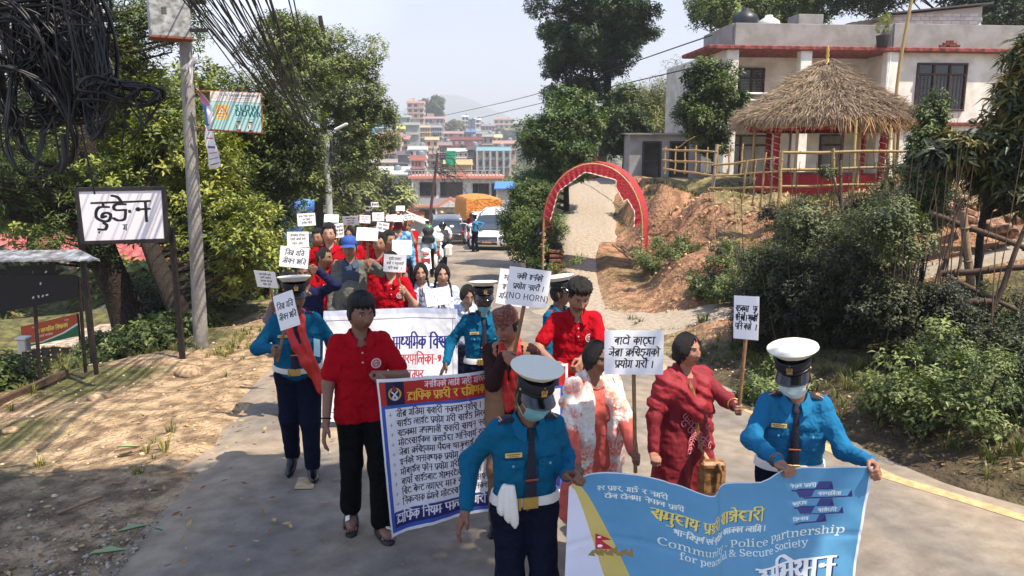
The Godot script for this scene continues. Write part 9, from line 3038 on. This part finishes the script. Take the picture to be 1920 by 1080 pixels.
func waistcoat(f: Dictionary,m: Material) -> void:
	var l: Array=f.tor.slice(0,6).map(func(q): return [q[0],q[1],q[2]+0.014,q[3]+0.012])
	var g:=nets(l,0.0115,0.045,[Plane(Vector3.DOWN,-0.8*f.s)])
	# opened down the front: drop what lies near the middle
	var keep:=PackedInt32Array()
	for k in range(0,g.ix.size(),3):
		var c:=(g.v[g.ix[k]]+g.v[g.ix[k+1]]+g.v[g.ix[k+2]])/3.0
		if c.z>0.03 and absf(c.x)<0.03+0.06*smoothstep(1.05,1.45,c.y/f.s): continue
		if absf(c.x)>f.sx*f.s*0.98 and c.y>1.2*f.s: continue
		keep.append_array([g.ix[k],g.ix[k+1],g.ix[k+2]])
	g.ix=keep
	rumple(g,0.003)
	part(f.root,"waistcoat",g,m)
func scarf(f: Dictionary,m: Material,long: float,wide:=false) -> void:
	var l:=[]
	for side: float in [-1.0,1.0]:
		var pts:=[f.U.call(0.0,1.47,-0.075),f.U.call(side*0.06,1.455,-0.02),f.U.call(side*0.06,1.4,0.07)]
		var n:=5
		for k in n:
			var y:=1.33-long*k/(n-1.0)
			var p:=front_of(f.tor+f.leg,(side*(0.05-0.012*k)+(0.05*k if wide else 0.0))*f.s,y*f.s)
			pts.append(p+Vector3(0,0,0.014))
		for k in pts.size()-1: l.append([pts[k],pts[k+1],0.02+0.0025*k,0.022+0.003*k] if wide else [pts[k],pts[k+1],0.022,0.024])
	var g:=nets(l,0.0095,0.02)
	drape(g,0.004,Vector3(1,0.25,0),130.0)
	part(f.root,"scarf",g,m)
func sandals(f: Dictionary,st: float) -> void:
	for side: float in [-1.0,1.0]:
		var q:=st*side
		var x: float=side*0.095*f.s
		var b:=Basis(Vector3.UP,side*0.12)*Basis(Vector3.RIGHT,0.4*maxf(0.0,-q))
		var xf:=Transform3D(b,Vector3(x,0.0+0.055*maxf(0.0,-q),0.2*q*f.s))
		var g:=G.new()
		shoe(g,xf*at(Vector3(0,0.0,0)),0.28,0.105,0.035)
		var so:=part(f.root,"sandal",g,M("sandal_sole",rgb(30,29,30),0.7))
		g=G.new()
		var rows:=[]
		for j in 5:
			var row:=PackedVector3Array()
			for i in 9:
				var a:=PI*i/8.0
				row.append(xf*Vector3(cos(a)*0.054,0.022+sin(a)*(0.055-0.004*j),0.03+0.022*j))
			rows.append(row)
		g.grid(rows)
		part(so,"strap",g,M("sandal_strap",rgb(24,24,25),0.5))
		g=G.new()
		g.box(Vector3(0.03,0.004,0.05),xf*at(Vector3(side*0.022,0.077,0.075),Basis(Vector3.BACK,-side*0.4)))
		part(so,"badge",g,M("plate_white",rgb(230,228,224),0.6))
		g=G.new()
		g.ball(xf*Vector3(0,0.045,0.07),Vector3(0.042,0.03,0.1),b,10,6); g.ball(xf*Vector3(0,0.05,-0.02),Vector3(0.036,0.045,0.05),b,10,6)
		for k in 5: g.ball(xf*Vector3((k-2)*0.017*-side,0.04,0.168-0.006*k),Vector3(0.009 if k else 0.013,0.01,0.02),b,6,4)
		part(f.root,"foot",g,M("foot_skin",(f.look.skin as Color).linear_to_srgb(),0.6))
func baseball_cap(f: Dictionary,m: Material) -> void:
	var g:=G.new()
	g.lathe([Vector2(0.087,0.045),Vector2(0.089,0.07),Vector2(0.083,0.1),Vector2(0.062,0.125),Vector2(0.03,0.138),Vector2(0.0,0.14)],24,f.hx*Transform3D(Basis().scaled(Vector3(1,1,1.16)),Vector3.ZERO))
	var rows:=[]
	for j in 4:
		var row:=PackedVector3Array()
		for i in 11:
			var a:=lerpf(-0.95,0.95,i/10.0)
			row.append(f.hx*Vector3(sin(a)*(0.088+j*0.006),0.052-j*0.007-0.014*a*a,cos(a)*0.1+j*0.026*cos(a)))
		rows.append(row)
	g.grid(rows)
	part(f.root,"cap",g,m)
func helmet(f: Dictionary,m: Material,band) -> void:
	var g:=G.new()
	g.ball(f.hx*Vector3(0,0.012,-0.005),Vector3(0.128,0.145,0.145),f.hx.basis.orthonormalized(),20,14)
	var h:=part(f.root,"helmet",g,m)
	g=G.new()
	var rows:=[]
	for j in 5:
		var row:=PackedVector3Array()
		for i in 13:
			var a:=lerpf(-1.2,1.2,i/12.0)
			row.append(f.hx*Vector3(sin(a)*0.132,lerpf(0.05,-0.06,j/4.0),cos(a)*0.148-0.005))
		rows.append(row)
	g.grid(rows)
	part(h,"visor",g,M("car_glass",rgb(38,44,46),0.06,{"spec":0.8,"clear":1.0}))
	if band:
		g=G.new()
		g.lathe([Vector2(0.127,-0.05),Vector2(0.1335,-0.03),Vector2(0.1335,0.0),Vector2(0.13,0.02)],24,f.hx*Transform3D(Basis(Vector3.RIGHT,0.2).scaled(Vector3(1,1,1.13)),Vector3(0,0.02,0)))
		part(h,"stripe",g,band)
func build_placards() -> void:
	var nice:=TOWARD
	placard("crisp white placard about the zebra crossing, held by the woman in the flowered shawl",["बाटो काट्दा","जेब्रा क्रसिङ्गको","प्रयोग गरौं ।"],Vector3(0.67,1.52,-4.13),Vector2(0.325,0.245),Vector3(0.69,0.95,-4.1),Vector3(0.0,0.1,1),{"em":40,"thick":0.012})
	placard("white placard on a long stick held high by the woman in maroon",["सडकमा आफू","पनि बचौं । अरूलाई","पनि बचाऔं ।"],Vector3(1.3,1.7,-4.2),Vector2(0.15,0.24),Vector3(1.28,1.18,-4.2),Vector3(-0.75,0.1,0.75),{"top":0.5,"gap":0.62,"roll":5,"tail":0.03})
	placard("white no horn placard tilted above the elder's cloth cap",["चर्को हर्नको","प्रयोग नगरौं ।","(NO HORN)"],Vector3(0.1,1.78,-4.72),Vector2(0.262,0.235),Vector3(0.01,1.33,-4.72),Vector3(0.1,0.1,1),{"roll":-8,"em":40,"thick":0.014,"tail":0.05})
	placard("white placard half hidden behind the no horn placard",["अनावश्यक","हर्न नबजाऔं","गति कम गरौं"],Vector3(0.02,1.62,-5.6),Vector2(0.25,0.26),Vector3(-0.05,1.14,-5.6),Vector3(-0.1,0.1,1),{"roll":-8,"tail":0.1})
	placard("slanting white placard held in front of the stout officer's face",["तिव्र गति","जीवन क्षति"],Vector3(-1.67,1.45,-5.62),Vector2(0.2,0.265),Vector3(-1.75,1.15,-5.64),Vector3(-0.45,0.12,0.9),{"roll":20,"em":66,"tail":0.1,"gap":0.62})
	placard("white slogan placard held up before the face of the person in the navy jacket",["तिव्र गति","जीवन क्षति"],Vector3(-2.1,1.61,-7.4),Vector2(0.275,0.2),Vector3(-1.96,1.48,-7.45),Vector3(0.05,0.1,1),{"roll":-6,"em":54,"tail":0.05})
	placard("grey shaded placard at the far left of the march, on a reddish stick",["लापरवाही नगरौं","सवारी चलाउँदा","मोबाइल फोनको","प्रयोग नगरौं"],Vector3(-2.43,1.37,-7.55),Vector2(0.255,0.175),Vector3(-2.37,1.11,-7.55),Vector3(-0.35,-0.25,0.9),{"roll":-1,"tail":0.08})
	placard("white placard above the slogan placard at the left edge of the crowd",["सडकमा दौडदा","दायाँ बायाँ हेरौं","ज्यान जोगाऔं"],Vector3(-2.39,1.65,-8.6),Vector2(0.235,0.17),Vector3(-2.36,1.34,-8.6),nice,{})
	placard("white placard at the upper left of the crowd, raised by the tall man",["सडक नियम पालना","गर्न सिकौं","सुरक्षित हिँडौं"],Vector3(-2.79,1.71,-10.5),Vector2(0.24,0.17),Vector3(-2.8,1.29,-10.55),nice,{"roll":3})
	placard("pale placard catching the sun behind the tall red-shirted man",["सुरक्षित सडक","हाम्रो चाहना"],Vector3(-2.8,1.6,-12),Vector2(0.22,0.13),Vector3(-2.79,1.35,-12),Vector3(0.1,0.5,0.9),{"roll":-2,"em":14})
	placard("grey-backed placard in the middle of the back row, in shade",["ट्राफिक नियमको","पालना गरौं","ज्यान जोगाऔं"],Vector3(-2.4,1.61,-11.5),Vector2(0.235,0.14),Vector3(-2.59,1.29,-11.4),Vector3(0.0,-0.3,1),{"roll":2})
	placard("small white placard half behind the tall man's shoulder",["गाडी चलाउँदा","मोबाइल फोनको","प्रयोग नगरौं"],Vector3(-2.46,1.52,-10.9),Vector2(0.165,0.2),Vector3(-2.48,1.24,-10.9),nice,{"roll":4})
	placard("blank-looking bright placard above the blue-capped man's raised hand",["सवारी चलाउँदा","सजग होऔं"],Vector3(-1.68,1.67,-8.95),Vector2(0.245,0.165),Vector3(-1.69,1.35,-8.98),Vector3(0.1,0.55,0.85),{"roll":-3,"ink":Color(0.8,0.79,0.76),"thick":0.016})
	placard("white placard overlapping the right side of the blank bright one",["लेन मिचेर","सवारी नचलाऔं"],Vector3(-2.11,1.41,-12.6),Vector2(0.2,0.155),Vector3(-2.17,1.14,-12.7),nice,{"roll":-10})
	placard("small white placard left of centre in the back row",["हेल्मेट लगाएर","मोटरसाईकल","चलाऔं"],Vector3(-2.28,1.59,-12),Vector2(0.165,0.125),Vector3(-2.29,1.39,-12),nice,{"roll":-3})
	placard("tall white placard in the middle of the back row",["सुरक्षित","यात्रा गरौं"],Vector3(-2.28,1.53,-13.2),Vector2(0.2,0.145),Vector3(-2.29,1.3,-13.2),nice,{"em":26})
	placard("bare white placard right of centre in the back row",["सचेत बनौं"],Vector3(-2.18,1.44,-14),Vector2(0.185,0.125),Vector3(-2.18,1.18,-14),Vector3(0.1,0.5,0.9),{"ink":Color(0.82,0.82,0.8),"em":20})
	placard("small white placard at the right end of the back row",["सडक नियम","पालना गरौं"],Vector3(-2.06,1.35,-15.3),Vector2(0.17,0.12),Vector3(-2.06,1.12,-15.2),nice,{"roll":6})
	placard("little white placard at the tail of the column, upper left",["गति कम गरौं"],Vector3(-3.43,1.33,-19.4),Vector2(0.185,0.125),Vector3(-3.47,1.09,-19.4),nice,{})
	placard("little grey placard at the tail of the column, leftmost",["होसियार बनौं"],Vector3(-3.57,1.24,-19.3),Vector2(0.16,0.125),Vector3(-3.58,1.04,-19.3),Vector3(0.1,-0.3,1),{})
	placard("little white placard at the tail of the column, rightmost",["सचेत होऔं"],Vector3(-2.62,1.32,-18.2),Vector2(0.2,0.125),Vector3(-2.67,1.13,-18.3),Vector3(0.1,0.5,0.9),{"ink":Color(0.8,0.8,0.78)})
	placard("white placard with faint red lettering above the crumpled one",["ट्राफिक बत्ती","हेरेर बाटो","काटौं"],Vector3(-1.29,1.51,-9),Vector2(0.225,0.185),Vector3(-1.3,1.2,-8.95),Vector3(0.1,0.5,0.9),{"ink":Color(0.62,0.42,0.42),"roll":-2})
	placard("crumpled grey placard hiding the face of a red-shirted man",["दुर्घटनाबाट","बचौं र अरूलाई","पनि बचाऔं ।"],Vector3(-1.23,1.46,-8.05),Vector2(0.235,0.185),Vector3(-1.17,1.17,-8.05),Vector3(0.1,0.0,1),{"roll":-4,"bow":0.09,"paper":Color(0.86,0.86,0.88)})
	placard("white placard held low at a schoolgirl's chest",["पैदल यात्री","सडक पेटीबाट","हिँडौं"],Vector3(-0.78,1.12,-7.95),Vector2(0.245,0.185),Vector3(-0.75,0.87,-7.97),Vector3(0.1,0.4,0.9),{"roll":8,"ink":Color(0.5,0.5,0.52),"tail":0.0})
